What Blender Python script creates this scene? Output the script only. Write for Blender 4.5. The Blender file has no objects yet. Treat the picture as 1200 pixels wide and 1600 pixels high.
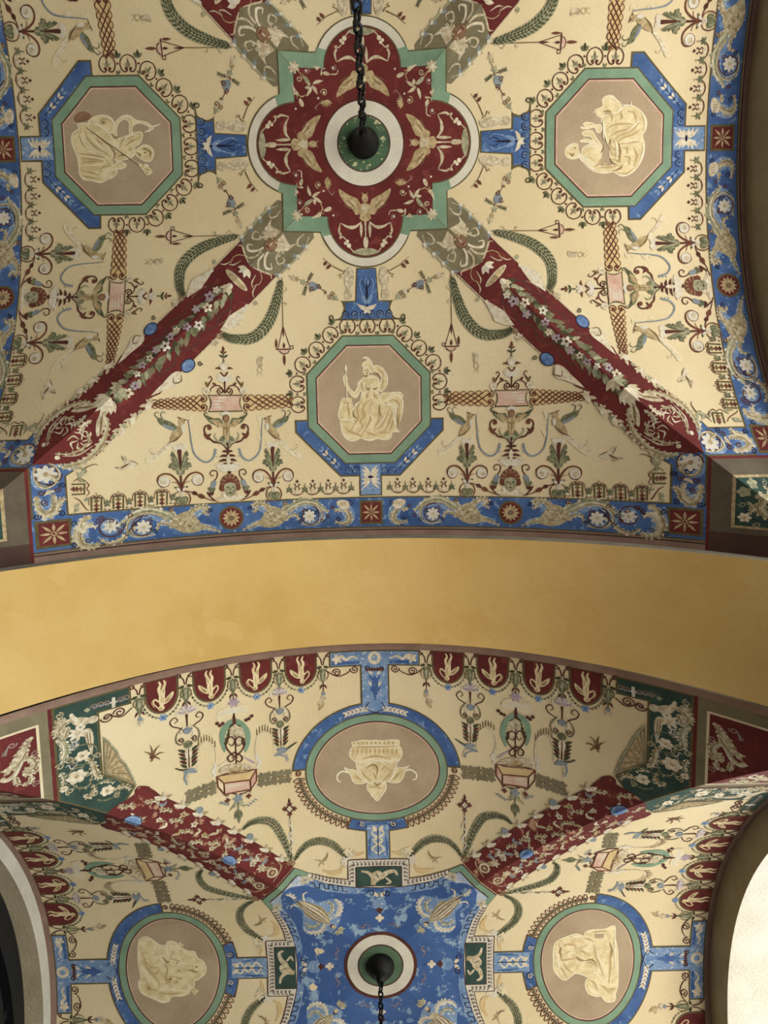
import bpy, math, random
import numpy as np
from mathutils import Vector, Matrix
from mathutils.geometry import tessellate_polygon

scene = bpy.context.scene
col = scene.collection
PI = math.pi
rnd = random.Random(7)

# ------------------------------------------------------------------ camera
S = 4.0            # metres from camera up to the vault crowns
EYE = 1.6          # camera height above the floor
FPX, TILT, ROLL, LAT = 1202.0, 0.1234, -0.019, 0.0058

def cam_rows():
    ct, st = math.cos(TILT), math.sin(TILT)
    cl, sl = math.cos(LAT), math.sin(LAT)
    cr, sr = math.cos(ROLL), math.sin(ROLL)
    Rt = Matrix(((1, 0, 0), (0, ct, -st), (0, st, ct)))
    Rl = Matrix(((cl, 0, -sl), (0, 1, 0), (sl, 0, cl)))
    Rr = Matrix(((cr, -sr, 0), (sr, cr, 0), (0, 0, 1)))
    return Rr @ Rl @ Rt
CR = cam_rows()
cam_d = bpy.data.cameras.new('camera')
cam = bpy.data.objects.new('camera', cam_d)
col.objects.link(cam)
cam_d.sensor_fit = 'VERTICAL'
cam_d.sensor_height = 36.0
cam_d.lens = FPX / 1600.0 * 36.0
cam_d.clip_start = 0.02
r, d, f = Vector(CR[0]), Vector(CR[1]), Vector(CR[2])
M = Matrix.Identity(4)
for i in range(3):
    M[i][0] = r[i]; M[i][1] = -d[i]; M[i][2] = -f[i]
M[0][3], M[1][3], M[2][3] = 0, 0, EYE
cam.matrix_world = M
scene.camera = cam

# ------------------------------------------------------------------ sky, sun, exposure
world = bpy.data.worlds.new('sky'); scene.world = world
world.use_nodes = True
bg = world.node_tree.nodes['Background']
bg.inputs[0].default_value = (0.80, 0.90, 1.0, 1)
bg.inputs[1].default_value = 1.5
sun_d = bpy.data.lights.new('sun', 'SUN')
sun_d.energy = 10.0; sun_d.angle = 0.01; sun_d.color = (1.0, 0.95, 0.90)
sun = bpy.data.objects.new('sun', sun_d); col.objects.link(sun)
sun.rotation_euler = Vector((0.34, -0.10, 0.93)).to_track_quat('Z', 'Y').to_euler()
sun.location = (12, 4, 12)
vs = scene.view_settings
vs.view_transform = 'Standard'; vs.look = 'None'; vs.gamma = 1.0
vs.use_curve_mapping = False
vs.exposure = 2.36

# ------------------------------------------------------------------ materials
SAT = 0.86          # weathered pigments
def lin(c):
    o = []
    g = 0.30 * c[0] + 0.59 * c[1] + 0.11 * c[2]
    for v in c:
        v = (g + (v - g) * SAT) / 255.0
        o.append(0.56 * (v / 12.92 if v <= 0.04045 else ((v + 0.055) / 1.055) ** 2.4))
    return (*o, 1.0)
MATS = {}
def mat(name, c1, c2=None, scale=6.0, lo=0.35, hi=0.65, rough=0.9, metal=0.0, bump=0.0, bscale=40.0, fine=0.12, detail=6.0, c3=None):
    """fresco paint: two tones mixed by cloudy noise, a fine grain on top, optional plaster relief"""
    m = bpy.data.materials.new(name); m.use_nodes = True
    nt = m.node_tree; N = nt.nodes; L = nt.links
    b = N['Principled BSDF']
    b.inputs['Roughness'].default_value = rough
    b.inputs['Metallic'].default_value = metal
    b.inputs['Specular IOR Level'].default_value = 0.25
    g = N.new('ShaderNodeNewGeometry')
    def noise(s, det):
        n = N.new('ShaderNodeTexNoise'); n.inputs['Scale'].default_value = s
        n.inputs['Detail'].default_value = det
        n.inputs['Roughness'].default_value = 0.62
        L.new(g.outputs['Position'], n.inputs['Vector']); return n
    def ramp(src, a, z):
        r = N.new('ShaderNodeMapRange'); r.inputs['From Min'].default_value = a
        r.inputs['From Max'].default_value = z; L.new(src, r.inputs['Value']); return r.outputs[0]
    def mix(fac, a, bcol, blend='MIX'):
        x = N.new('ShaderNodeMix'); x.data_type = 'RGBA'; x.blend_type = blend
        if isinstance(fac, float): x.inputs['Factor'].default_value = fac
        else: L.new(fac, x.inputs['Factor'])
        for sock, v in ((x.inputs['A'], a), (x.inputs['B'], bcol)):
            if isinstance(v, tuple): sock.default_value = v
            else: L.new(v, sock)
        return x.outputs['Result']
    c2 = c2 or tuple(v * 0.88 for v in c1)
    n1 = noise(scale, detail)
    out = mix(ramp(n1.outputs['Fac'], lo, hi), lin(c1), lin(c2))
    if c3:
        n3 = noise(scale * 2.7, 8.0)
        out = mix(ramp(n3.outputs['Fac'], 0.57, 0.63), out, lin(c3))
    if fine:
        n2 = noise(160.0, 2.0)
        gcol = mix(ramp(n2.outputs['Fac'], 0.3, 0.7), (1 - fine, 1 - fine, 1 - fine, 1), (1 + fine * 0.6,) * 3 + (1,))
        out = mix(1.0, out, gcol, 'MULTIPLY')
    L.new(out, b.inputs['Base Color'])
    if bump:
        nb = noise(bscale, 5.0)
        bp = N.new('ShaderNodeBump'); bp.inputs['Strength'].default_value = bump
        bp.inputs['Distance'].default_value = 0.02
        L.new(nb.outputs['Fac'], bp.inputs['Height']); L.new(bp.outputs[0], b.inputs['Normal'])
    MATS[name] = m
    return m

mat('cream', (242, 226, 188), (232, 213, 170), 1.3, bump=0.12, bscale=60, fine=0.05)
mat('cream_b', (242, 226, 188), (232, 213, 170), 1.3, bump=0.12, bscale=60, fine=0.05)
mat('warm_wash', (222, 190, 130), (232, 205, 150), 9)
mat('pale_halo', (244, 232, 200), (236, 220, 180), 18)
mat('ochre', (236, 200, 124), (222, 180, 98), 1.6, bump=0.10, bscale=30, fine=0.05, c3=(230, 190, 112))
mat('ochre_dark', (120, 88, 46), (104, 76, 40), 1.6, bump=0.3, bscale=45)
mat('white', (236, 233, 222), (220, 216, 205), 10)
mat('ivory', (246, 238, 218), (216, 202, 174), 55, lo=.40, hi=.60)
mat('bone', (230, 217, 190), (190, 174, 142), 55, lo=.40, hi=.60)
mat('scroll', (206, 194, 160), (166, 152, 116), 55, lo=.40, hi=.60)
mat('scroll_hi', (232, 224, 198), (202, 190, 160), 55, lo=.40, hi=.60)
mat('umber', (112, 102, 86), (96, 86, 72), 10)
mat('blue_white', (206, 216, 232), (150, 180, 220), 22, c3=(236, 238, 240))
mat('tan', (208, 186, 142), (172, 148, 106), 55, lo=.42, hi=.58)
mat('tan_dark', (140, 112, 72), (116, 92, 58), 30)
mat('red', (122, 42, 42), (104, 32, 34), 7, c3=(132, 54, 50))
mat('red_worn', (124, 44, 44), (108, 34, 36), 7, lo=0.4, hi=0.6, c3=(196, 150, 120))
mat('maroon', (104, 54, 44), (84, 42, 34), 20)
mat('rust', (132, 76, 56), (108, 56, 42), 20)
mat('blue', (80, 120, 190), (54, 92, 162), 9, c3=(122, 158, 210))
mat('blue_pale', (136, 170, 216), (100, 142, 204), 22, c3=(206, 218, 232))
mat('blue_grey', (150, 164, 176), (126, 142, 160), 16)
mat('blue_worn', (70, 110, 184), (54, 94, 168), 5, c3=(150, 186, 222))
mat('navy', (38, 44, 88), (30, 30, 60), 14)
mat('jewel', (112, 152, 214), (66, 108, 186), 40, rough=0.5)
mat('green_frame', (140, 178, 152), (120, 158, 134), 8)
mat('green_deep', (58, 90, 84), (42, 70, 66), 10)
mat('leaf', (136, 138, 106), (98, 104, 76), 45, lo=.42, hi=.58)
mat('leaf_pale', (186, 186, 154), (150, 152, 122), 45, lo=.42, hi=.58)
mat('leaf_dark', (80, 82, 54), (62, 62, 40), 45)
mat('olive', (142, 134, 106), (122, 114, 88), 10)
mat('olive_line', (112, 102, 66), (92, 84, 54), 20)
mat('taupe', (196, 175, 147), (180, 157, 130), 5, c3=(188, 166, 140))
mat('taupe_b', (194, 174, 146), (176, 153, 126), 5)
mat('mauve', (172, 140, 128), (150, 120, 110), 8)
mat('mauve_dark', (92, 66, 58), (78, 56, 50), 10)
mat('grey_plaster', (170, 166, 152), (146, 142, 130), 12, bump=0.3)
mat('fig', (252, 238, 194), (228, 206, 156), 26, lo=.38, hi=.62)
mat('fig_md', (230, 208, 158), (218, 194, 142), 40)
mat('fig_hi', (255, 252, 228), (255, 246, 212), 40)
mat('fig_sh', (208, 182, 132), (196, 168, 118), 40)
mat('fig_dk', (160, 132, 90), (146, 118, 80), 40)
mat('pink', (218, 170, 152), (236, 208, 188), 14)
mat('flesh', (168, 128, 100), (140, 104, 80), 24)
mat('lilac', (170, 150, 176), (196, 180, 196), 24)
mat('wall_white', (232, 230, 222), (214, 212, 204), 6, bump=0.4, bscale=70)
mat('wall_stone', (196, 186, 160), (176, 164, 138), 6, bump=0.4, bscale=70)
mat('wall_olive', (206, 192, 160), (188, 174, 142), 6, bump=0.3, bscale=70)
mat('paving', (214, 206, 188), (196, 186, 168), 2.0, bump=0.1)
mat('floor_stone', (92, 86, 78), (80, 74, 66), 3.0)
mat('lawn', (96, 108, 66), (80, 92, 54), 4.0)
mat('iron', (26, 27, 30), (16, 17, 20), 30, rough=0.55, metal=0.3)
mat('patina', (84, 122, 92), (60, 92, 70), 14, c3=(208, 206, 160))
mat('patina_b', (92, 124, 98), (76, 106, 84), 14)
mat('door_black', (22, 26, 34), (14, 16, 22), 8, rough=0.45)
mat('glass_dark', (16, 20, 26), (12, 14, 18), 4, rough=0.1)

# ------------------------------------------------------------------ the vaults, in units of S
BAYS = {
    'A': dict(cx=-0.0108, cy=-0.335, k2=0.9734, k4=1.2003, asp=1.0331, half=0.474),
    'B': dict(cx=-0.0106, cy=0.768, k2=1.4248, k4=0.9242, asp=1.0, half=0.467),
}
def drop(b, t):
    B = BAYS[b]; t2 = t * t
    return B['k2'] * t2 + B['k4'] * t2 * t2
def depth(b, x, y):
    return min(drop(b, x), drop(b, y))
def surf(b, x, y, off=0.0):
    return Vector((x, y, -depth(b, x, y) - off))
ROT = ((1, 0, 0, 1), (0, -1, 1, 0), (-1, 0, 0, -1), (0, 1, -1, 0))   # quarter turns k
def tracer(b, k, x0, y0, s):
    """crop coordinates of the photograph -> plan coordinates of web k of bay b, on the vault surface"""
    B = BAYS[b]
    inv = CR.transposed()
    a, bb, c, dd = ROT[k]
    def one(p):
        px, py = x0 + p[0] / s, y0 + p[1] / s
        w = inv @ Vector(((px - 600) / FPX, (py - 800) / FPX, 1.0))
        t = 1.0 / w.z
        for _ in range(30):
            lx, ly = w.x * t - B['cx'], (w.y * t - B['cy']) / B['asp']
            u = a * lx + c * ly          # inverse quarter turn
            v = bb * lx + dd * ly
            t = (1.0 - depth(b, u, v)) / w.z
        return (u, v)
    def many(*pts):
        if len(pts) == 1 and isinstance(pts[0], list): pts = pts[0]
        return [one(p) for p in pts]
    many.one = lambda x, y: one((x, y))
    return many
PXU = 0.00080      # one photograph pixel, in plan units, near the crown

# ------------------------------------------------------------------ painted shapes laid on the vault
def cr_spline(pts, n=6, closed=False):
    P = [Vector((p[0], p[1])) for p in pts]
    if len(P) < 3 and not closed:
        return [P[0].lerp(P[-1], i / n) for i in range(n + 1)]
    out = []
    m = len(P)
    rng = range(m) if closed else range(m - 1)
    for i in rng:
        p0 = P[(i - 1) % m] if closed or i > 0 else P[0] * 2 - P[1]
        p1, p2 = P[i], P[(i + 1) % m]
        p3 = P[(i + 2) % m] if closed or i + 2 < m else P[-1] * 2 - P[-2]
        for j in range(n):
            t = j / n
            out.append(0.5 * ((2 * p1) + (p2 - p0) * t + (2 * p0 - 5 * p1 + 4 * p2 - p3) * t * t + (3 * p1 - p0 - 3 * p2 + p3) * t ** 3))
    if not closed: out.append(P[-1])
    return out
OFF0, STEP = 0.0004, 0.00013
class Paint:
    """flat painted shapes: list of (triangles in plan, material, layer)"""
    def __init__(self): self.tri = []
    def poly(self, pts, m, layer=0, smooth=0):
        P = cr_spline(pts, smooth, True) if smooth else [Vector((p[0], p[1])) for p in pts]
        V = [Vector((p[0], p[1], 0)) for p in P]
        for t in tessellate_polygon([V]):
            self.tri.append(([(P[i][0], P[i][1]) for i in t], m, layer))
        return self
    def stroke(self, pts, w, m, layer=0, n=5, closed=False, taper=None):
        """ribbon; w in photo pixels, a number or (start, middle, end)"""
        P = cr_spline(pts, n, closed)
        if closed: P = P + [P[0]]
        if isinstance(w, (int, float)): w = (w, w, w)
        L = len(P) - 1
        if L < 1: return self
        left, right = [], []
        for i, p in enumerate(P):
            a = P[max(i - 1, 0)]; b = P[min(i + 1, L)]
            if closed and i in (0, L): a, b = P[L - 1], P[1]
            tdir = b - a
            if tdir.length < 1e-9: tdir = Vector((1, 0))
            tdir.normalize(); nrm = Vector((-tdir.y, tdir.x))
            t = i / L
            ww = (w[0] * (1 - 2 * t) + w[1] * 2 * t) if t < .5 else (w[1] * (2 - 2 * t) + w[2] * (2 * t - 1))
            h = max(ww, 0.05) * PXU * 0.5
            left.append(p + nrm * h); right.append(p - nrm * h)
        for i in range(L):
            q = [tuple(left[i]), tuple(left[i + 1]), tuple(right[i + 1]), tuple(right[i])]
            self.tri.append(([q[0], q[1], q[2]], m, layer)); self.tri.append(([q[0], q[2], q[3]], m, layer))
        return self
    def line(self, pts, w, m, layer=0, closed=False):
        """straight-sided ribbon"""
        P = [Vector((p[0], p[1])) for p in pts]
        if closed: P = P + [P[0]]
        h = w * PXU * 0.5
        for i in range(len(P) - 1):
            t = (P[i + 1] - P[i])
            if t.length < 1e-9: continue
            t.normalize(); nn = Vector((-t.y, t.x)) * h; e = t * h * 0.9
            q = [tuple(P[i] - e + nn), tuple(P[i + 1] + e + nn), tuple(P[i + 1] + e - nn), tuple(P[i] - e - nn)]
            self.tri.append(([q[0], q[1], q[2]], m, layer)); self.tri.append(([q[0], q[2], q[3]], m, layer))
        return self
    def disc(self, c, r, m, layer=0, ry=None, ang=0.0, n=20):
        ry = ry or r
        ca, sa = math.cos(ang), math.sin(ang)
        self.poly([(c[0] + r * math.cos(2 * PI * i / n) * ca - ry * math.sin(2 * PI * i / n) * sa,
                    c[1] + r * math.cos(2 * PI * i / n) * sa + ry * math.sin(2 * PI * i / n) * ca) for i in range(n)], m, layer)
        return self
    def ring(self, c, r0, r1, m, layer=0, n=48, a0=0.0, a1=2 * PI, sy=1.0):
        for i in range(n):
            a, b = a0 + (a1 - a0) * i / n, a0 + (a1 - a0) * (i + 1) / n
            q = [(c[0] + rr * math.cos(t), c[1] + rr * sy * math.sin(t)) for rr, t in ((r0, a), (r1, a), (r1, b), (r0, b))]
            self.tri.append(([q[0], q[1], q[2]], m, layer)); self.tri.append(([q[0], q[2], q[3]], m, layer))
        return self
    def spiral(self, c, r0, r1, a0, turns, w, m, layer=0, flip=1):
        n = max(8, int(abs(turns) * 16))
        pts = []
        for i in range(n + 1):
            t = i / n; rr = r0 + (r1 - r0) * t; a = a0 + flip * turns * 2 * PI * t
            pts.append((c[0] + rr * math.cos(a), c[1] + rr * math.sin(a)))
        return self.stroke(pts, w, m, layer, n=1)
    def leaf(self, p, ang, L, W, m, layer=0, bend=0.0):
        """pointed leaf from p; ang in plan, L, W in plan units"""
        P = []
        for side in (1, -1):
            seq = range(0, 7) if side == 1 else range(5, 0, -1)
            for i in seq:
                t = i / 6; w = W * 0.5 * math.sin(PI * t ** 0.8)
                a = ang + bend * t
                cx, cy = p[0] + L * t * math.cos(a), p[1] + L * t * math.sin(a)
                P.append((cx - side * w * math.sin(a), cy + side * w * math.cos(a)))
        return self.poly(P, m, layer)
    def flower(self, c, r, n, m, layer=0, core=None, a0=0.0, fat=0.7):
        """rounded petals round a core"""
        for i in range(n):
            an = a0 + 2 * PI * i / n
            self.disc((c[0] + r * .52 * math.cos(an), c[1] + r * .52 * math.sin(an)), r * .50, m, layer, ry=r * min(.46, fat * 2.3 / n), ang=an, n=9)
        if core: self.disc(c, r * 0.28, core, layer + 1, n=8)
        return self
    def acanthus(self, p, ang, L, W, m, m2, layer=0, lobes=4):
        """lobed leaf with a darker rib"""
        ca, sa = math.cos(ang), math.sin(ang)
        def q(t, w): return (p[0] + L * t * ca - w * sa, p[1] + L * t * sa + w * ca)
        up, dn = [], []
        for i in range(lobes):
            t0, t1 = i / lobes, (i + 1) / lobes
            env = W * 0.5 * math.sin(PI * (0.12 + 0.78 * (t0 + t1) / 2)) ** 0.8
            up += [q(t0 + 0.02, env * 0.55), q(t0 + 0.10 / lobes * 2, env), q(t1 - 0.02, env * 1.02)]
            dn += [q(t0 + 0.02, -env * 0.55), q(t0 + 0.10 / lobes * 2, -env), q(t1 - 0.02, -env * 1.02)]
        self.poly([q(0, 0)] + up + [q(1, 0)] + dn[::-1], m, layer)
        self.stroke([q(0.02, 0), q(0.92, 0)], (1.4, 1.0, 0.4), m2, layer + 1)
        return self
    def mirrored(self, u0=0.0):
        o = Paint(); o.tri = [([(2 * u0 - x, y) for x, y in t], m, l) for t, m, l in self.tri]; return o
    def turned(self, k):
        a, b, c, d = ROT[k % 4]; o = Paint()
        o.tri = [([(a * x + b * y, c * x + d * y) for x, y in t], m, l) for t, m, l in self.tri]; return o
    def moved(self, fn):
        o = Paint(); o.tri = [([fn(p) for p in t], m, l) for t, m, l in self.tri]; return o
    def add(self, other):
        self.tri += other.tri; return self

def cut(tri, fn):
    """split one triangle by the line fn = 0"""
    dv = [fn(p) for p in tri]
    if all(v >= -1e-9 for v in dv) or all(v <= 1e-9 for v in dv): return [tri]
    out = {1: [], -1: []}
    for i in range(3):
        p, q, a, b = tri[i], tri[(i + 1) % 3], dv[i], dv[(i + 1) % 3]
        if a >= 0: out[1].append(p)
        if a <= 0: out[-1].append(p)
        if a * b < 0:
            t = a / (a - b); m = (p[0] + (q[0] - p[0]) * t, p[1] + (q[1] - p[1]) * t)
            out[1].append(m); out[-1].append(m)
    res = []
    for g in out.values():
        for i in range(1, len(g) - 1): res.append([g[0], g[i], g[i + 1]])
    return res
MAXE = 0.013
def refine(tri):
    todo = [tri]; done = []
    for fn in (lambda p: p[0] - p[1], lambda p: p[0] + p[1]):
        nxt = []
        for t in todo: nxt += cut(t, fn)
        todo = nxt
    while todo:
        t = todo.pop()
        ax = 0 if abs(t[0][1] + t[1][1] + t[2][1]) >= abs(t[0][0] + t[1][0] + t[2][0]) else 1
        best, bi = 0, 0
        for i in range(3):
            e = abs(t[i][ax] - t[(i + 1) % 3][ax])
            if e > best: best, bi = e, i
        if best > MAXE:
            p, q, o = t[bi], t[(bi + 1) % 3], t[(bi + 2) % 3]
            m = ((p[0] + q[0]) / 2, (p[1] + q[1]) / 2)
            todo += [[p, m, o], [m, q, o]]
        else: done.append(t)
    return done
def paint_geo(b, paint, anchor, base):
    verts, faces, mi, mats = [], [], [], []
    idx = {}
    for tri, m, layer in paint.tri:
        if m not in mats: mats.append(m)
        k = mats.index(m)
        off = OFF0 + STEP * (base + layer)
        for t in refine(tri):
            ar = (t[1][0] - t[0][0]) * (t[2][1] - t[0][1]) - (t[2][0] - t[0][0]) * (t[1][1] - t[0][1])
            if abs(ar) < 1e-11: continue
            if ar > 0: t = [t[0], t[2], t[1]]          # faces look down into the room
            ids = []
            for p in t:
                key = (round(p[0], 6), round(p[1], 6), base + layer)
                if key not in idx:
                    idx[key] = len(verts); verts.append((surf(b, p[0], p[1], off) - anchor) * S)
                ids.append(idx[key])
            if len(set(ids)) == 3: faces.append(ids); mi.append(k)
    return verts, faces, mi, mats
def make_mesh(name, verts, faces, mi, mats):
    me = bpy.data.meshes.new(name)
    me.from_pydata([tuple(v) for v in verts], [], faces)
    for m in mats: me.materials.append(MATS[m])
    me.polygons.foreach_set('material_index', mi)
    me.update()
    return me
def paint_mesh(name, b, paint, anchor, base):
    return make_mesh(name, *paint_geo(b, paint, anchor, base))
def clusters(verts, faces):
    """groups of faces that lie clear of each other: each becomes a part of its own"""
    par = list(range(len(verts)))
    def find(i):
        while par[i] != i: par[i] = par[par[i]]; i = par[i]
        return i
    for f_ in faces:
        a = find(f_[0])
        for i in f_[1:]: par[find(i)] = a
    roots = [find(i) for i in range(len(verts))]
    used = sorted({find(f_[0]) for f_ in faces}); num = {r_: i for i, r_ in enumerate(used)}
    k = len(used)
    isl = np.array([num.get(r_, -1) for r_ in roots]); co = np.array([tuple(v) for v in verts])
    ok = isl >= 0
    lo = np.full((k, 3), np.inf); hi = np.full((k, 3), -np.inf)
    np.minimum.at(lo, isl[ok], co[ok]); np.maximum.at(hi, isl[ok], co[ok])
    size = (hi - lo).max(axis=1)
    gap = np.maximum(0.0, np.maximum(lo[:, None] - hi[None], lo[None] - hi[:, None]))
    near = np.sqrt((gap ** 2).sum(axis=2)) <= np.maximum(0.018, 0.46 * np.maximum(size[:, None], size[None]))
    lab = -np.ones(k, int); c = 0
    for i in range(k):
        if lab[i] >= 0: continue
        st = [i]; lab[i] = c
        while st:
            q = st.pop()
            for j in np.nonzero(near[q] & (lab < 0))[0]: lab[j] = c; st.append(j)
        c += 1
    return [int(lab[isl[f_[0]]]) for f_ in faces], c

def place(o, b, k, anchor):
    """put an object whose data are relative to a plan anchor of web 0 onto web k"""
    B = BAYS[b]; a, bb, c, d = ROT[k]
    x, y = a * anchor.x + bb * anchor.y, c * anchor.x + d * anchor.y
    o.location = ((B['cx'] + x) * S, (B['cy'] + y * B['asp']) * S, EYE + S + anchor.z * S)
    o.rotation_euler = (0, 0, k * PI / 2)
    o.scale = (1, B['asp'], 1) if k % 2 == 0 else (B['asp'], 1, 1)

class Painted:
    """a painted ornament: an Empty on the vault with its painted parts"""
    def __init__(self, name, cat, b, anchor, base=0):
        self.name, self.cat, self.b, self.base = name, cat, b, base
        self.an = surf(b, anchor[0], anchor[1]); self.parts = []
    def part(self, name, paint, base=None, parent=None, label=None):
        verts, faces, mi, mats = paint_geo(self.b, paint, self.an, self.base if base is None else base)
        lab, n = clusters(verts, faces)
        first = len(self.parts)
        for c in range(n):
            ids = [i for i in range(len(faces)) if lab[i] == c] if n > 1 else range(len(faces))
            vmap = {}; fs = []
            for i in ids: fs.append([vmap.setdefault(v, len(vmap)) for v in faces[i]])
            me = make_mesh(name, [verts[v] for v in vmap], fs, [mi[i] for i in ids], mats)
            self.parts.append((name, me, parent, label))
        return first
    def emit(self, k, label, group=None):
        if len(self.parts) == 1:
            root = bpy.data.objects.new(self.name, self.parts[0][1]); col.objects.link(root)
        else:
            root = bpy.data.objects.new(self.name, None); col.objects.link(root)
            root.empty_display_size = 0.05
            made = []
            for n, me, par, lb in self.parts:
                o = bpy.data.objects.new(n, me); col.objects.link(o)
                o.parent = root if par is None else made[par]
                if lb: o['label'] = lb
                made.append(o)
        place(root, self.b, k, self.an)
        root['label'] = label; root['category'] = self.cat
        if group: root['group'] = group
        return root
    def flipped(self):
        """the mirror image across the web's axis"""
        o = Painted(self.name, self.cat, self.b, (0, 0), self.base)
        o.an = Vector((-self.an.x, self.an.y, self.an.z))
        for n, me, par, lb in self.parts:
            m2 = me.copy()
            co = [0.0] * (len(me.vertices) * 3); me.vertices.foreach_get('co', co)
            for i in range(0, len(co), 3): co[i] = -co[i]
            m2.vertices.foreach_set('co', co); m2.flip_normals(); m2.update()
            o.parts.append((n, m2, par, lb))
        return o
def solid(name, verts, faces, m, parent=None, label=None, cat=None, kind=None, smooth=False):
    me = bpy.data.meshes.new(name); me.from_pydata([tuple(v) for v in verts], [], faces)
    me.materials.append(MATS[m])
    if smooth: me.polygons.foreach_set('use_smooth', [True] * len(faces))
    me.update()
    o = bpy.data.objects.new(name, me); col.objects.link(o)
    if parent: o.parent = parent
    if label: o['label'] = label
    if cat: o['category'] = cat
    if kind: o['kind'] = kind
    return o
# ------------------------------------------------------------------ structure
def W(x, y, z):            # plan units (camera at 0,0,0) -> world metres
    return (x * S, y * S, EYE + z * S)
def vault(b, label, m):
    B = BAYS[b]; n = 120; h = B['half']
    vs_, fs = [], []
    for j in range(n + 1):
        for i in range(n + 1):
            x, y = -h + 2 * h * i / n, -h + 2 * h * j / n
            p = surf(b, x, y); vs_.append((p.x * S, p.y * B['asp'] * S, p.z * S))
    for j in range(n):
        for i in range(n):
            a, bq, c, d_ = j * (n + 1) + i, j * (n + 1) + i + 1, (j + 1) * (n + 1) + i + 1, (j + 1) * (n + 1) + i
            if (i - n / 2 + .5) * (j - n / 2 + .5) > 0: fs += [(a, c, bq), (a, d_, c)]
            else: fs += [(a, d_, bq), (bq, d_, c)]
    o = solid('ceiling', vs_, fs, m, kind='structure', label=label, smooth=False)
    o.location = W(B['cx'], B['cy'], 1)
    return o
vault('A', 'cream painted groin vault around the red quatrefoil', 'cream')
vault('B', 'cream painted groin vault around the worn blue centre panel', 'cream_b')

YA1 = BAYS['A']['cy'] + BAYS['A']['half'] * BAYS['A']['asp']
YB0 = BAYS['B']['cy'] - BAYS['B']['half'] * BAYS['B']['asp']
RIB = 0.030
YR = YB0 * (1 - RIB)
def rib():
    n = 240; hw = 0.50
    V, Fc = [], []
    for i in range(n + 1):
        x = -hw + 2 * hw * i / n
        za = 1 - drop('A', x) - RIB
        zb = 1 - drop('B', x) - RIB
        V += [W(x - .0108, YA1 - .0005, 1 - drop('A', x) + .006), W(x - .0108, YA1 - .0005, za),
              W(x - .0107, YR, zb), W(x - .0107, YR, zb), W(x - .0107, YR, 1 - drop('B', x) + .02),
              W(x - .0107, YB0 + .0005, 1 - drop('B', x) + .02)]
    soff, face, back = [], [], []
    for i in range(n):
        a, c = i * 6, (i + 1) * 6
        face.append((a, a + 1, c + 1, c)); soff.append((a + 1, a + 2, c + 2, c + 1))
        back += [(a + 3, a + 4, c + 4, c + 3), (a + 4, a + 5, c + 5, c + 4)]
    o = solid('trim_1', V, soff + back, 'ochre', kind='structure', label='broad ochre plaster arch soffit between the two vaults')
    o.data.polygons.foreach_set('use_smooth', [True] * len(soff) + [False] * len(back)); o.data.update()
    solid('trim_2', V, face, 'grey_plaster', kind='structure', label='grey plaster edge of the ochre arch')
rib()

def side_wall(b, sx, lip, thick, mface, msoff, lab_face, lab_soff, k):
    """wall under the lunette on side sx with an arched opening; lip = height of the wall strip above the opening"""
    B = BAYS[b]; h = B['half']; n = 80
    xi = B['cx'] + sx * h; xo = xi + sx * thick
    vo = h * 0.93; zf = -EYE / S
    V, face, soff = [], [], []
    for j in range(n + 1):
        v = -h + 2 * h * j / n
        y = B['cy'] + v * B['asp']
        zt = 1 - drop(b, v) + 0.004
        zo = 1 - drop(b, v) - lip
        if abs(v) > vo: zo = zf
        V += [W(xi, y, zt), W(xi, y, zo), W(xo, y, zo), W(xo, y, 1.06), W(xi, y, 1.06)]
    for j in range(n):
        a, c = j * 5, (j + 1) * 5
        face.append((a, a + 1, c + 1, c)); soff.append((a + 1, a + 2, c + 2, c + 1))
        soff.append((a + 2, a + 3, c + 3, c + 2))
    side = 'right' if sx > 0 else 'left'
    w = solid('wall_' + side, V, face, mface, kind='structure', label=lab_face)
    solid('trim_%d' % k, V, soff, msoff, kind='structure', label=lab_soff)
    return xi, xo
side_wall('A', 1, 0.060, 0.10, 'wall_olive', 'wall_white', 'shaded olive wall strip beside the red quatrefoil vault', 'white arch reveal beyond the upper vault', 3)
side_wall('B', 1, 0.055, 0.12, 'wall_olive', 'wall_white', 'shaded olive wall strip beside the bright arched opening', 'bright white stucco reveal of the arched opening', 4)
side_wall('A', -1, 0.030, 0.05, 'wall_white', 'wall_white', 'white wall strip left of the upper vault', 'white arch reveal left of the upper vault', 5)
side_wall('B', -1, 0.024, 0.028, 'wall_white', 'wall_stone', 'white wall strip beside the dark arched door', 'grey white stone reveal around the dark arched door', 6)

def box(name, x0, x1, y0, y1, z0, z1, m, **kw):
    V = [W(x, y, z) for z in (z0, z1) for y in (y0, y1) for x in (x0, x1)]
    return solid(name, V, [(0, 2, 3, 1), (4, 5, 7, 6), (0, 1, 5, 4), (2, 6, 7, 3), (0, 4, 6, 2), (1, 3, 7, 5)], m, **kw)
zf = -EYE / S
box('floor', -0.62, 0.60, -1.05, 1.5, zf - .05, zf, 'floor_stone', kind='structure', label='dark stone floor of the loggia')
box('floor', 0.60, 2.60, -5.5, 5.9, zf - .05, zf - .002, 'paving', kind='structure', label='pale sunlit paving outside the arches')  # unseen pale strip, added and sized to bounce sunlight up onto the vaults
box('ground', 2.60, 9.0, -5.5, 5.9, zf - .05, zf - .004, 'lawn', kind='structure', label='green lawn beyond the paving')  # unseen dark ground, added so bounce weakens away from the arches
box('roof', -0.62, 0.64, -1.05, 1.5, 1.06, 1.10, 'grey_plaster', kind='structure', label='roof slab above the vaults')  # unseen slab added to stop sky light leaking past the vault edges
box('wall_left', -0.62, -0.56, -1.05, 1.5, zf, 1.06, 'ochre_dark', kind='structure', label='inner house wall behind the doors')
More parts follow.
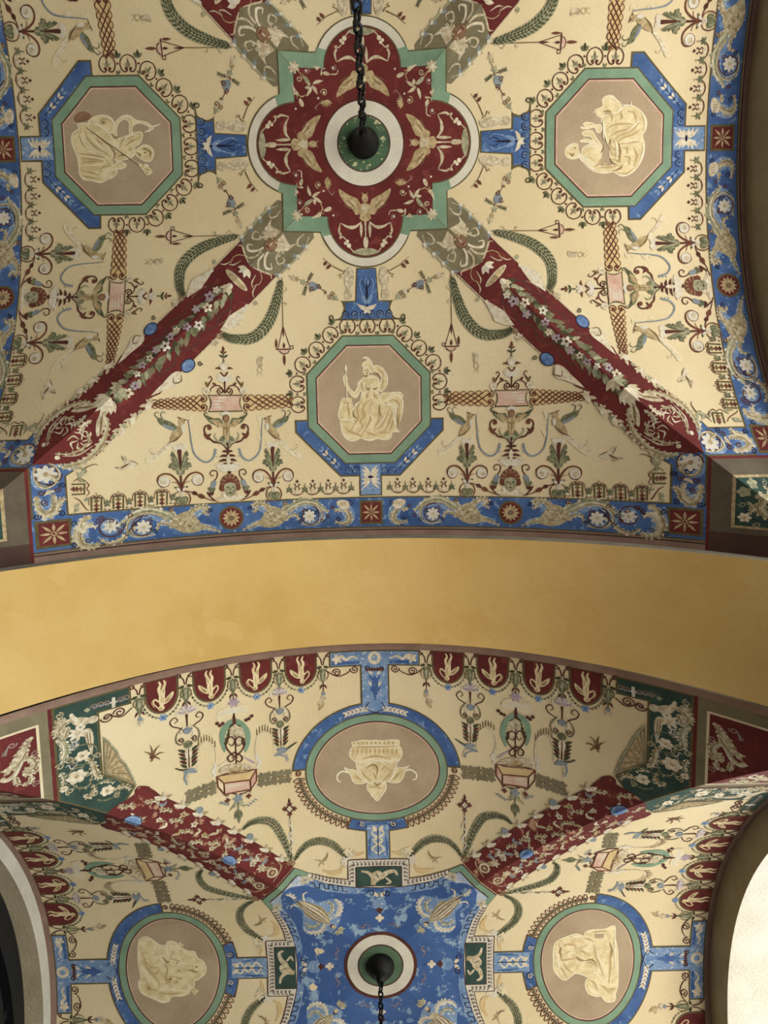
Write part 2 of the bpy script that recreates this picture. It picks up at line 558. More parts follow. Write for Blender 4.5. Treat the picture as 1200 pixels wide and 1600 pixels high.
box('wall_front', -0.62, 0.60, -0.90, -0.83, zf, 1.06, 'ochre_dark', kind='structure', label='end wall beyond the upper vault')  # unseen, added to shut out light from this end; dark to limit bounce
box('wall_back', -0.62, 0.60, 1.235, 1.30, zf, 1.06, 'ochre_dark', kind='structure', label='end wall beyond the lower vault')  # added out of view to close the far end against light
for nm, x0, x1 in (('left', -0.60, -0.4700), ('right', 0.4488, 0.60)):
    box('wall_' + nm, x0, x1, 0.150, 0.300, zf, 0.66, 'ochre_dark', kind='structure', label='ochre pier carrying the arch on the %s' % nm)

# dark arched door under the lower vault, left
def arched_door():
    b = 'B'; B = BAYS[b]; xi = B['cx'] - B['half'] - 0.028
    root = bpy.data.objects.new('door_1', None); col.objects.link(root)
    root.location = W(xi, B['cy'], zf); root['kind'] = 'structure'
    root['label'] = 'black arched door frame left of the lower vault'
    def ring(name, l0, l1, x0, x1, m):
        n = 60; V, Fc = [], []
        vo = B['half'] * 0.92
        for j in range(n + 1):
            v = -vo + 2 * vo * j / n
            for lip, x in ((l0, x0), (l0, x1), (l1, x1), (l1, x0)):
                sc = 1 - (lip - 0.020) * 0.8
                p = W(x, B['cy'] + v * sc, 1 - drop(b, v) - lip)
                V.append(Vector(p) - root.location)
        for j in range(n):
            for e in range(4):
                a, a2 = j * 4 + e, j * 4 + (e + 1) % 4
                Fc.append((a, a2, a2 + 4, a + 4))
        return solid(name, V, Fc, m, parent=root)
    ring('outer_frame', 0.020, 0.070, xi + 0.002, xi - 0.025, 'door_black')
    ring('moulding', 0.055, 0.074, xi + 0.012, xi - 0.01, 'door_black')
    ring('inner_frame', 0.085, 0.120, xi + 0.006, xi - 0.02, 'door_black')
    n = 40; V = []; vo = B['half'] * 0.86
    for j in range(n + 1):
        v = -vo + 2 * vo * j / n
        V.append(Vector(W(xi - .012, B['cy'] + v, 1 - drop(b, v) - .06)) - root.location)
    for j in range(n + 1):
        v = -vo + 2 * vo * j / n
        V.append(Vector(W(xi - .012, B['cy'] + v, zf)) - root.location)
    solid('pane', V, [(j, j + 1, n + 2 + j, n + 1 + j) for j in range(n)], 'glass_dark', parent=root)
    for q in (-.2, 0, .2):
        y0, y1 = B['cy'] + q - .006, B['cy'] + q + .006
        V = [Vector(W(x, y, z)) - root.location for z in (zf, 1 - drop(b, q) - .06) for y in (y0, y1) for x in (xi - .014, xi + .004)]
        solid('mullion', V, [(0, 2, 3, 1), (4, 5, 7, 6), (0, 1, 5, 4), (2, 6, 7, 3), (0, 4, 6, 2), (1, 3, 7, 5)], 'door_black', parent=root)
arched_door()

# ------------------------------------------------------------------ chains with their ceiling roses
def lathe(prof, n=32):
    V, Fc = [], []
    for r_, z in prof:
        for i in range(n):
            a = 2 * PI * i / n; V.append((r_ * math.cos(a), r_ * math.sin(a), z))
    for j in range(len(prof) - 1):
        for i in range(n):
            a, b_ = j * n + i, j * n + (i + 1) % n
            Fc.append((a, b_, b_ + n, a + n))
    return V, Fc
def link_mesh(Ln, Wd, wire):
    V, Fc = [], []
    path = []
    r_ = Wd / 2 - wire / 2; s_ = Ln / 2 - wire / 2 - r_
    for i in range(7):
        a = PI * i / 6; path.append((r_ * math.cos(a), s_ + r_ * math.sin(a)))
    for i in range(7):
        a = PI + PI * i / 6; path.append((r_ * math.cos(a), -s_ + r_ * math.sin(a)))
    m = len(path); k = 6
    for i, (x, z) in enumerate(path):
        x0, z0 = path[i - 1]; x1, z1 = path[(i + 1) % m]
        t = Vector((x1 - x0, 0, z1 - z0)).normalized(); nn = Vector((t.z, 0, -t.x))
        for j in range(k):
            a = 2 * PI * j / k
            V.append(Vector((x, 0, z)) + (nn * math.cos(a) + Vector((0, 1, 0)) * math.sin(a)) * wire / 2)
    for i in range(m):
        for j in range(k):
            a, b_ = i * k + j, i * k + (j + 1) % k
            c_, d_ = ((i + 1) % m) * k + (j + 1) % k, ((i + 1) % m) * k + j
            Fc.append((a, b_, c_, d_))
    return V, Fc
def hanging_chain(b, label, z_end, pitch, Ln, Wd, wire, bell):
    B = BAYS[b]
    root = bpy.data.objects.new('lamp_chain', None); col.objects.link(root)
    root.location = W(B['cx'], B['cy'], 1.0)
    root['label'] = label; root['category'] = 'chain'; root['group'] = 'iron lamp chains hanging from the vault crowns'
    V, Fc = lathe(bell)
    solid('ceiling_rose', V, Fc, 'iron', parent=root, smooth=True, label='black bell shaped ceiling rose')
    V, Fc = link_mesh(Ln, Wd, wire)
    me = bpy.data.meshes.new('chain_link'); me.from_pydata([tuple(v) for v in V], [], Fc); me.materials.append(MATS['iron'])
    me.polygons.foreach_set('use_smooth', [True] * len(Fc)); me.update()
    z = bell[-1][1] - Ln * 0.3; i = 0
    while z > z_end:
        o = bpy.data.objects.new('chain_link', me); col.objects.link(o); o.parent = root
        o.location = (0, 0, z); o.rotation_euler = (0, 0, (i % 2) * PI / 2 + 0.5 + 0.12 * math.sin(i * 1.7))
        z -= pitch; i += 1
hanging_chain('A', 'black iron chain hanging from the red quatrefoil centre', -1.9, 0.078, 0.098, 0.042, 0.013,
    [(0.0, -.004), (.072, -.004), (.077, -.012), (.074, -.03), (.062, -.05), (.048, -.075), (.036, -.10), (.028, -.125), (.022, -.15), (.018, -.17), (0.0, -.172)])
hanging_chain('B', 'black iron chain hanging from the worn blue centre panel', -0.9, 0.040, 0.054, 0.032, 0.010,
    [(0.0, -.004), (.072, -.004), (.078, -.014), (.076, -.03), (.066, -.05), (.05, -.07), (.034, -.085), (.026, -.10), (.022, -.13), (0.0, -.132)])
# ================================================================== UPPER VAULT: paintings of one web, then its copies
T1 = tracer('A', 0, 200, 560, 1200 / 260)
T2 = tracer('A', 0, 440, 510, 1200 / 280)
T3 = tracer('A', 0, 360, 400, 5.0)
T4 = tracer('A', 0, 40, 660, 4.0)
T5 = tracer('A', 0, 320, 740, 4.0)
U1 = lambda n, s=1200 / 260: n / s * PXU          # lengths measured in a crop -> plan units
def line_v(T, pts): return [T.one(*p) for p in pts]

# ---- octagon medallion -------------------------------------------------
def octagon(c, hw, hv, cutf=0.41):
    a, b_ = hw, hv; ca, cb = hw * cutf, hv * cutf
    return [(c[0] + x, c[1] + y) for x, y in ((-ca, -b_), (ca, -b_), (a, -cb), (a, cb), (ca, b_), (-ca, b_), (-a, cb), (-a, -cb))]
OC = (0.0, 0.3043)
E_, W_ = T2.one(990, 500), T2.one(170, 500)
N_, S_ = T2.one(575, 72), T2.one(590, 905)
OC = ((E_[0] + W_[0]) / 2 * 0.0, (N_[1] + S_[1]) / 2)
OW = (E_[0] - W_[0]) / 2; OH = (S_[1] - N_[1]) / 2
OR = (OW + OH) / 2
def build_octagon():
    P = Painted('octagon_medallion', 'painted medallion', 'A', OC, 2)
    fr = Paint()
    o0 = octagon(OC, OR + 2.2 * PXU, OR + 2.2 * PXU); o1 = octagon(OC, OR, OR)
    fr.poly(o0, 'olive_line', 0); fr.poly(o1, 'green_frame', 1)
    P.part('green_frame', fr)
    gr = Paint()
    r2 = OR * 0.872; gr.poly(octagon(OC, r2, r2), 'maroon', 2)
    r3 = r2 - 2.0 * PXU; gr.poly(octagon(OC, r3, r3), 'pink', 3)
    r4 = r3 - 2.2 * PXU; gr.poly(octagon(OC, r4, r4), 'taupe', 4)
    P.part('taupe_ground', gr)
    # heart chain round the inner five sides
    hc = Paint()
    def heart(c, out, sc):
        ang = math.atan2(out[1], out[0]) - PI / 2
        ca, sa = math.cos(ang), math.sin(ang)
        q = lambda x, y: (c[0] + (x * ca - y * sa) * sc, c[1] + (x * sa + y * ca) * sc)
        for sg in (1, -1):
            hc.stroke([q(0, 1.0), q(.55 * sg, .78), q(.88 * sg, .25), q(.8 * sg, -.3), q(.5 * sg, -.62), q(.2 * sg, -.55), q(.16 * sg, -.28), q(.34 * sg, -.2)], (1.3, 1.7, 1.9), 'maroon', 1, n=4)
            hc.disc(q(.28 * sg, -.34), .13 * sc, 'rust', 2, n=8)
            hc.leaf(q(0, -.1), ang + PI / 2 + sg * 0.9, .5 * sc, .22 * sc, 'leaf_pale', 1)
        hc.leaf(q(0, -.25), ang + PI / 2, .95 * sc, .24 * sc, 'olive', 1)
    ro = OR + 14.6 * PXU
    hpos = []
    for ang in (180, 157, 135, 112.5, 90, 67.5, 45, 23, 0):
        pass
    oo = octagon(OC, ro, ro)
    path = [((-ro) + OC[0], OC[1] + OR * 0.22), oo[7], oo[0], oo[1], oo[2], (ro + OC[0], OC[1] + OR * 0.22)]
    # even spacing along the path
    segs = []; tot = 0
    for i in range(len(path) - 1):
        L_ = math.dist(path[i], path[i + 1]); segs.append((tot, L_, path[i], path[i + 1])); tot += L_
    N = 13
    for i in range(N):
        s_ = tot * (i + 0.5) / N
        for t0, L_, a, b_ in segs:
            if t0 <= s_ <= t0 + L_:
                t = (s_ - t0) / L_; c = (a[0] + (b_[0] - a[0]) * t, a[1] + (b_[1] - a[1]) * t)
                dx, dy = (b_[0] - a[0]) / L_, (b_[1] - a[1]) / L_
                out = (dy, -dx)
                if (c[0] - OC[0]) * out[0] + (c[1] - OC[1]) * out[1] < 0: out = (-out[0], -out[1])
                heart(c, out, 13.6 * PXU)
                s2 = tot * (i + 1) / N
        for t0, L_, a, b_ in segs:
            s2 = tot * (i + 1) / N
            if i < N - 1 and t0 <= s2 <= t0 + L_:
                t = (s2 - t0) / L_; c = (a[0] + (b_[0] - a[0]) * t, a[1] + (b_[1] - a[1]) * t)
                dx, dy = (b_[0] - a[0]) / L_, (b_[1] - a[1]) / L_
                out = (dy, -dx)
                if (c[0] - OC[0]) * out[0] + (c[1] - OC[1]) * out[1] < 0: out = (-out[0], -out[1])
                an = math.atan2(out[1], out[0])
                top = (c[0] + out[0] * 9 * PXU, c[1] + out[1] * 9 * PXU)
                for da, l_ in ((-.75, 9), (0, 11), (.75, 9)): hc.leaf(top, an + da, l_ * PXU, 5 * PXU, 'leaf_dark' if da == 0 else 'leaf', 1)
                hc.disc((c[0] + out[0] * 2 * PXU, c[1] + out[1] * 2 * PXU), 1.6 * PXU, 'maroon', 1, n=6)
                low = (c[0] - out[0] * 12 * PXU, c[1] - out[1] * 12 * PXU)
                for da in (-.5, .5): hc.leaf(low, an + da, 6 * PXU, 3 * PXU, 'leaf', 1)
    # warm ground under the chain
    inner = octagon(OC, OR + 2 * PXU, OR + 2 * PXU)
    P.part('heart_chain', hc)
    # blue collar round the outer three sides
    bc = Paint()
    rc = OR + 22 * PXU; rin = OR + 2 * PXU
    co, ci = octagon(OC, rc, rc), octagon(OC, rin, rin)
    y_top = OC[1] + OR * 0.30
    def collar(grow, m, l):
        co2 = octagon(OC, rc + grow, rc + grow)
        pts = [(co2[3][0], y_top - grow), co2[3], co2[4], co2[5], co2[6], (co2[6][0], y_top - grow), (ci[6][0], y_top - grow), ci[6], ci[5], ci[4], ci[3], (ci[3][0], y_top - grow)]
        bc.poly(pts, m, l)
    collar(0, 'olive_line', 0); collar(-2.6 * PXU, 'blue', 1)
    stem_o = [(-17.5, rc / PXU - 3), (17.5, rc / PXU - 3)]
    vend = T5.one(1037, 140)[1] - 0.0006
    hw = 18.5 * PXU
    bc.poly([(-hw, OC[1] + rin), (hw, OC[1] + rin), (hw, vend), (-hw, vend)], 'olive_line', 0)
    h2 = hw - 2.4 * PXU
    bc.poly([(-h2, OC[1] + rin + .001), (h2, OC[1] + rin + .001), (h2, vend - .0015), (-h2, vend - .0015)], 'blue_pale', 2)
    for sg in (1, -1):
        # laurel sprigs on the slanting sides
        a, b_ = Vector(co[4]) * .5 + Vector(ci[4]) * .5, Vector(co[3]) * .5 + Vector(ci[3]) * .5
        a.x *= sg; b_.x *= sg
        d_ = (b_ - a); an = math.atan2(d_.y, d_.x)
        bc.stroke([a + d_ * .02, a + d_ * .55], (1.4, 1.2, .5), 'navy', 3)
        for i in range(5):
            p = a + d_ * (.08 + .1 * i)
            for s2 in (1, -1): bc.leaf(p, an + s2 * .55, 9 * PXU, 4.2 * PXU, 'ivory' if i % 2 else 'blue_pale', 3)
        for i in range(2):
            c = (sg * (24 + 12 * i) * PXU, OC[1] + OR + 12 * PXU)
            bc.spiral(c, 6 * PXU, 1 * PXU, 0, 1.4, 1.3, 'navy', 3, flip=sg); bc.spiral((c[0], c[1] + .001), 4.5 * PXU, 1 * PXU, 1, 1.2, .9, 'blue_pale', 4, flip=sg)
        # anthemion in the stem
        for i, (an2, l_) in enumerate(((.25, 20), (.6, 17), (1.0, 13), (1.5, 9))):
            bc.leaf((sg * 1 * PXU, OC[1] + OR + 22 * PXU), -PI / 2 + sg * an2, l_ * PXU, 5.5 * PXU, 'ivory', 3, bend=sg * .3)
            bc.leaf((sg * 1 * PXU, OC[1] + OR + 24 * PXU), PI / 2 - sg * an2, (l_ * 1.1) * PXU, 5 * PXU, 'ivory', 3, bend=-sg * .4)
    bc.disc((0, OC[1] + OR + 23 * PXU), 5 * PXU, 'navy', 4, ry=2 * PXU, n=10)
    P.part('blue_collar', bc, label='blue painted collar with white laurel sprigs')
    return P
def build_bracket():
    P = Painted('blue_bracket', 'painted bracket', 'A', T3.one(1060, 400), 2)
    b_ = Paint()
    out = T3([(985, 95), (975, 350), (858, 352), (872, 362), (888, 405), (880, 455), (855, 488), (800, 500), (770, 505), (1060, 507)])
    pts = [(-abs(p[0]), p[1]) for p in out]
    pts = [(min(p[0], 0), p[1]) for p in pts]
    pts[-1] = (0, pts[-1][1])
    full = pts[:-1] + [(-p[0], p[1]) for p in pts[:-1]][::-1]
    b_.poly(full, 'olive_line', 0)
    def inset(p): return p
    inn = T3([(992, 105), (985, 358), (895, 366), (902, 410), (896, 455), (868, 494), (1060, 496)])
    hp = [(min(p[0], -0.0001), p[1]) for p in inn[:-1]]
    b_.poly(hp + [(-p[0], p[1]) for p in hp][::-1], 'blue', 1)
    for sg in (1, -1):
        b_.spiral((sg * -T3.one(785, 482)[0], T3.one(785, 482)[1]), 4.5 * PXU, 1 * PXU, 1.5, 1.0, 2.0, 'olive_line', 1, flip=sg)
        for i in range(3):
            c = (sg * (7 + 14 * i) * PXU, T3.one(1060, 455)[1])
            b_.spiral(c, 6.5 * PXU, 1 * PXU, 2.0, 1.6, 1.4, 'navy', 3, flip=sg)
            b_.spiral((c[0], c[1] + .0008), 5 * PXU, 1 * PXU, 2.4, 1.3, .9, 'blue_pale', 4, flip=sg)
        q = lambda x, y: (sg * x * PXU, T3.one(1060, 400)[1] + y * PXU)
        b_.leaf(q(0, -4), -PI / 2 + sg * .55, 17 * PXU, 7 * PXU, 'blue_pale', 3)
        b_.leaf(q(0, 0), PI / 2 - sg * 1.1, 16 * PXU, 7 * PXU, 'ivory', 3, bend=-sg * .8)
        b_.leaf(q(0, 0), PI / 2 - sg * .4, 12 * PXU, 6 * PXU, 'ivory', 3)
        b_.stroke([q(0, -8), q(8, -22), q(11, -36), q(7, -42), q(5, -36)], (1.6, 1.6, .6), 'blue_pale', 3)
        b_.stroke([q(2, -28), q(6, -38), q(3, -46)], (1, 1.4, .4), 'navy', 4)
    b_.leaf((0, T3.one(1060, 415)[1]), -PI / 2, 44 * PXU, 4 * PXU, 'navy', 3)
    P.part('blue_ground', b_)
    f_ = Paint()          # tan sphinxes beside the stem
    for sg in (1, -1):
        q = lambda p: (sg * -T3.one(*p)[0], T3.one(*p)[1])
        f_.poly([q(p) for p in ((915, 90), (950, 95), (968, 150), (960, 215), (940, 250), (955, 300), (945, 335), (905, 338), (890, 300), (905, 250), (890, 200), (895, 140))], 'bone', 0, smooth=3)
        f_.stroke([q(p) for p in ((945, 130), (905, 190), (925, 250), (950, 270))], (1, 3, 1), 'ivory', 1)
        f_.stroke([q(p) for p in ((895, 110), (880, 140), (850, 150), (870, 165), (850, 175))], (1.4, 1, .6), 'tan_dark', 1)
        f_.stroke([q(p) for p in ((880, 120), (800, 80), (770, 55), (725, 15))], (1.6, 1, .7), 'tan_dark', 1)
        for p, L_ in (((785, 68), 10), ((755, 45), 8)): f_.leaf(q(p), math.atan2(.7, sg * .7), L_ * PXU, 5 * PXU, 'rust', 2)
    P.part('tan_sphinx', f_)
    return P
def build_sprig():                  # ribbon of small flowers from the bracket horn up to the groin
    P = Painted('flower_sprig', 'painted ornament', 'A', T3.one(650, 230), 2)
    s_ = Paint()
    s_.stroke(T3([(455, 155), (540, 185), (650, 225), (745, 280), (845, 345)]), (1, 1.2, .8), 'rust', 0)
    for p, m, r_ in (((490, 170), 'bone', 5), ((520, 182), 'tan', 4), ((570, 205), 'leaf_pale', 5), ((765, 288), 'ivory', 4), ((745, 285), 'tan_dark', 3)):
        s_.flower(T3.one(*p), r_ * PXU, 5, m, 1)
    s_.poly(T3([(615, 215), (640, 200), (680, 220), (690, 250), (650, 275), (618, 250)]), 'blue_grey', 1, smooth=3)
    s_.spiral(T3.one(690, 235), 4 * PXU, 1 * PXU, 0, 1.2, 1.4, 'maroon', 2); s_.spiral(T3.one(640, 262), 4 * PXU, 1 * PXU, 2, 1.2, 1.4, 'maroon', 2)
    for a, b_ in (((600, 210), (640, 140)), ((600, 215), (575, 300))):
        s_.stroke(T3([a, b_]), (1.2, 1, .5), 'maroon', 1)
        for i in range(4):
            t = .3 + .2 * i; p = T3.one(a[0] + (b_[0] - a[0]) * t, a[1] + (b_[1] - a[1]) * t)
            an = math.atan2(b_[1] - a[1], b_[0] - a[0])
            for sg in (.7, -.7): s_.leaf(p, an + sg, 4.5 * PXU, 2 * PXU, 'leaf', 1)
    s_.poly(T3([(800, 300), (820, 318), (830, 300), (838, 330), (852, 352), (820, 345), (795, 350), (808, 325)]), 'leaf_pale', 1)
    s_.spiral(T3.one(800, 290), 3.5 * PXU, 1 * PXU, 0, 1.2, 1.2, 'tan_dark', 1); s_.spiral(T3.one(775, 322), 3.5 * PXU, 1 * PXU, 0, 1.2, 1.2, 'tan_dark', 1)
    P.part('flower_sprig', s_); return P
def build_lamp():
    P = Painted('painted_hanging_lamp', 'painted lamp', 'A', T3.one(420, 700), 2)
    s_ = Paint()
    s_.stroke(T3([(403, 170), (412, 550)]), 1.2, 'tan_dark', 0)
    s_.stroke(T3([(412, 550), (375, 722)]), 1.0, 'maroon', 0); s_.stroke(T3([(412, 550), (468, 718)]), 1.0, 'maroon', 0)
    s_.leaf(T3.one(413, 555), PI / 2, 16 * PXU, 2.4 * PXU, 'maroon', 0)
    P.part('cord', s_)
    w = Paint()
    for dx in (0, 1):
        w.stroke(T3([(425, 240), (440, 262), (415, 285), (395, 310), (385, 335), (415, 365), (440, 375), (425, 395)]), (.6, 2.4, .6), 'pale_halo', 0)
    P.part('ribbon', w)
    l_ = Paint()
    l_.poly(T3([(378, 728), (470, 724), (455, 752), (422, 765), (392, 752)]), 'pink', 1, smooth=2)
    l_.stroke(T3([(360, 722), (375, 730), (475, 728)]), 1.8, 'maroon', 2)
    l_.stroke(T3([(385, 740), (400, 758), (422, 765), (448, 758), (462, 740)]), 1.3, 'maroon', 2)
    l_.leaf(T3.one(421, 722), -PI / 2, 9 * PXU, 3.5 * PXU, 'maroon', 2)
    l_.leaf(T3.one(362, 722), -PI / 2, 15 * PXU, 3.6 * PXU, 'rust', 2)
    l_.leaf(T3.one(422, 768), PI / 2, 18 * PXU, 4.2 * PXU, 'rust', 2)
    l_.line(T3([(468, 702), (492, 702), (492, 725), (468, 727)]), 1.0, 'maroon', 2, closed=True)
    P.part('lamp_bowl', l_)
    return P
def build_garland():
    P = Painted('leaf_garland', 'painted garland', 'A', T3.one(290, 530), 2)
    s_ = Paint()
    path = cr_spline(T3([(395, 185), (378, 280), (355, 370), (330, 450), (290, 530), (225, 605), (150, 645), (60, 650), (0, 640), (-60, 615)]), 6)
    L = len(path) - 1
    for i in range(0, L):
        t = i / L; d_ = path[i + 1] - path[i]; an = math.atan2(d_.y, d_.x)
        w = 1.5 + 5.5 * math.sin(PI * min(1, .06 + t * .94)) ** .8
        n_ = Vector((-math.sin(an), math.cos(an)))
        for sg in (-1, -.33, .33, 1):
            s_.leaf(path[i] + n_ * sg * w * .75 * PXU, an + sg * .3, 10 * PXU, (1.6 + w * .42) * PXU, 'leaf_pale' if (i + int(sg * 3)) % 2 else 'leaf', 0)
            if (i + int(sg * 3)) % 2 == 0: s_.leaf(path[i] + n_ * sg * w * .75 * PXU, an + sg * .2, 6.5 * PXU, 1.9 * PXU, 'leaf_dark', 1)
    P.part('leaf_garland', s_); return P
def build_insect(T, cx, cy, s, name='butterfly', big=True):
    P = Painted(name, 'painted butterfly' if big else 'painted bird', 'A', T.one(cx, cy), 2)
    b_ = Paint()
    q = lambda x, y: T.one(cx + x * s, cy + y * s)
    if big:
        b_.poly([q(*p) for p in ((0, 0), (-22, -55), (8, -48), (22, -10))], 'bone', 0, smooth=2)
        b_.poly([q(*p) for p in ((5, 0), (30, -25), (85, 0), (60, 22), (25, 20))], 'ivory', 0, smooth=2)
        b_.poly([q(*p) for p in ((0, 5), (-20, 10), (-60, 20), (-30, 35), (0, 40), (15, 22))], 'bone', 0, smooth=2)
        b_.stroke([q(*p) for p in ((-25, 25), (10, 5), (30, -5))], (1, 3, 1), 'tan_dark', 1)
        b_.stroke([q(*p) for p in ((30, -25), (60, -15), (88, 0))], (.5, 1.6, .5), 'tan_dark', 1)
        b_.stroke([q(*p) for p in ((-22, -55), (-5, -20))], (.5, 1.6, .5), 'tan_dark', 1)
        b_.stroke([q(*p) for p in ((-60, 22), (-30, 18))], (1.6, 1, .5), 'tan_dark', 1)
    else:
        b_.poly([q(*p) for p in ((-20, -30), (25, -38), (18, 0), (20, 40), (-12, 35), (-25, 5))], 'bone', 0, smooth=2)
        b_.stroke([q(*p) for p in ((15, -35), (10, 0), (12, 35))], (1, 2.4, .8), 'tan', 1)
        for sg in (-1, 1): b_.stroke([q(*p) for p in ((-5, 35), (-20 * sg, 70), (-5 + 12 * sg, 95), (15 * sg + 8, 120))], (1, .8, .4), 'tan', 1)
    P.part(name, b_); return P

# ---- arabesque with guilloche arms, panel, winged figure, birds, plants and mask -----
AX = (T1.one(700, 320)[0] + T1.one(738, 1000)[0]) / 2
def vv(y): return T1.one(700, y)[1]
K1 = T1.one(900, 500)[0] - T1.one(600, 500)[0]
K1 /= 300.0                                           # plan units per crop pixel along u
def Q(x, y, sg=1):
    """arabesque coordinates: x from its axis, y crop row"""
    return (AX + sg * x * K1, vv(y))
def guil(p, a, b_, w0, w1, cells, layer=1):
    """braided band: crossing diagonals between scalloped edges, tapering from w0 to w1"""
    A_, B_ = Vector(a), Vector(b_); d_ = B_ - A_; L_ = d_.length; d_.normalize(); nn = Vector((-d_.y, d_.x))
    at = lambda t, y: A_ + d_ * L_ * t + nn * y * (w0 + (w1 - w0) * t) * PXU
    for i in range(cells):
        t0, t1 = i / cells, (i + 1) / cells; tm = (t0 + t1) / 2
        for s_ in (1, -1):
            p.stroke([at(t0, .62 * s_), at(t0 + (tm - t0) * .5, .95 * s_), at(tm, 1.05 * s_), at(t1 - (t1 - tm) * .5, .95 * s_), at(t1, .62 * s_)], 1.3, 'rust', layer, n=3)
            e = min(1.0, t0 + 2.0 / cells)
            p.stroke([at(t0, -.75 * s_), at((t0 + e) / 2, 0), at(e, .75 * s_)], 2.0 if s_ > 0 else 1.6, 'maroon' if s_ > 0 else 'rust', layer + 1, n=3)
def build_arabesque():
    P = Painted('arabesque', 'painted ornament', 'A', Q(0, 650), 2)
    # guilloche arms
    g = Paint()
    y0 = T1.one(365, 328)
    rgt_end = T2.one(78, 500); lft_end = T1.one(168, 330)
    vmid = vv(322)
    g.poly([(AX + 62 * K1 * 2.2, vmid - 12 * PXU), (rgt_end[0], rgt_end[1] - 8 * PXU), (rgt_end[0], rgt_end[1] + 8 * PXU), (AX + 62 * K1 * 2.2, vmid + 12 * PXU)], 'warm_wash', 0)
    g.poly([(AX - 62 * K1 * 2.2, vmid - 12 * PXU), (lft_end[0], lft_end[1] - 4 * PXU), (lft_end[0], lft_end[1] + 4 * PXU), (AX - 62 * K1 * 2.2, vmid + 12 * PXU)], 'warm_wash', 0)
    guil(g, (AX + 158 * K1, vmid), rgt_end, 11.5, 9, 6)
    guil(g, (AX - 158 * K1, vmid), lft_end, 11.5, 5.5, 8)
    for sg in (1, -1):
        for s2 in (1, -1):
            c = (AX + sg * 156 * K1, vmid + s2 * 6 * PXU)
            g.spiral(c, 6 * PXU, 1.5 * PXU, PI / 2 * s2, 1.2, 1.6, 'maroon', 2, flip=s2 * sg)
            g.disc(c, 2.6 * PXU, 'rust', 2, n=8)
    P.part('guilloche_band', g)
    # pink panel
    p = Paint()
    def pan(e): return [Q(-128 - e, 262 - e), Q(-110 - e, 292), Q(-106 - e, 322), Q(-112 - e, 352), Q(-126 - e, 386 + e), Q(126 + e, 386 + e), Q(112 + e, 352), Q(106 + e, 322), Q(110 + e, 292), Q(128 + e, 262 - e)]
    p.poly(pan(0), 'olive_line', 1); p.poly(pan(-9), 'pink', 2)
    for i in range(9):
        y = 275 + i * 11; x0 = -60 + rnd.uniform(-40, 30)
        p.stroke([Q(x0, y), Q(x0 + rnd.uniform(60, 130), y)], (1, 3, .5), 'white' if i % 2 else 'pink', 3)
    P.part('pink_panel', p)
    # finial over the panel
    f_ = Paint()
    for sg in (1, -1):
        f_.spiral(Q(30, 236, sg), 5.5 * PXU, 1 * PXU, PI / 2, 1.4, 1.7, 'maroon', 1, flip=-sg)
        f_.stroke([Q(0, 252, sg), Q(30, 205, sg), Q(62, 196, sg), Q(95, 215, sg), Q(115, 250, sg), Q(145, 248, sg), Q(150, 220, sg), Q(128, 208, sg)], (1.6, 1.6, 1), 'maroon', 1)
        f_.leaf(Q(60, 200, sg), -PI / 2 + sg * .7, 8 * PXU, 4 * PXU, 'rust', 1)
        f_.disc(Q(133, 232, sg), 5.5 * PXU, 'ivory', 2, n=10); f_.disc(Q(133, 238, sg), 2.5 * PXU, 'bone', 3, n=8)
        f_.stroke([Q(125, 208, sg), Q(105, 175, sg), Q(88, 150, sg), Q(98, 130, sg), Q(112, 142, sg)], (2.6, 1.4, 1.2), 'maroon', 1)
        f_.leaf(Q(118, 205, sg), -PI / 2 + sg * .4, 9 * PXU, 4 * PXU, 'tan_dark', 2)
        f_.leaf(Q(5, 80, sg), -PI / 2 + sg * 1.0, 13 * PXU, 4 * PXU, 'rust', 1, bend=sg * .5)
        f_.leaf(Q(0, 90, sg), -PI / 2 + sg * .45, 13 * PXU, 6 * PXU, 'white', 2)
        for a_ in (0.25, .6, .95, 1.3): f_.leaf(Q(0, 115, sg), PI / 2 - sg * a_, 14 * PXU, 6 * PXU, 'white' if a_ < 1 else 'ivory', 2)
        f_.leaf(Q(0, -5, sg), -PI / 2 + sg * 1.0, 8 * PXU, 3 * PXU, 'leaf_dark', 1)
        f_.leaf(Q(0, -35, sg), -PI / 2 + sg * 1.0, 6 * PXU, 2.6 * PXU, 'rust', 1)
    f_.leaf(Q(0, 95), -PI / 2, 15 * PXU, 6 * PXU, 'ivory', 3)
    f_.stroke([Q(0, 250), Q(0, 165)], (2, 1.6, 2.6), 'maroon', 2)
    f_.stroke([Q(-26, 100), Q(0, 128), Q(26, 100)], 2.4, 'rust', 4)
    f_.stroke([Q(0, 45), Q(0, -60)], (3, 1.6, 1), 'leaf', 2)
    f_.leaf(Q(0, -45), -PI / 2, 9 * PXU, 4 * PXU, 'rust', 2)
    P.part('finial', f_)
    # winged half figure on its acanthus stem
    w = Paint()
    for sg in (1, -1):
        w.poly([Q(25, 470, sg), Q(45, 430, sg), Q(90, 432, sg), Q(140, 405, sg), Q(128, 450, sg), Q(80, 480, sg), Q(40, 490, sg)], 'leaf', 1, smooth=2)
        w.poly([Q(30, 480, sg), Q(60, 445, sg), Q(110, 440, sg), Q(80, 475, sg), Q(50, 492, sg)], 'tan', 2, smooth=2)
        w.stroke([Q(95, 432, sg), Q(135, 425, sg), Q(152, 400, sg), Q(138, 388, sg), Q(130, 400, sg)], (1.6, 1.6, .8), 'leaf_dark', 2)
        w.stroke([Q(18, 490, sg), Q(45, 478, sg), Q(62, 495, sg)], (4, 4, 2.5), 'tan', 2)
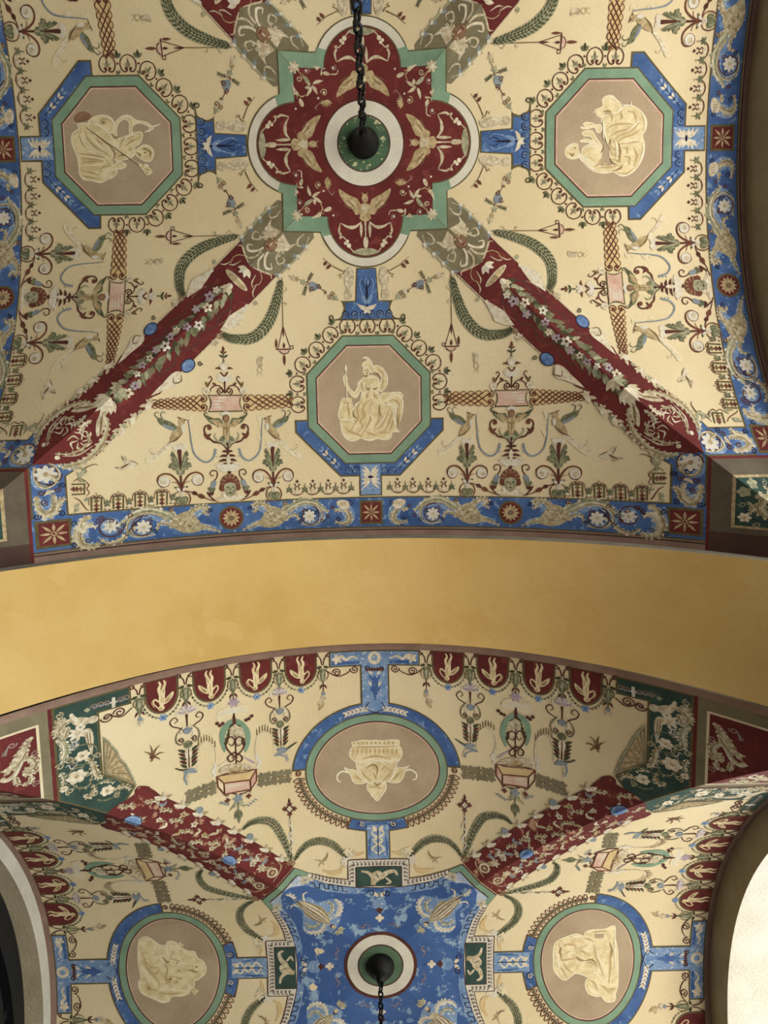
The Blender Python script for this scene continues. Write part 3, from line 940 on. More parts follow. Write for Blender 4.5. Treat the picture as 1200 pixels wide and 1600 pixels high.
        w.leaf(Q(5, 560, sg), PI / 2 - sg * .9, 13 * PXU, 7 * PXU, 'leaf', 3); w.leaf(Q(4, 570, sg), PI / 2 - sg * .3, 12 * PXU, 6 * PXU, 'leaf_pale', 3)
        w.stroke([Q(4, 650, sg), Q(40, 612, sg), Q(95, 600, sg), Q(120, 575, sg), Q(155, 530, sg), Q(152, 492, sg), Q(122, 478, sg), Q(108, 500, sg), Q(125, 512, sg)], (3, 2.2, 1.8), 'maroon', 1)
        w.disc(Q(120, 498, sg), 3.4 * PXU, 'rust', 2, n=10)
        w.leaf(Q(118, 585, sg), -PI / 2 + sg * .75, 14 * PXU, 6 * PXU, 'rust', 2); w.leaf(Q(135, 560, sg), -PI / 2 - sg * .9, 7 * PXU, 3 * PXU, 'maroon', 2)
        w.stroke([Q(3, 640, sg), Q(30, 610, sg), Q(70, 590, sg), Q(88, 555, sg), Q(75, 535, sg)], (3, 3, 1), 'leaf_pale', 2)
        for i, (y, L_) in enumerate(((650, 8), (682, 12), (712, 14), (738, 15))):
            w.leaf(Q(2, y + 25, sg), -PI / 2 + sg * (1.0 + .1 * i), L_ * PXU, 4 * PXU, 'maroon', 2, bend=sg * .5)
        for i in range(7): w.leaf(Q(0, 765, sg), PI / 2 - sg * (.3 + i * .2), (13 + i * 1.3) * PXU, 6 * PXU, 'white' if i % 2 else 'ivory', 2)
    w.poly([Q(-26, 470), Q(0, 462), Q(26, 470), Q(20, 520), Q(24, 575), Q(0, 590), Q(-24, 575), Q(-20, 520)], 'tan', 3, smooth=3)
    w.stroke([Q(0, 480), Q(0, 560)], (.6, 1.2, .6), 'tan_dark', 4)
    for sg in (1, -1): w.stroke([Q(4, 502, sg), Q(14, 506, sg), Q(18, 495, sg)], 1, 'tan_dark', 4)
    w.disc(Q(0, 434), 5.0 * PXU, 'tan_dark', 3, ry=6.2 * PXU, n=14); w.disc(Q(0, 438), 3.4 * PXU, 'flesh', 4, ry=4.6 * PXU, n=12)
    for i in range(5): w.disc(Q(-24 + 12 * i, 392 + abs(i - 2) * 4), 2.6 * PXU, 'white', 3, n=8)
    w.stroke([Q(2, 590), Q(2, 700)], (3, 3, 4), 'maroon', 2)
    w.leaf(Q(4, 690), PI / 2, 20 * PXU, 6 * PXU, 'ivory', 4)
    w.stroke([Q(8, 815), Q(6, 850)], (5.5, 4, 2.4), 'maroon', 2)
    P.part('winged_figure', w)
    # mask
    m = Paint()
    for i in range(13):
        a_ = PI + PI * i / 12
        m.disc(Q(8 + 50 * math.cos(a_), 905 + 50 * math.sin(a_)), 4.6 * PXU, 'rust' if i % 2 else 'flesh', 2, n=8)
    for x, y in ((-48, 935), (62, 935), (-42, 915), (58, 915), (-10, 880), (20, 880)): m.disc(Q(x, y), 5 * PXU, 'rust', 2, n=8)
    m.poly([Q(-34, 915), Q(8, 895), Q(50, 915), Q(46, 960), Q(28, 992), Q(8, 1000), Q(-12, 992), Q(-30, 960)], 'leaf_pale', 3, smooth=3)
    for sg in (1, -1):
        m.stroke([Q(8 + sg * 12, 932), Q(8 + sg * 30, 930)], (1, 2, 1), 'leaf_dark', 4)
        m.stroke([Q(8 + sg * 30, 950), Q(8 + sg * 20, 980)], (.6, 1.6, .6), 'leaf', 4)
        m.poly([Q(8 + sg * 48, 950), Q(8 + sg * 60, 990), Q(8 + sg * 112, 1012), Q(8 + sg * 60, 1022), Q(8, 1026), Q(8, 995), Q(8 + sg * 32, 990)], 'ivory', 2)
        m.stroke([Q(8 + sg * 45, 975), Q(8 + sg * 60, 1005), Q(8 + sg * 95, 1012)], (.8, 1.2, .6), 'bone', 3)
    m.stroke([Q(8, 935), Q(6, 958), Q(12, 962)], 1.2, 'leaf', 4); m.stroke([Q(-6, 975), Q(8, 970), Q(22, 975)], 1.6, 'maroon', 4)
    P.part('mask', m, label='curly haired green mask')
    # ribbons held by the birds
    for sg in (1, -1):
        rb = Paint()
        rb.stroke([Q(265, 440, sg), Q(256, 520, sg), Q(250, 600, sg), Q(228, 690, sg), Q(160, 742, sg), Q(105, 715, sg), Q(85, 650, sg)], (1, 2.4, 3), 'blue_grey', 1)
        rb.stroke([Q(262, 420, sg), Q(235, 430, sg), Q(250, 460, sg), Q(230, 480, sg)], (2, 5, 1), 'pale_halo', 0)
        rb.stroke([Q(245, 540, sg), Q(225, 565, sg), Q(250, 590, sg), Q(228, 605, sg)], (1, 5, 1), 'pale_halo', 0)
        for y in (655, 680, 705): rb.stroke([Q(88, y, sg), Q(72, y + 6, sg)], (1, 1.4, .4), 'blue_grey', 1)
        P.part('ribbon', rb)
        bd = Paint()
        q = lambda x, y: Q(700 - x, y, -sg) if sg > 0 else Q(700 - x, y, -sg)
        q = lambda x, y: (AX - sg * (700 - x) * K1, vv(y))
        bd.poly([q(*p) for p in ((330, 600), (260, 640), (190, 680), (150, 705), (150, 735), (200, 730), (260, 680), (330, 615))], 'pale_halo', 0, smooth=3)
        bd.stroke([q(*p) for p in ((330, 585), (290, 620), (240, 665), (180, 705), (150, 700))], (4, 5, 1.2), 'ivory', 1)
        bd.stroke([q(*p) for p in ((300, 600), (230, 670), (190, 665), (175, 640), (192, 628))], (1.4, 1.4, .7), 'bone', 1)
        bd.poly([q(*p) for p in ((400, 500), (378, 545), (345, 580), (310, 588), (318, 545), (345, 505), (380, 470))], 'tan', 2, smooth=3)
        bd.stroke([q(*p) for p in ((395, 530), (350, 575), (300, 598))], (1, 3, 1), 'tan_dark', 3)
        bd.poly([q(*p) for p in ((365, 500), (330, 455), (280, 435), (235, 420), (250, 465), (300, 490), (340, 512))], 'leaf', 2, smooth=3)
        bd.poly([q(*p) for p in ((350, 505), (310, 480), (262, 462), (285, 490), (330, 512))], 'blue_grey', 3, smooth=2)
        bd.stroke([q(*p) for p in ((240, 425), (220, 400), (232, 380), (245, 392))], (1.4, 1.2, .7), 'leaf', 2); bd.stroke([q(*p) for p in ((270, 432), (258, 400), (275, 378), (290, 390))], (1.4, 1.2, .7), 'leaf', 2)
        bd.poly([q(*p) for p in ((372, 445), (392, 425), (412, 435), (410, 465), (385, 480))], 'tan', 3, smooth=2)
        bd.poly([q(*p) for p in ((395, 470), (415, 490), (405, 525), (388, 510))], 'white', 4, smooth=2)
        bd.stroke([q(*p) for p in ((408, 438), (435, 440))], (2, 1, .4), 'maroon', 4); bd.stroke([q(*p) for p in ((390, 432), (372, 420), (362, 425))], (2, 1.2, .5), 'rust', 4)
        P.part('bird', bd)
        # plant under the bird
        pl = Paint()
        cx = 332
        q2 = lambda x, y, s2=1: (AX - sg * (cx - s2 * x) * K1, vv(y))
        for i in range(6):
            for s2 in (1, -1): pl.leaf(q2(0, 615, s2), PI / 2 * (.1 + .14 * i) if s2 * sg > 0 else PI - PI / 2 * (.1 + .14 * i), 11 * PXU, 5 * PXU, 'white' if i % 2 else 'ivory', 1)
        pl.poly([q2(-17, 645), q2(14, 645), q2(6, 790), q2(-2, 790)], 'maroon', 1)
        for s2 in (1, -1):
            A0 = 0 if s2 * sg > 0 else PI
            up = lambda a: -a if A0 == 0 else PI + a
            pl.poly([q2(6, 830, s2), q2(2, 770, s2), q2(12, 735, s2), q2(22, 700, s2), q2(35, 672, s2), q2(46, 655, s2), q2(56, 668, s2), q2(60, 688, s2), q2(45, 705, s2), q2(62, 708, s2), q2(46, 735, s2), q2(70, 742, s2), q2(78, 772, s2), q2(55, 775, s2), q2(48, 792, s2), q2(30, 788, s2), q2(26, 815, s2)], 'leaf', 2)
            pl.stroke([q2(4, 825, s2), q2(14, 770, s2), q2(40, 690, s2)], (1.4, 1.6, .5), 'leaf_pale', 3)
            pl.stroke([q2(8, 800, s2), q2(40, 768, s2), q2(68, 758, s2)], (1, 1.2, .4), 'leaf_pale', 3)
            pl.stroke([q2(4, 920, s2), q2(22, 870, s2), q2(60, 825, s2), q2(105, 812, s2), q2(145, 830, s2), q2(152, 868, s2), q2(128, 902, s2), q2(90, 895, s2), q2(76, 865, s2), q2(95, 840, s2)], (3, 1.9, 1.4), 'rust', 2)
            pl.disc(q2(112, 866, s2), 7.5 * PXU, 'white', 3, n=14); pl.disc(q2(118, 870, s2), 4 * PXU, 'bone', 4, n=10)
            pl.stroke([q2(0, 925, s2), q2(22, 885, s2), q2(60, 872, s2)], (1.4, 1, .8), 'rust', 2)
            pl.leaf(q2(12, 920, s2), up(.3), 8 * PXU, 3 * PXU, 'leaf_dark', 3)
            pl.poly([q2(2, 940, s2), q2(12, 955, s2), q2(12, 975, s2), q2(2, 978, s2)], 'white', 4)
            pl.leaf(q2(8, 940, s2), up(.9), 8 * PXU, 4 * PXU, 'white', 4)
            pl.poly([q2(0, 1042, s2), q2(22, 1035, s2), q2(44, 1010, s2), q2(42, 985, s2), q2(22, 978, s2), q2(0, 985, s2)], 'leaf', 3, smooth=2)
            pl.stroke([q2(6, 1035, s2), q2(24, 1015, s2), q2(24, 988, s2)], (.8, 1.6, .6), 'leaf_pale', 4)
            pl.stroke([q2(20, 942, s2), q2(48, 960, s2), q2(58, 1000, s2), q2(42, 1035, s2), q2(10, 1048, s2)], (1.2, 1.7, 1), 'rust', 2)
        pl.stroke([q2(0, 830), q2(0, 940)], (3, 2.6, 3.4), 'maroon', 2)
        P.part('leafy_plant', pl)
        # tendril from the plant to the mask with a blue bell flower
        td = Paint()
        q3 = lambda x, y: (AX - sg * (722 - x) * K1, vv(y))
        td.stroke([q3(*p) for p in ((400, 940), (440, 945), (470, 960), (520, 985), (575, 1010), (640, 1030))], (1.4, 1.6, 1.2), 'rust', 2)
        d0 = math.atan2(.5, sg)
        td.leaf(q3(458, 950), d0, 10 * PXU, 6 * PXU, 'maroon', 3); td.leaf(q3(498, 972), d0, 13 * PXU, 7 * PXU, 'rust', 3)
        td.stroke([q3(*p) for p in ((620, 1025), (590, 995), (575, 975), (590, 955))], (2, 2, 1.2), 'maroon', 2)
        for dx, an in ((-20, .5), (14, -.6), (0, 0)): td.leaf(q3(588 + dx * .3, 985), -PI / 2 - an * sg, 8 * PXU, 3.4 * PXU, 'maroon', 3)
        td.poly([q3(*p) for p in ((570, 930), (600, 918), (625, 930), (612, 958), (585, 955))], 'leaf', 3, smooth=2)
        td.poly([q3(*p) for p in ((590, 925), (600, 890), (612, 878), (635, 885), (622, 925))], 'blue_grey', 4, smooth=2)
        td.stroke([q3(*p) for p in ((618, 880), (640, 850), (640, 815), (610, 805), (592, 825), (605, 845), (618, 835))], (1.6, 1.6, 1), 'maroon', 2)
        P.part('tendril', td)
    return P

# ---- running borders along the frieze ----------------------------------
def build_keys():
    P = Painted('key_border', 'painted border', 'A', T4.one(640, 480), 2)
    for i, (cx, cy) in enumerate(((445, 512), (582, 500), (718, 487), (855, 474))):
        k = Paint()
        q = lambda x, y: T4.one(cx + x, cy + y)
        k.line([q(-30, 38), q(-32, -38), q(32, -40), q(30, 36)], 2.0, 'olive_line', 1)
        for j, y in enumerate((-20, 8, 30)):
            m = ('tan_dark', 'rust', 'maroon')[j]
            for a in (0, PI / 2, PI, 3 * PI / 2): k.leaf(q(0, y), a, 4.0 * PXU, 2.6 * PXU, m, 2)
        k.stroke([q(-48, 6), q(-45, -34), q(-20, -54), q(0, -44), q(20, -56), q(46, -36), q(50, 2)], (.8, 1.3, .8), 'rust', 1)
        k.spiral(q(-8, -44), 2.6 * PXU, .6 * PXU, 0, 1, 1, 'rust', 1); k.spiral(q(8, -46), 2.6 * PXU, .6 * PXU, PI, 1, 1, 'rust', 1, flip=-1)
        k.leaf(q(0, -52), -PI / 2, 5 * PXU, 3 * PXU, 'tan', 1)
        P.part('key_frame', k)
        s_ = Paint()
        for a_, l_ in ((-PI / 2 - .6, 6), (-PI / 2, 7), (-PI / 2 + .6, 6), (PI / 2 + .7, 5), (PI / 2 - .7, 5)): s_.leaf(T4.one(cx + 68, cy - 2), a_, l_ * PXU, 3.4 * PXU, 'leaf', 2)
        s_.disc(T4.one(cx + 68, cy + 20), 2.2 * PXU, 'ivory', 2, n=8)
        for sg in (1, -1): s_.stroke([T4.one(cx + 68, cy + 24), T4.one(cx + 68 + 14 * sg, cy + 34), T4.one(cx + 68 + 24 * sg, cy + 26)], (1, 1.2, .6), 'rust', 1)
        P.part('leaf_link', s_)
    k = Paint()                                   # the frame turned into the corner
    q = lambda x, y: T4.one(335 + x, 415 + y)
    k.line([q(-42, -28), q(36, -30), q(34, 32), q(-40, 36)], 2.0, 'olive_line', 1)
    for x in (-32, -12, 12):
        for a in (0, PI / 2, PI, 3 * PI / 2): k.leaf(q(x, 2), a, 4 * PXU, 2.6 * PXU, 'rust' if x < 0 else 'tan_dark', 2)
    k.stroke(T4([(300, 372), (330, 352), (370, 362), (398, 392), (385, 412), (400, 440), (380, 462)]), (.8, 1.4, .8), 'rust', 1)
    k.stroke(T4([(305, 470), (340, 488), (380, 540), (398, 548)]), (1, 1.6, .8), 'rust', 1)
    for p, a in (((365, 490), -.5), ((340, 505), 2.4), ((335, 530), 2.2), ((350, 340), -2.2), ((335, 330), -.6)): k.leaf(T4.one(*p), a, 9 * PXU, 4.5 * PXU, 'leaf_pale', 2)
    k.stroke(T4([(345, 330), (380, 310), (375, 285), (430, 262), (455, 268)]), (1, 1.8, .7), 'tan_dark', 1)
    P.part('corner_key', k)
    return P
def build_running():
    P = Painted('anthemion_border', 'painted border', 'A', T5.one(725, 100), 2)
    s_ = Paint()
    xs = [530, 627, 725, 820, 917]
    for i, x in enumerate(xs):
        y = 108 - i * 3
        for a, l_ in ((-PI / 2, 9), (-PI / 2 - .8, 7), (-PI / 2 + .8, 7), (0.3, 6), (PI - .3, 6)): s_.leaf(T5.one(x, y), a, l_ * PXU, 3 * PXU, 'leaf', 1)
        s_.disc(T5.one(x, y - 40), 1.5 * PXU, 'tan', 1, n=6)
        if i < 4:
            xm, ym = (x + xs[i + 1]) / 2, y - 2
            s_.stroke(T5([(x, y), (x + 22, ym + 22), (xm, ym + 28), (xm + 26, ym + 20), (xs[i + 1], ym)]), (1, 1.7, 1), 'rust', 1)
            s_.disc(T5.one(xm, ym + 6), 3.4 * PXU, 'ivory', 2, n=10)
            for sg in (1, -1): s_.stroke(T5([(xm + 3 * sg, ym), (xm + 16 * sg, ym - 12), (xm + 5 * sg, ym - 26), (xm + 17 * sg, ym - 38), (xm + 8 * sg, ym - 42)]), (1, 1.5, .8), 'maroon', 2)
            for a in (0, PI / 2, PI, 3 * PI / 2): s_.leaf(T5.one(xm, ym - 57), a, 2.8 * PXU, 2 * PXU, 'maroon', 2)
    P.part('anthemion_border', s_); return P

# ---- blue frieze --------------------------------------------------------
vF0 = T5.one(1037, 143)[1]; vF1 = T5.one(1037, 338)[1]; vM = T5.one(1037, 376)[1]
uC = T4.one(272, 580)[0]; uC2 = T4.one(40, 300)[0]
uE = (T4.one(182, 710)[0])
SQ = 19 * PXU
FEATHER = 1.0
def plume(p, pts, w, m='scroll', m2='scroll_hi', m3='tan_dark', layer=2, step=4, side=1.0, lobes=True):
    """a painted feathery scroll: tapered body, ragged leaflets on both edges, light and dark brush lines"""
    path = cr_spline(pts, 7); L = len(path) - 1
    if isinstance(w, (int, float)): w = (w * .4, w, w * .25)
    w = tuple(x * .78 * FEATHER for x in w)
    p.stroke(pts, w, m, layer, n=7)
    for i in range(1, L, step):
        t = i / L; d_ = path[min(i + 1, L)] - path[i - 1]; an = math.atan2(d_.y, d_.x)
        ww = (w[0] * (1 - 2 * t) + w[1] * 2 * t) if t < .5 else (w[1] * (2 - 2 * t) + w[2] * (2 * t - 1))
        if lobes:
            for sg in (1, -1):
                n_ = Vector((-math.sin(an), math.cos(an))) * sg * ww * .30 * PXU
                p.leaf(path[i] + n_, an + sg * (.55 + .3 * ((i // step) % 2)), (2.0 + ww * .50) * PXU * side, (1.3 + ww * .30) * PXU, m if (i // step) % 2 else m2, layer)
    off = lambda k: [q + Vector((-(path[min(i + 1, L)] - path[max(i - 1, 0)]).normalized().y, (path[min(i + 1, L)] - path[max(i - 1, 0)]).normalized().x)) * k * PXU for i, q in enumerate(path)]
    p.stroke(off(w[1] * .18), (.4, w[1] * .26, .4), m2, layer + 1, n=1)
    p.stroke(off(-w[1] * .26)[::1], (.3, max(.9, w[1] * .12), .3), m3, layer + 1, n=1)
def bird_scroll(p, q, dirm=1):
    """sea creature with leafy tail and flower scroll, drawn in T5 crop coordinates through q"""
    z = lambda *a: [q(*x) for x in a]
    for pts, w in (([(265, 335), (360, 300), (430, 265), (520, 240), (640, 185), (740, 230), (700, 305), (600, 310)], 17), ([(330, 200), (380, 220), (430, 270)], 16)): p.stroke(z(*pts), (w * .5, w, w * .4), 'blue_pale', 2)
    p.poly(z((330, 318), (400, 338), (470, 320), (515, 270), (500, 235), (440, 205), (395, 215), (350, 285)), 'scroll', 3, smooth=3)
    for i in range(5):
        for j in range(3): p.stroke(z((380 + 24 * i, 232 + 24 * j + (i % 2) * 8), (392 + 24 * i, 244 + 24 * j + (i % 2) * 8), (402 + 24 * i, 236 + 24 * j)), (.6, 1.7, .5), ('tan_dark', 'ivory', 'tan')[(i + j) % 3], 4)
    plume(p, z((410, 225), (375, 192), (330, 186), (305, 200), (330, 222), (300, 240)), (9, 6.5, 2), layer=3, step=3)
    plume(p, z((345, 305), (295, 325), (240, 352)), (8, 5, 2), layer=3)
    plume(p, z((490, 215), (505, 195), (500, 175)), (4, 3.4, 1), layer=3)
    plume(p, z((480, 250), (540, 205), (610, 172), (690, 180), (735, 215), (775, 240)), (13, 11, 3), 'leaf_pale', 'ivory', 'leaf', 3)
    plume(p, z((530, 245), (590, 200), (660, 190), (715, 215), (735, 262), (712, 305), (655, 320), (605, 312)), (3, 4.5, 2.4), layer=4, lobes=False)
    p.spiral(q(655, 265), 17 * PXU, 9 * PXU, -1.2, 1.0, 1.7, 'maroon', 5, flip=dirm)
    p.flower(q(655, 265), 10.5 * PXU, 8, 'white', 6, core='bone', fat=.9)
    plume(p, z((500, 290), (545, 258), (580, 262), (590, 300)), (6, 5, 1.6), layer=3)
    for a in ((600, 300), (735, 290), (770, 270), (800, 210), (620, 230), (690, 240), (505, 185), (285, 215)): p.spiral(q(*a), 3.6 * PXU, .8 * PXU, a[0], 1.2, 1.3, 'maroon' if a[0] % 3 else 'navy', 5)
def sea_horse(p, q):
    z = lambda *a: [q(*x) for x in a]
    p.stroke(z((830, 190), (880, 215), (905, 280), (860, 312)), (10, 20, 8), 'blue_pale', 2)
    plume(p, z((825, 175), (862, 200), (898, 250), (905, 288), (875, 312), (815, 302)), (7, 10, 2.4), layer=3, step=3)
    p.poly(z((828, 178), (862, 163), (905, 180), (898, 215), (860, 222), (842, 205)), 'ivory', 4, smooth=3)
    for i in range(4): p.stroke(z((845 + 14 * i, 175), (850 + 14 * i, 205)), (.6, 1.5, .5), 'tan', 5)
    plume(p, z((850, 222), (830, 232), (812, 222)), (5, 4, 1.4), layer=4)
    p.spiral(q(912, 180), 4 * PXU, 1 * PXU, 0, 1.2, 1.2, 'navy', 5); p.spiral(q(835, 280), 4 * PXU, 1 * PXU, 0, 1.2, 1.2, 'navy', 5)
def build_frieze():
    P = Painted('blue_frieze', 'painted frieze', 'A', (0, (vF0 + vF1) / 2), 1)
    g = Paint()
    e = 2.2 * PXU
    L0 = [(-abs(uC), vF0), (abs(uC), vF0)]
    uo = 0.3722
    g.poly([(-uo, vF0 - 0), (uo, vF0), (uo, vF1), (-uo, vF1)], 'olive_line', 0)
    g.poly([(-uo, vF0 + e), (uo, vF0 + e), (uo, vF1 - e), (-uo, vF1 - e)], 'blue', 1)
    ctop = [T4.one(*p) for p in ((272, 335), (345, 278), (200, 235), (60, 262))]
    for sg in (1, -1):
        a = abs(uC)
        tip = abs(ctop[0][1])
        # upright leg of the frieze along the corner
        pts = [(-a, vF0 + e), (-a, ctop[0][1]), (ctop[1][0], ctop[1][1]), (-ctop[3][1] * .93, ctop[3][1] * 1.0), (-uo, ctop[3][1] + .006), (-uo, vF0 + e)]
        pts = [(-a, vF0 + e), ctop[0], ctop[1], T4.one(235, 238), T4.one(90, 240), (-uo, T4.one(50, 275)[1]), (-uo, vF0 + e)]
        pts[1] = (-a, pts[1][1])
        pin = [(-a - e, vF0 + e), (-a - e, ctop[0][1]), T4.one(325, 278), T4.one(235, 243), T4.one(95, 245), (-uo + e, T4.one(50, 280)[1]), (-uo + e, vF0 + e)]
        g.poly([(-sg * x * -1, y) if sg > 0 else (-x, y) for x, y in pts], 'olive_line', 0)
        g.poly([(x, y) if sg > 0 else (-x, y) for x, y in pin], 'blue', 1)
    P.part('blue_ground', g)
    mv = Paint()
    mv.poly([(-vF1, vF1), (vF1, vF1), (BAYS['A']['half'], BAYS['A']['half']), (-BAYS['A']['half'], BAYS['A']['half'])], 'mauve', 0)
    mv.poly([(-vF1, vF1 + 2 * PXU), (vF1, vF1 + 2 * PXU), (vF1, vF1 + 4 * PXU), (-vF1, vF1 + 4 * PXU)], 'mauve_dark', 1)
    P.part('mauve_moulding', mv)
    def star(c):
        s_ = Paint()
        sq = lambda h: [(c[0] - h, c[1] - h), (c[0] + h, c[1] - h), (c[0] + h, c[1] + h), (c[0] - h, c[1] + h)]
        s_.poly(sq(SQ), 'olive_line', 2); s_.poly(sq(SQ - 3.6 * PXU), 'red', 3)
        for i in range(8): s_.leaf((c[0] + 3 * PXU * math.cos(i * PI / 4), c[1] + 3 * PXU * math.sin(i * PI / 4)), i * PI / 4, (11.5 if i % 2 == 0 else 14) * PXU, 3.4 * PXU, 'tan', 4)
        s_.ring(c, 1.6 * PXU, 3 * PXU, 'tan', 5, n=12)
        return s_
    vc = (vF0 + vF1) / 2
    P.part('star_square', star((0, vc)))
    for sg in (1, -1): P.part('star_square', star((sg * abs(uE), vc)))
    ru = abs(T5.one(167, 277)[0])
    for sg in (1, -1):
        s_ = Paint(); c = (sg * ru, vc)
        s_.disc(c, 18.5 * PXU, 'olive_line', 2, n=32); s_.disc(c, 15.5 * PXU, 'red', 3, n=32)
        for i in range(12): s_.leaf((c[0] + 3 * PXU * math.cos(i * PI / 6), c[1] + 3 * PXU * math.sin(i * PI / 6)), i * PI / 6, 10.5 * PXU, 4.6 * PXU, 'tan', 4)
        s_.disc(c, 2.6 * PXU, 'olive', 5, n=10)
        P.part('rosette', s_)
    for sg in (1, -1):
        c = Paint()
        # measured from T5 (left half); flatten the arch of the crop rows to the frieze
        def q(x, y):
            u, v = T5.one(x, y); return (sg * -u, v) if u < 0 else (sg * -u, v)
        q = lambda x, y: (sg * T5.one(x, y)[0], T5.one(x, y)[1])
        bird_scroll(c, q, sg); sea_horse(c, q)
        P.part('sea_creature', c)
        c = Paint()
        q = lambda x, y: (-sg * (2 * -ru - T5.one(x, y)[0]) * -1, T5.one(x, y)[1])
        q = lambda x, y: (sg * (-2 * ru - T5.one(x, y)[0]), T5.one(x, y)[1])
        bird_scroll(c, q, -sg)
        q4 = lambda x, y: (sg * T4.one(x, y)[0], T4.one(x, y)[1])
        c.spiral(q4(530, 650), 17 * PXU, 8 * PXU, 0, 1.1, 1.8, 'maroon', 3, flip=sg)
        c.disc(q4(535, 648), 12 * PXU, 'blue_pale', 2, n=16); c.flower(q4(535, 648), 10 * PXU, 7, 'white', 4, core='bone')
        z4 = lambda *t: [q4(*x) for x in t]
        c.stroke(z4((400, 600), (350, 650), (345, 720), (420, 770)), (10, 22, 8), 'blue_pale', 2)
        plume(c, z4((690, 650), (640, 690), (590, 738), (520, 755), (465, 728)), (5, 8, 2), layer=3)
        plume(c, z4((415, 588), (365, 606), (345, 655), (328, 715), (358, 770), (430, 776), (465, 752)), (5, 13, 3), layer=3, step=3)
        plume(c, z4((350, 690), (390, 640), (445, 655)), (8, 8, 2), 'ivory', layer=4)
        plume(c, z4((640, 690), (680, 640), (730, 590)), (2, 3, 1.5), 'navy', 'maroon', 'navy', 4, lobes=False)
        for a in ((395, 735), (310, 630), (305, 770), (610, 640), (450, 620), (480, 600), (660, 580)): c.spiral(q4(*a), 3.8 * PXU, .8 * PXU, a[1], 1.2, 1.3, 'navy' if a[0] % 3 else 'maroon', 5)
        P.part('leafy_scroll', c)
        c = Paint()                                # flower scroll in the upright leg
        c.stroke(z4((60, 300), (90, 390), (180, 370)), (8, 14, 8), 'blue_pale', 2); c.stroke(z4((75, 480), (130, 575), (185, 500)), (8, 20, 8), 'blue_pale', 2)
        plume(c, z4((58, 280), (60, 340), (85, 392), (130, 408), (190, 372), (212, 320), (182, 272), (140, 256)), (4, 6, 2), layer=3, lobes=False)
        c.spiral(q4(140, 325), 15 * PXU, 10 * PXU, 0, 1.0, 1.5, 'maroon', 4, flip=sg)
        c.flower(q4(130, 325), 12 * PXU, 8, 'white', 5, core='tan', fat=.9)
        plume(c, z4((150, 330), (180, 345), (200, 375)), (5, 5, 1.5), layer=6)
        plume(c, z4((68, 462), (80, 530), (125, 582), (180, 552), (188, 500), (172, 452)), (5, 11, 3), layer=3, step=3)
        plume(c, z4((190, 560), (205, 500), (245, 475)), (9, 9, 2), layer=3, step=3)
        plume(c, z4((115, 455), (150, 435), (185, 428)), (2, 8, 2), 'ivory', layer=4, lobes=False)
        for a in ((120, 500), (235, 395), (230, 570), (100, 440), (150, 380), (200, 420), (75, 590)): c.spiral(q4(*a), 4.2 * PXU, .8 * PXU, a[0], 1.3, 1.4, 'navy' if a[0] % 4 else 'maroon', 5)
        plume(c, z4((205, 262), (250, 282), (300, 275), (345, 266)), (3, 7, 1.5), 'leaf_pale', 'ivory', 'leaf', 3)
        P.part('flower_scroll', c)
    return P
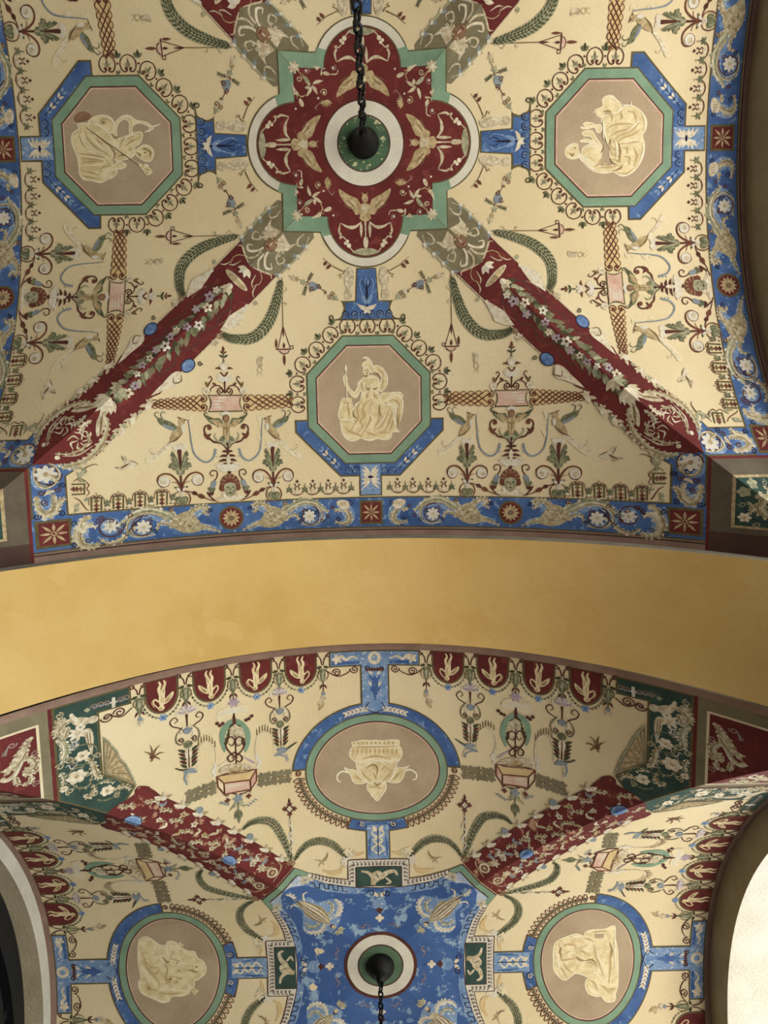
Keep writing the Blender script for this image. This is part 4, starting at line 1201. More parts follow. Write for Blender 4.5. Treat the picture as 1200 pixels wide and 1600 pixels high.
# ---- groin bands of the upper vault ------------------------------------------
R2 = 2 ** -0.5
def D(a, b_):                       # a outward along the diagonal (-,+), b across it (towards web 0)
    return ((-a + b_) * R2, (a + b_) * R2)
def swap(p): return (-p[1], -p[0])  # reflection across the diagonal
def both(build):
    p = Paint(); build(p); q = p.moved(swap); return p.add(q)
def diag_leaf(p, a, b_, ang, L_, W_, m, layer, bend=0.0):
    """leaf with its direction measured from the outward diagonal"""
    base = D(a, b_); tip = D(a + math.cos(ang), b_ + math.sin(ang))
    p.leaf(base, math.atan2(tip[1] - base[1], tip[0] - base[0]), L_, W_, m, layer, bend)
HB = 0.0302
def build_groin():
    P = Painted('groin_band', 'painted band', 'A', D(0.33, 0), 3)
    rd = Paint()
    edge = [(.188, HB), (.30, HB), (.372, HB), (.384, HB + .001), (.392, HB - .002), (.402, HB + .001), (.414, HB + .002), (.43, HB - .001), (.446, HB + .001), (.462, .033), (.478, .034), (.492, .030), (.521, .0)]
    pts = [D(.203, 0)] + [D(a, b_) for a, b_ in edge]
    rd.poly(pts, 'red', 1); rd.add(Paint().poly([swap(p) for p in pts], 'red', 1))
    P.part('red_ground', rd)
    def edging(p):
        p.stroke([D(.19, HB - .0018), D(.374, HB - .0018)], .8, 'maroon', 2)
        p.stroke([D(.19, HB), D(.374, HB)], 1.4, 'bone', 2)
        # white shell crust, ring and curl
        for i in range(7):
            a = .238 + i * .0052
            p.leaf(D(a, HB - .003), math.atan2(1, 1) + .5 - i * .1, (7 + 5 * math.sin(i * .5)) * PXU, 6 * PXU, 'white' if i % 2 else 'ivory', 4)
        p.spiral(D(.229, HB + .004), 3.2 * PXU, 1 * PXU, 0, 1.2, 1.5, 'leaf_pale', 4)
        p.poly([D(.236, HB - .001), D(.25, HB + .004), D(.262, HB + .009), D(.276, HB + .003), D(.283, HB - .003), D(.262, HB - .007), D(.247, HB - .004)], 'ivory', 3)
        p.ring(D(.288, HB + .001), 2.6 * PXU, 4.6 * PXU, 'flesh', 5, n=14)
        p.flower(D(.297, HB + .003), 6 * PXU, 5, 'bone', 4)
        # blue jewel in its setting
        p.disc(D(.3385, HB), 11.5 * PXU, 'navy', 4, ry=8.8 * PXU, ang=PI * .75, n=22)
        p.disc(D(.3385, HB), 10 * PXU, 'jewel', 5, ry=7.4 * PXU, ang=PI * .75, n=22)
        p.stroke([D(.3345, HB - .002), D(.340, HB - .0035), D(.3445, HB - .001)], (.6, 2.2, .6), 'blue_pale', 6)
        p.spiral(D(.327, HB + .0075), 3.4 * PXU, 1 * PXU, 0, 1.2, 1.6, 'olive_line', 4)
        # white scroll after the jewel
        p.poly([D(.350, HB - .002), D(.355, HB + .006), D(.362, HB + .008), D(.372, HB + .003), D(.392, HB - .004), D(.372, HB - .005), D(.358, HB - .006)], 'ivory', 4, smooth=2)
        p.stroke([D(.352, HB + .002), D(.357, HB + .007), D(.364, HB + .003), D(.36, HB - .002)], (1, 2, 1), 'tan_dark', 5)
        # lilies along the lower edge
        for a in (.398, .421, .437):
            p.flower(D(a, HB), 6 * PXU, 5, 'bone', 4); diag_leaf(p, a, HB, .4, 14 * PXU, 8 * PXU, 'ivory', 5); diag_leaf(p, a + .004, HB, -.5, 11 * PXU, 5 * PXU, 'bone', 5)
            diag_leaf(p, a + .012, HB, .2, 9 * PXU, 5 * PXU, 'leaf_pale', 5)
        # scrolled cartouche
        for i in range(12):
            t = i / 11; a = .444 + .056 * t; b_ = HB + .0035 * math.sin(PI * t) + .001
            p.leaf(D(a, b_ - .004), math.atan2(1, 1) - .4 + 1.1 * t, (5 + 2 * (i % 2)) * PXU, 5 * PXU, 'bone' if i % 2 else 'tan', 4)
        plume(p, [D(.440, .012), D(.448, .020), D(.462, .027), D(.478, .030), D(.492, .028), D(.505, .020)], (3, 10, 3), layer=4, step=3)
        plume(p, [D(.500, .006), D(.490, .016), D(.474, .019), D(.462, .012)], (2, 4, 1.4), layer=5, step=3)
        plume(p, [D(.452, .004), D(.462, .003), D(.470, .006)], (3, 6, 2), 'ivory', layer=5, step=3)
        p.poly([D(.436, .004), D(.442, .013), D(.452, .019), D(.462, .020), D(.455, .012), D(.447, .007)], 'bone', 4, smooth=3)
        for k_ in range(4): p.stroke([D(.438 + k_ * .004, .006 + k_ * .003), D(.450 + k_ * .003, .012 + k_ * .0028)], (.6, 1.4, .4), 'tan_dark', 5)
        for i in range(6):
            a0 = i * 1.05
            p.stroke([D(.476 + .002 * math.cos(a0), .012 + .002 * math.sin(a0)), D(.476 + .008 * math.cos(a0 + .5), .012 + .008 * math.sin(a0 + .5)), D(.476 + .011 * math.cos(a0 + 1.2), .012 + .011 * math.sin(a0 + 1.2))], (1, 2.4, .6), 'ivory' if i % 2 else 'bone', 4)
        p.spiral(D(.466, .010), 6 * PXU, 1 * PXU, 0, 1.1, 1.6, 'bone', 4)
        p.stroke([D(.498, .012), D(.488, .021), D(.472, .024)], (.6, 2.4, .6), 'bone', 4)
        p.disc(D(.502, .010), 3 * PXU, 'ivory', 4, n=8)
        p.stroke([D(.500, .028), D(.497, .036), D(.508, .040), D(.505, .047)], (3, 4, 1), 'leaf_pale', 4)
        # small plants at the upper end
        for a, b_ in ((.205, .012), (.212, .020)):
            p.stroke([D(a, b_), D(a + .010, b_ + .003), D(a + .014, b_ + .008)], (.6, 2.2, .6), 'bone', 3)
        p.stroke([D(.198, .012), D(.202, .019), D(.210, .022), D(.218, .018)], (1, 1.4, .5), 'tan', 3)
        # violet shadow lines round the swag
        p.stroke([D(.245, .010), D(.256, .018), D(.270, .015), D(.283, .021), D(.300, .014), D(.316, .020), D(.335, .013), D(.352, .019), D(.37, .013)], 1.6, 'mauve_dark', 2)
        p.stroke([D(.256, .020), D(.268, .024), D(.280, .022)], (1, 1.4, .6), 'mauve', 2)
    P.part('edge_ornament', both(edging))
    gl = Paint()
    rg = random.Random(5)
    for i in range(46):
        t = i / 45; a = .240 + .178 * t
        for sg in (1, -1):
            wdt = (.006 + .008 * math.sin(PI * min(1, t * .9 + .12)))
            b_ = sg * wdt * rg.uniform(.2, 1.0)
            diag_leaf(gl, a, b_ * .5, sg * rg.uniform(.3, 1.1), rg.uniform(11, 17) * PXU, rg.uniform(5, 8) * PXU, rg.choice(['leaf', 'leaf_pale', 'leaf', 'olive', 'leaf_dark']), 4 + i % 3)
    swag = P.part('leaf_swag', gl)
    for i in range(15):
        t = (i + .5) / 15; a = .246 + .165 * t; b_ = rg.uniform(-.009, .009)
        fl = Paint(); fl.flower(D(a, b_), rg.uniform(5, 8.5) * PXU, 5, ('white', 'lilac', 'ivory', 'lilac')[i % 4], 8, core=('tan', 'mauve_dark', 'rust')[i % 3], a0=i)
        P.part('blossom', fl, parent=swag)
    lf = Paint()
    for an in (-1.2, -.75, -.3, .15, .6, 1.05): diag_leaf(lf, .405, 0, an, 19 * PXU, 8 * PXU, 'leaf_pale' if an > 0 else 'bone', 8)
    P.part('leaf_tip', lf, parent=swag)
    sh = Paint()
    for i in range(9):
        an = -1.5 + i * .375
        diag_leaf(sh, .424, 0, an, (20 + 4 * math.cos(an)) * PXU, 7.5 * PXU, 'ivory' if i % 2 else 'bone', 7 + i % 2, bend=.25 * an)
    sh.disc(D(.424, 0), 4 * PXU, 'ivory', 9, n=10)
    P.part('shell', sh)
    tp = Paint()                       # drum and lilies at the upper end
    tp.disc(D(.226, 0), 5.5 * PXU, 'bone', 5, ry=22 * PXU, ang=PI * .75, n=24); tp.disc(D(.2265, 0), 3 * PXU, 'tan', 6, ry=19 * PXU, ang=PI * .75, n=24)
    for an in (-1.0, -.4, .4, 1.0): diag_leaf(tp, .207, 0, an, 15 * PXU, 7 * PXU, 'white' if abs(an) < .5 else 'ivory', 5)
    tp.disc(D(.237, 0), 5 * PXU, 'ivory', 6, n=10)
    for an in (-.6, 0, .6): diag_leaf(tp, .237, 0, an, 15 * PXU, 8 * PXU, 'bone', 5)
    P.part('drum_and_lilies', tp)
    return P
def build_mask_panel():
    P = Painted('mask_panel', 'painted panel', 'A', D(.165, 0), 2)
    g = Paint()
    half = [D(.1436, 0), D(.118, .0256), D(.122, HB + .001), D(.145, HB + .002), D(.19, HB), D(.198, .016), D(.204, 0)]
    g.poly(half, 'olive', 0); g.poly([swap(p) for p in half], 'olive', 0)
    P.part('olive_ground', g)
    def orn(p):
        p.stroke([D(.126, .026), D(.14, HB + .002), D(.158, HB + .002), D(.175, HB + .002), D(.188, HB + .001)], (2, 3.4, 2), 'leaf_pale', 2)
        for a in (.136, .152, .168, .184):
            diag_leaf(p, a, HB + .001, .9, 8 * PXU, 5 * PXU, 'bone', 3); diag_leaf(p, a, HB, -.5, 8 * PXU, 5 * PXU, 'blue_grey', 3); p.disc(D(a, HB + .002), 2.6 * PXU, 'white', 4, n=8)
        p.poly([D(.146, .002), D(.150, .016), D(.143, .021), D(.157, .019), D(.168, .010), D(.164, .002)], 'bone', 2)
        p.stroke([D(.147, .004), D(.153, .013), D(.147, .020)], (1, 1.6, .6), 'ivory', 3)
        p.stroke([D(.128, .020), D(.137, .019), D(.143, .023), D(.140, .028)], (1, 3, 1), 'bone', 2)
        p.stroke([D(.162, .012), D(.172, .015), D(.176, .022), D(.169, .025), D(.166, .020)], (2, 3, 1), 'bone', 3)
        p.stroke([D(.172, .003), D(.182, .006), D(.190, .014), D(.186, .020), D(.182, .015)], (3, 4, 1), 'ivory', 3)
        p.stroke([D(.180, .002), D(.190, .003), D(.197, .009), D(.196, .014)], (3, 3.4, 1), 'bone', 3)
        p.stroke([D(.201, .004), D(.197, .014), D(.192, .024), D(.195, .028)], (1.4, 3, 1), 'bone', 3)
        for i in range(3): p.spiral(D(.156 + i * .006, .017 - i * .001), 2.4 * PXU, .8 * PXU, 0, 1, 1.3, 'ivory', 3)
    P.part('scrollwork', both(orn))
    f_ = Paint()
    f_.disc(D(.166, 0), 12.5 * PXU, 'tan_dark', 4, ry=9.5 * PXU, ang=PI * .75, n=18)
    f_.disc(D(.1655, 0), 11 * PXU, 'flesh', 5, ry=8 * PXU, ang=PI * .75, n=18)
    for sg in (1, -1):
        f_.stroke([D(.163, .002 * sg), D(.1625, .0055 * sg)], (1, 2.2, 1), 'tan_dark', 6)
        f_.stroke([D(.160, .002 * sg), D(.159, .006 * sg)], (.8, 1.6, .8), 'ivory', 6)
    f_.stroke([D(.163, 0), D(.168, 0)], (1, 2, 1.4), 'ivory', 6); f_.stroke([D(.171, -.003), D(.1705, .003)], 1.8, 'maroon', 6)
    P.part('face', f_, label='small reddish mask face')
    return P
def build_corner():
    P = Painted('corner_panel', 'painted panel', 'A', (-.42, .42), 1)
    x0, x1, x2, x3, h = -.3722, -.3750, -.3910, -.3932, .4735
    def bord(p):
        p.poly([(x0, -x0), (x0, h), (-h, h)], 'mauve_dark', 1)
        p.poly([(x0, -x0), (x0, h), (x1, h), (x1, -x1)], 'red', 2)
        p.poly([(x1, -x1), (x1, .452), (-.452, .452)], 'umber', 2)
    P.part('border', both(bord))
    def gr(p):
        p.poly([(x2, -x2), (x2, .446), (-.446, .446)], 'tan', 3)
        p.poly([(x3 - .0005, -x3 + .0005), (x3 - .0005, .4435), (-.4435, .4435)], 'green_deep', 4)
    P.part('green_ground', both(gr))
    def orn(p):
        p.stroke([(-.398, .412), (-.401, .427), (-.409, .437), (-.420, .436)], (1, 1.4, .6), 'navy', 5)
        p.flower((-.4005, .4345), 6.5 * PXU, 6, 'ivory', 6, core='tan', fat=.9)
        p.flower((-.3995, .4080), 7 * PXU, 5, 'leaf_pale', 6, fat=.9)
        plume(p, [(-.4075, .4105), (-.413, .416), (-.411, .425), (-.417, .432), (-.426, .430)], (4, 11, 3), layer=5, step=3)
        plume(p, [(-.402, .4180), (-.406, .424), (-.404, .430)], (2, 5, 1.5), layer=6, step=3)
        for c in ((-.3985, .421), (-.409, .4405), (-.422, .4385)): p.spiral(c, 3.6 * PXU, .8 * PXU, 0, 1.2, 1.2, 'leaf_pale', 6)
    P.part('grotesque_scroll', both(orn))
    return P

# ---- red quatrefoil round the upper lamp ------------------------------------------
def build_quatrefoil():
    P = Painted('quatrefoil_panel', 'painted panel', 'A', (0, 0), 4)
    SQH, LC, LR = .1012, .085, .0572
    rimw = .0096
    g = Paint()
    for k in range(4):
        a, b_, c, d_ = ROT[k]
        ctr = (b_ * LC, d_ * LC)
        g.disc(ctr, LR + .0016, 'olive_line', 0, n=56)
        g.disc(ctr, LR, 'white', 1, n=56)
    P.part('white_lobe_rim', g)
    g = Paint()
    sq = lambda h: [(-h, -h), (h, -h), (h, h), (-h, h)]
    g.poly(sq(SQH + .0014), 'olive_line', 1); g.poly(sq(SQH), 'green_frame', 2)
    for k in range(4):                       # the frame turns a little way into each lobe
        a, b_, c, d_ = ROT[k]
        for sg in (1, -1):
            q = [(sg * .0535, .098), (sg * .0560, .1012), (sg * .0545, .1075), (sg * .0425, .1045), (sg * .0425, .096)]
            g.poly([(a * x + b_ * y, c * x + d_ * y) for x, y in q], 'green_frame', 2)
    P.part('green_frame', g)
    g = Paint()
    g.poly(sq(SQH - .0172), 'maroon', 3)
    g.poly(sq(SQH - .0182), 'red', 4)
    for k in range(4):
        a, b_, c, d_ = ROT[k]
        ctr = (b_ * LC, d_ * LC)
        g.disc(ctr, LR - rimw, 'olive_line', 3, n=48); g.disc(ctr, LR - rimw - .0016, 'red', 4, n=48)
    P.part('red_ground', g)
    # mitre lines of the green frame
    m = Paint()
    for sx in (1, -1):
        for sy in (1, -1): m.line([(sx * SQH, sy * SQH), (sx * (SQH - .017), sy * (SQH - .017))], 1.0, 'leaf', 3)
    P.part('mitre_line', m)
    Zq = tracer('A', 0, 350, 0, 1200 / 450)
    c0 = Zq.one(585, 800)[0]
    def z(x, y, sg=1):
        u, v = Zq.one(x, y); u -= Zq.one(588, y)[0]; return (sg * u, v)
    for k in range(4):
        w = Paint()
        for sg in (1, -1):
            w.poly([z(*p, sg) for p in ((604, 868), (618, 830), (655, 812), (695, 785), (690, 815), (668, 850), (640, 872), (628, 895), (606, 890))], 'tan', 5, smooth=2)
            for i in range(4): w.stroke([z(622 + i * 6, 862 + i * 4, sg), z(655 + i * 8, 822 + i * 10, sg)], (.6, 1.6, .6), ('bone', 'tan_dark')[i % 2], 6)
            w.stroke([z(*p, sg) for p in ((605, 925), (630, 945), (660, 945), (690, 928))], (1.4, 5.5, 1), 'bone', 5)
            w.stroke([z(*p, sg) for p in ((692, 928), (698, 960), (690, 985))], (1, 3.4, 1), 'bone', 5)
            w.leaf(z(606, 925, sg), PI / 2, 24 * PXU, 4.6 * PXU, 'bone', 5)
            w.poly([z(*p, sg) for p in ((588, 1040), (610, 1035), (645, 1050), (620, 1060), (588, 1066))], 'leaf_pale', 5, smooth=2)
            w.stroke([z(*p, sg) for p in ((640, 1048), (655, 1030), (668, 1015))], (2, 1.4, 1), 'bone', 5)
            for p, r_ in (((658, 1022), 3.6), ((672, 1012), 2.6), ((664, 1004), 2.6)): w.disc(z(*p, sg), r_ * PXU, 'ivory', 6, n=8)
            w.stroke([z(*p, sg) for p in ((668, 1000), (682, 985), (695, 990), (690, 972), (702, 965))], (1.4, 2.6, 1), 'bone', 5)
        w.poly([z(*p) for p in ((566, 855), (588, 848), (610, 855), (606, 885), (612, 912), (588, 925), (564, 912), (570, 885))], 'tan', 6, smooth=2)
        w.disc(z(588, 828), 5 * PXU, 'tan', 7, ry=6.4 * PXU, n=12)
        w.poly([z(*p) for p in ((572, 858), (588, 852), (604, 858), (598, 885), (588, 892), (578, 885))], 'bone', 7, smooth=2)
        w.stroke([z(588, 915), z(588, 1000)], (3.4, 2, 1.4), 'bone', 6)
        w.poly([z(*p) for p in ((578, 1000), (588, 985), (598, 1000), (596, 1028), (588, 1040), (580, 1028))], 'bone', 6, smooth=2)
        w.stroke([z(575, 805), z(588, 815), z(601, 805)], (1, 1.6, 1), 'tan', 7)
        P.part('winged_figure', w.turned(k), label='tan winged half figure with draped cloth')
    Cq = tracer('A', 0, 560, 220, 6.0)
    for k in range(4):
        f_ = Paint()
        q = lambda *p: [Cq.one(*a) for a in p]
        f_.poly(q((540, 545), (560, 540), (600, 590), (608, 615), (580, 620), (550, 580)), 'leaf_pale', 5, smooth=2)
        for a_, b_ in (((530, 545), (460, 480)), ((530, 535), (560, 440)), ((520, 555), (430, 610)), ((545, 530), (590, 510))):
            an = math.atan2(b_[1] - a_[1], b_[0] - a_[0]); f_.leaf(Cq.one(*a_), an, math.hypot(b_[0] - a_[0], b_[1] - a_[1]) / 6 * PXU, 5 * PXU, 'bone', 5, bend=.25)
        f_.poly(q((605, 365), (630, 360), (650, 400), (640, 435), (610, 400)), 'bone', 5, smooth=2)
        f_.poly(q((650, 470), (690, 460), (705, 510), (712, 560), (680, 510)), 'bone', 5, smooth=2)
        f_.poly(q((355, 650), (400, 640), (425, 665), (395, 680)), 'bone', 5, smooth=2); f_.poly(q((445, 715), (480, 680), (515, 725)), 'bone', 5)
        f_.stroke(q((580, 465), (620, 445), (660, 460), (665, 430)), (1, 2, 1), 'tan', 5); f_.stroke(q((355, 655), (300, 660), (285, 700)), (1.6, 2, .8), 'bone', 5)
        f_.stroke(q((425, 670), (440, 640), (435, 690), (400, 705)), (1, 1.8, .8), 'bone', 5)
        f_.spiral(Cq.one(415, 485), 5.5 * PXU, 1 * PXU, 0, 1.3, 1.4, 'tan', 5); f_.spiral(Cq.one(575, 670), 5.5 * PXU, 1 * PXU, 1, 1.3, 1.2, 'mauve', 5); f_.spiral(Cq.one(645, 595), 4.5 * PXU, 1 * PXU, 2, 1.2, 1.4, 'bone', 5); f_.spiral(Cq.one(330, 715), 4.5 * PXU, 1 * PXU, 2, 1.2, 1.2, 'mauve', 5)
        for p in ((415, 485), (575, 670), (680, 340), (330, 712), (470, 432)): f_.disc(Cq.one(*p), 1.6 * PXU, 'white', 6, n=8)
        for i in range(6): f_.leaf(Cq.one(400, 420), -PI * .9 + i * .42, 11 * PXU, 3.4 * PXU, 'tan', 5, bend=.2)
        f_.flower(Cq.one(690, 690), 9 * PXU, 7, 'bone', 5, core='ivory')
        f_.stroke(q((600, 620), (640, 650), (660, 670)), (1, 1.6, 1), 'tan', 5); f_.stroke(q((480, 330), (500, 350), (480, 370), (430, 420)), (1, 1.6, .6), 'mauve', 5)
        P.part('flower_spray', f_.turned(k))
    g = Paint()
    g.disc((0, 0), .0505, 'maroon', 7, n=64); g.disc((0, 0), .0485, 'white', 8, n=64)
    g.disc((0, 0), .0330, 'mauve_dark', 9, n=56)
    g.disc((0, 0), .0312, 'patina', 10, n=56)
    P.part('ringed_boss', g, label='white ring round a worn green disc')
    return P

# ---- grisaille figures of the three octagons ------------------------------------------
def grisaille(T, sil, folds, lights, darks=(), extra=()):
    g = Paint()
    for s_ in sil:
        g.poly(T(*s_), 'fig', 0, smooth=3)
        g.stroke(T(*s_), 1.3, 'fig_hi', 1, n=3, closed=True)
    for s_ in extra: g.poly(T(*s_[1]), s_[0], s_[2], smooth=3)
    for s_ in folds: g.stroke(T(*s_), (.8, 4.6, .8), 'fig_md', 2); g.stroke(T(*s_), (.4, 1.8, .4), 'fig_sh', 3)
    for s_ in darks: g.stroke(T(*s_), (.8, 3.8, .8), 'fig_sh', 3)
    for s_ in darks: g.stroke(T(*s_), (.5, 1.7, .4), 'fig_dk', 4)
    for s_ in lights: g.stroke(T(*s_), (.5, 2.2, .5), 'fig_hi', 4)
    return g
def figure_minerva():
    T = tracer('A', 0, 520, 540, 10.0)
    sil = [
        # drapery, legs and cloud
        [(460, 740), (590, 705), (700, 730), (730, 800), (760, 900), (840, 920), (940, 935), (975, 990), (985, 1100), (1000, 1300), (1040, 1345), (930, 1350), (900, 1440), (800, 1470), (700, 1450), (600, 1485), (500, 1470), (440, 1445), (330, 1490), (230, 1470), (160, 1400), (130, 1290), (125, 1160), (230, 1150), (330, 1150), (320, 1000), (370, 920), (440, 850)],
        # torso
        [(480, 500), (560, 470), (660, 480), (720, 540), (720, 640), (690, 740), (560, 740), (460, 740), (430, 650), (390, 600), (420, 560)],
        # owl
        [(150, 830), (220, 825), (280, 830), (300, 900), (320, 1000), (320, 1140), (220, 1160), (110, 1150), (85, 1060), (110, 950), (130, 880)],
        # shield
        [(850, 860), (900, 800), (980, 775), (1060, 800), (1095, 880), (1090, 1000), (1060, 1150), (1020, 1200), (985, 1000), (960, 920), (860, 910)],
        # plume and helmet
        [(460, 300), (490, 260), (540, 235), (520, 200), (470, 195), (520, 180), (570, 205), (605, 260), (630, 340), (640, 400), (600, 420), (560, 350), (480, 340)],
        # mantle behind the shoulder
        [(640, 320), (720, 320), (800, 380), (850, 480), (850, 600), (800, 680), (740, 720), (720, 650), (750, 560), (760, 500), (730, 440), (690, 410), (645, 400)],
        # right arm and shoulder
        [(430, 560), (480, 580), (440, 680), (380, 800), (320, 800), (230, 690), (180, 580), (165, 500), (190, 460), (220, 500), (225, 580), (260, 660), (340, 730), (390, 640)],
        # left arm on the shield
        [(740, 800), (780, 740), (850, 745), (960, 730), (1060, 735), (1100, 800), (1060, 790), (960, 760), (870, 800), (820, 880), (760, 890)],
        [(480, 360), (540, 340), (575, 390), (560, 450), (525, 470), (490, 440)],
    ]
    folds = [[(480, 830), (420, 900), (380, 1000), (400, 1120), (340, 1230), (270, 1350)], [(600, 830), (520, 900), (470, 990), (500, 1100), (430, 1180), (470, 1260), (380, 1370)],
             [(620, 870), (590, 1000), (600, 1130), (540, 1260), (450, 1400)], [(740, 920), (730, 1050), (720, 1160), (640, 1300)], [(900, 960), (830, 1120), (760, 1260), (660, 1310)],
             [(950, 980), (900, 1150), (860, 1250), (800, 1340)], [(970, 1050), (940, 1200), (880, 1350)], [(1000, 960), (1040, 1080), (1030, 1250)], [(560, 720), (540, 790), (530, 830)], [(640, 720), (660, 790), (700, 830)],
             [(160, 1250), (260, 1340), (420, 1400), (460, 1440)], [(500, 1330), (600, 1380), (700, 1400)], [(720, 1380), (800, 1350), (890, 1370)], [(760, 480), (790, 560), (760, 660)], [(700, 370), (770, 420), (800, 500)],
             [(440, 690), (460, 620), (450, 580)], [(250, 880), (240, 960), (260, 1060), (240, 1120)], [(880, 880), (930, 850), (1000, 870), (1040, 940), (1030, 1050)]]
    lights = [[(640, 860), (670, 850), (710, 900)], [(330, 980), (360, 920), (430, 870)], [(600, 950), (580, 1050), (620, 1150), (560, 1260)], [(850, 1000), (800, 1130), (700, 1260)], [(930, 960), (955, 1100), (960, 1280)],
              [(140, 1200), (150, 1330), (230, 1450), (340, 1480)], [(460, 1450), (560, 1475), (680, 1440)], [(240, 1160), (310, 1180), (330, 1260)], [(500, 560), (480, 620), (500, 690)], [(600, 560), (600, 640), (640, 690)],
              [(780, 340), (840, 460), (840, 600)], [(1000, 790), (1080, 850), (1085, 1000)], [(90, 1050), (115, 950), (140, 890)], [(470, 540), (560, 500), (660, 510)], [(560, 200), (600, 270), (620, 350)]]
    darks = [[(520, 650), (560, 690), (580, 650)], [(620, 660), (660, 680), (700, 650)], [(730, 930), (735, 1050), (770, 1130)], [(480, 470), (520, 480), (560, 465)], [(640, 440), (700, 440), (740, 500)], [(500, 395), (515, 395)], [(540, 395), (555, 392)], [(520, 440), (545, 436)], [(1000, 1050), (1020, 1180), (1010, 1290)], [(320, 1010), (330, 1100), (380, 1140)], [(180, 890), (190, 900)], [(230, 890), (240, 900)]]
    g = grisaille(T, sil, folds, lights, darks)
    g.stroke(T((205, 300), (208, 500), (222, 830)), (1.4, 1.3, 1.2), 'fig_hi', 5)
    g.leaf(T.one(205, 410), -PI / 2, 11 * PXU, 4 * PXU, 'fig_hi', 5)
    for x in (150, 285): g.leaf(T.one(x, 850), -PI / 2 + (x - 215) * .004, 5 * PXU, 2 * PXU, 'fig', 5)
    return g
def figure_torch():
    T = tracer('A', 1, 100, 160, 7.5)
    sil = [
        [(165, 260), (300, 250), (420, 270), (520, 350), (590, 440), (640, 520), (610, 600), (580, 700), (560, 760), (480, 830), (500, 910), (430, 945), (330, 920), (240, 910), (190, 850), (180, 760), (160, 640), (130, 570), (95, 480), (100, 380), (160, 325), (190, 310)],
        [(290, 230), (350, 180), (450, 155), (540, 175), (595, 240), (590, 330), (560, 370), (480, 320), (400, 270), (320, 250)],
        [(600, 420), (680, 420), (780, 380), (900, 350), (925, 400), (890, 490), (830, 530), (830, 620), (770, 660), (700, 680), (620, 690), (580, 640), (590, 540)],
        [(590, 370), (590, 280), (640, 200), (720, 155), (790, 170), (850, 215), (960, 235), (1030, 280), (1050, 310), (980, 350), (1010, 300), (930, 255), (860, 250), (800, 300), (810, 360), (770, 360), (770, 250), (720, 200), (650, 240), (620, 320), (625, 390)],
        [(830, 570), (880, 540), (920, 510), (980, 505), (1040, 550), (1055, 620), (1020, 690), (950, 690), (900, 660), (850, 620)],
        [(560, 760), (640, 700), (720, 720), (735, 750), (690, 780), (630, 790), (620, 840), (560, 890), (480, 905), (450, 850)],
    ]
    folds = [[(200, 300), (190, 400), (230, 490), (300, 540), (420, 590), (560, 740)], [(250, 340), (290, 440), (380, 530), (480, 590), (560, 650)], [(170, 600), (300, 620), (420, 640), (500, 660)], [(200, 660), (330, 670), (480, 690)], [(200, 720), (320, 700), (470, 700)],
             [(220, 800), (330, 830), (440, 850)], [(380, 420), (420, 470), (470, 500)], [(660, 530), (700, 450), (800, 400), (890, 370)], [(720, 520), (800, 460), (880, 420)], [(420, 240), (470, 200), (550, 220)], [(430, 790), (470, 760), (540, 750)], [(760, 570), (800, 540)], [(200, 860), (300, 880), (450, 920)]]
    lights = [[(170, 280), (200, 400), (270, 520), (400, 580), (560, 720)], [(300, 380), (380, 480), (500, 590)], [(190, 630), (350, 650), (480, 670)], [(230, 750), (360, 740), (500, 720)], [(440, 165), (550, 190), (590, 280)], [(640, 220), (720, 170), (800, 190)], [(670, 560), (740, 420), (880, 380)], [(110, 430), (110, 510), (150, 570)], [(500, 790), (600, 790), (700, 770)], [(330, 800), (400, 830), (450, 840)]]
    darks = [[(360, 370), (480, 460), (580, 540)], [(540, 520), (600, 600), (580, 700)], [(640, 640), (700, 620), (760, 640)], [(560, 370), (600, 420), (660, 410)], [(850, 590), (900, 620), (880, 640)], [(940, 590), (970, 600)], [(920, 560), (960, 550), (1000, 590)], [(990, 540), (1020, 600), (1010, 650)], [(450, 260), (480, 240), (440, 230)]]
    g = grisaille(T, sil, folds, lights, darks)
    g.stroke(T((270, 300), (600, 540), (900, 750)), 1.4, 'fig_dk', 5); g.stroke(T((280, 300), (610, 535), (900, 742)), .8, 'fig_hi', 6)
    for a in ((930, 760), (960, 800), (1000, 770)): g.leaf(T.one(*a), 1.2 + a[0] * .001, 9 * PXU, 5 * PXU, 'fig_hi', 5)
    g.poly(T((900, 740), (960, 750), (1030, 790), (1040, 830), (1000, 860), (950, 840), (930, 800)), 'fig', 5, smooth=3)
    for a, b_ in (((950, 780), (1020, 810)), ((955, 810), (1000, 845))): g.stroke(T(a, b_), (.6, 1.6, .6), 'fig_dk', 6)
    g.poly(T((120, 180), (170, 125), (240, 110), (310, 140), (325, 185), (260, 225), (160, 240), (125, 220)), 'flesh', 0, smooth=3)
    g.stroke(T((1050, 290), (1100, 275), (1140, 250)), (2.4, 1.8, .4), 'fig_hi', 5); g.stroke(T((980, 340), (950, 360)), (2, 1, .4), 'fig_hi', 5)
    return g
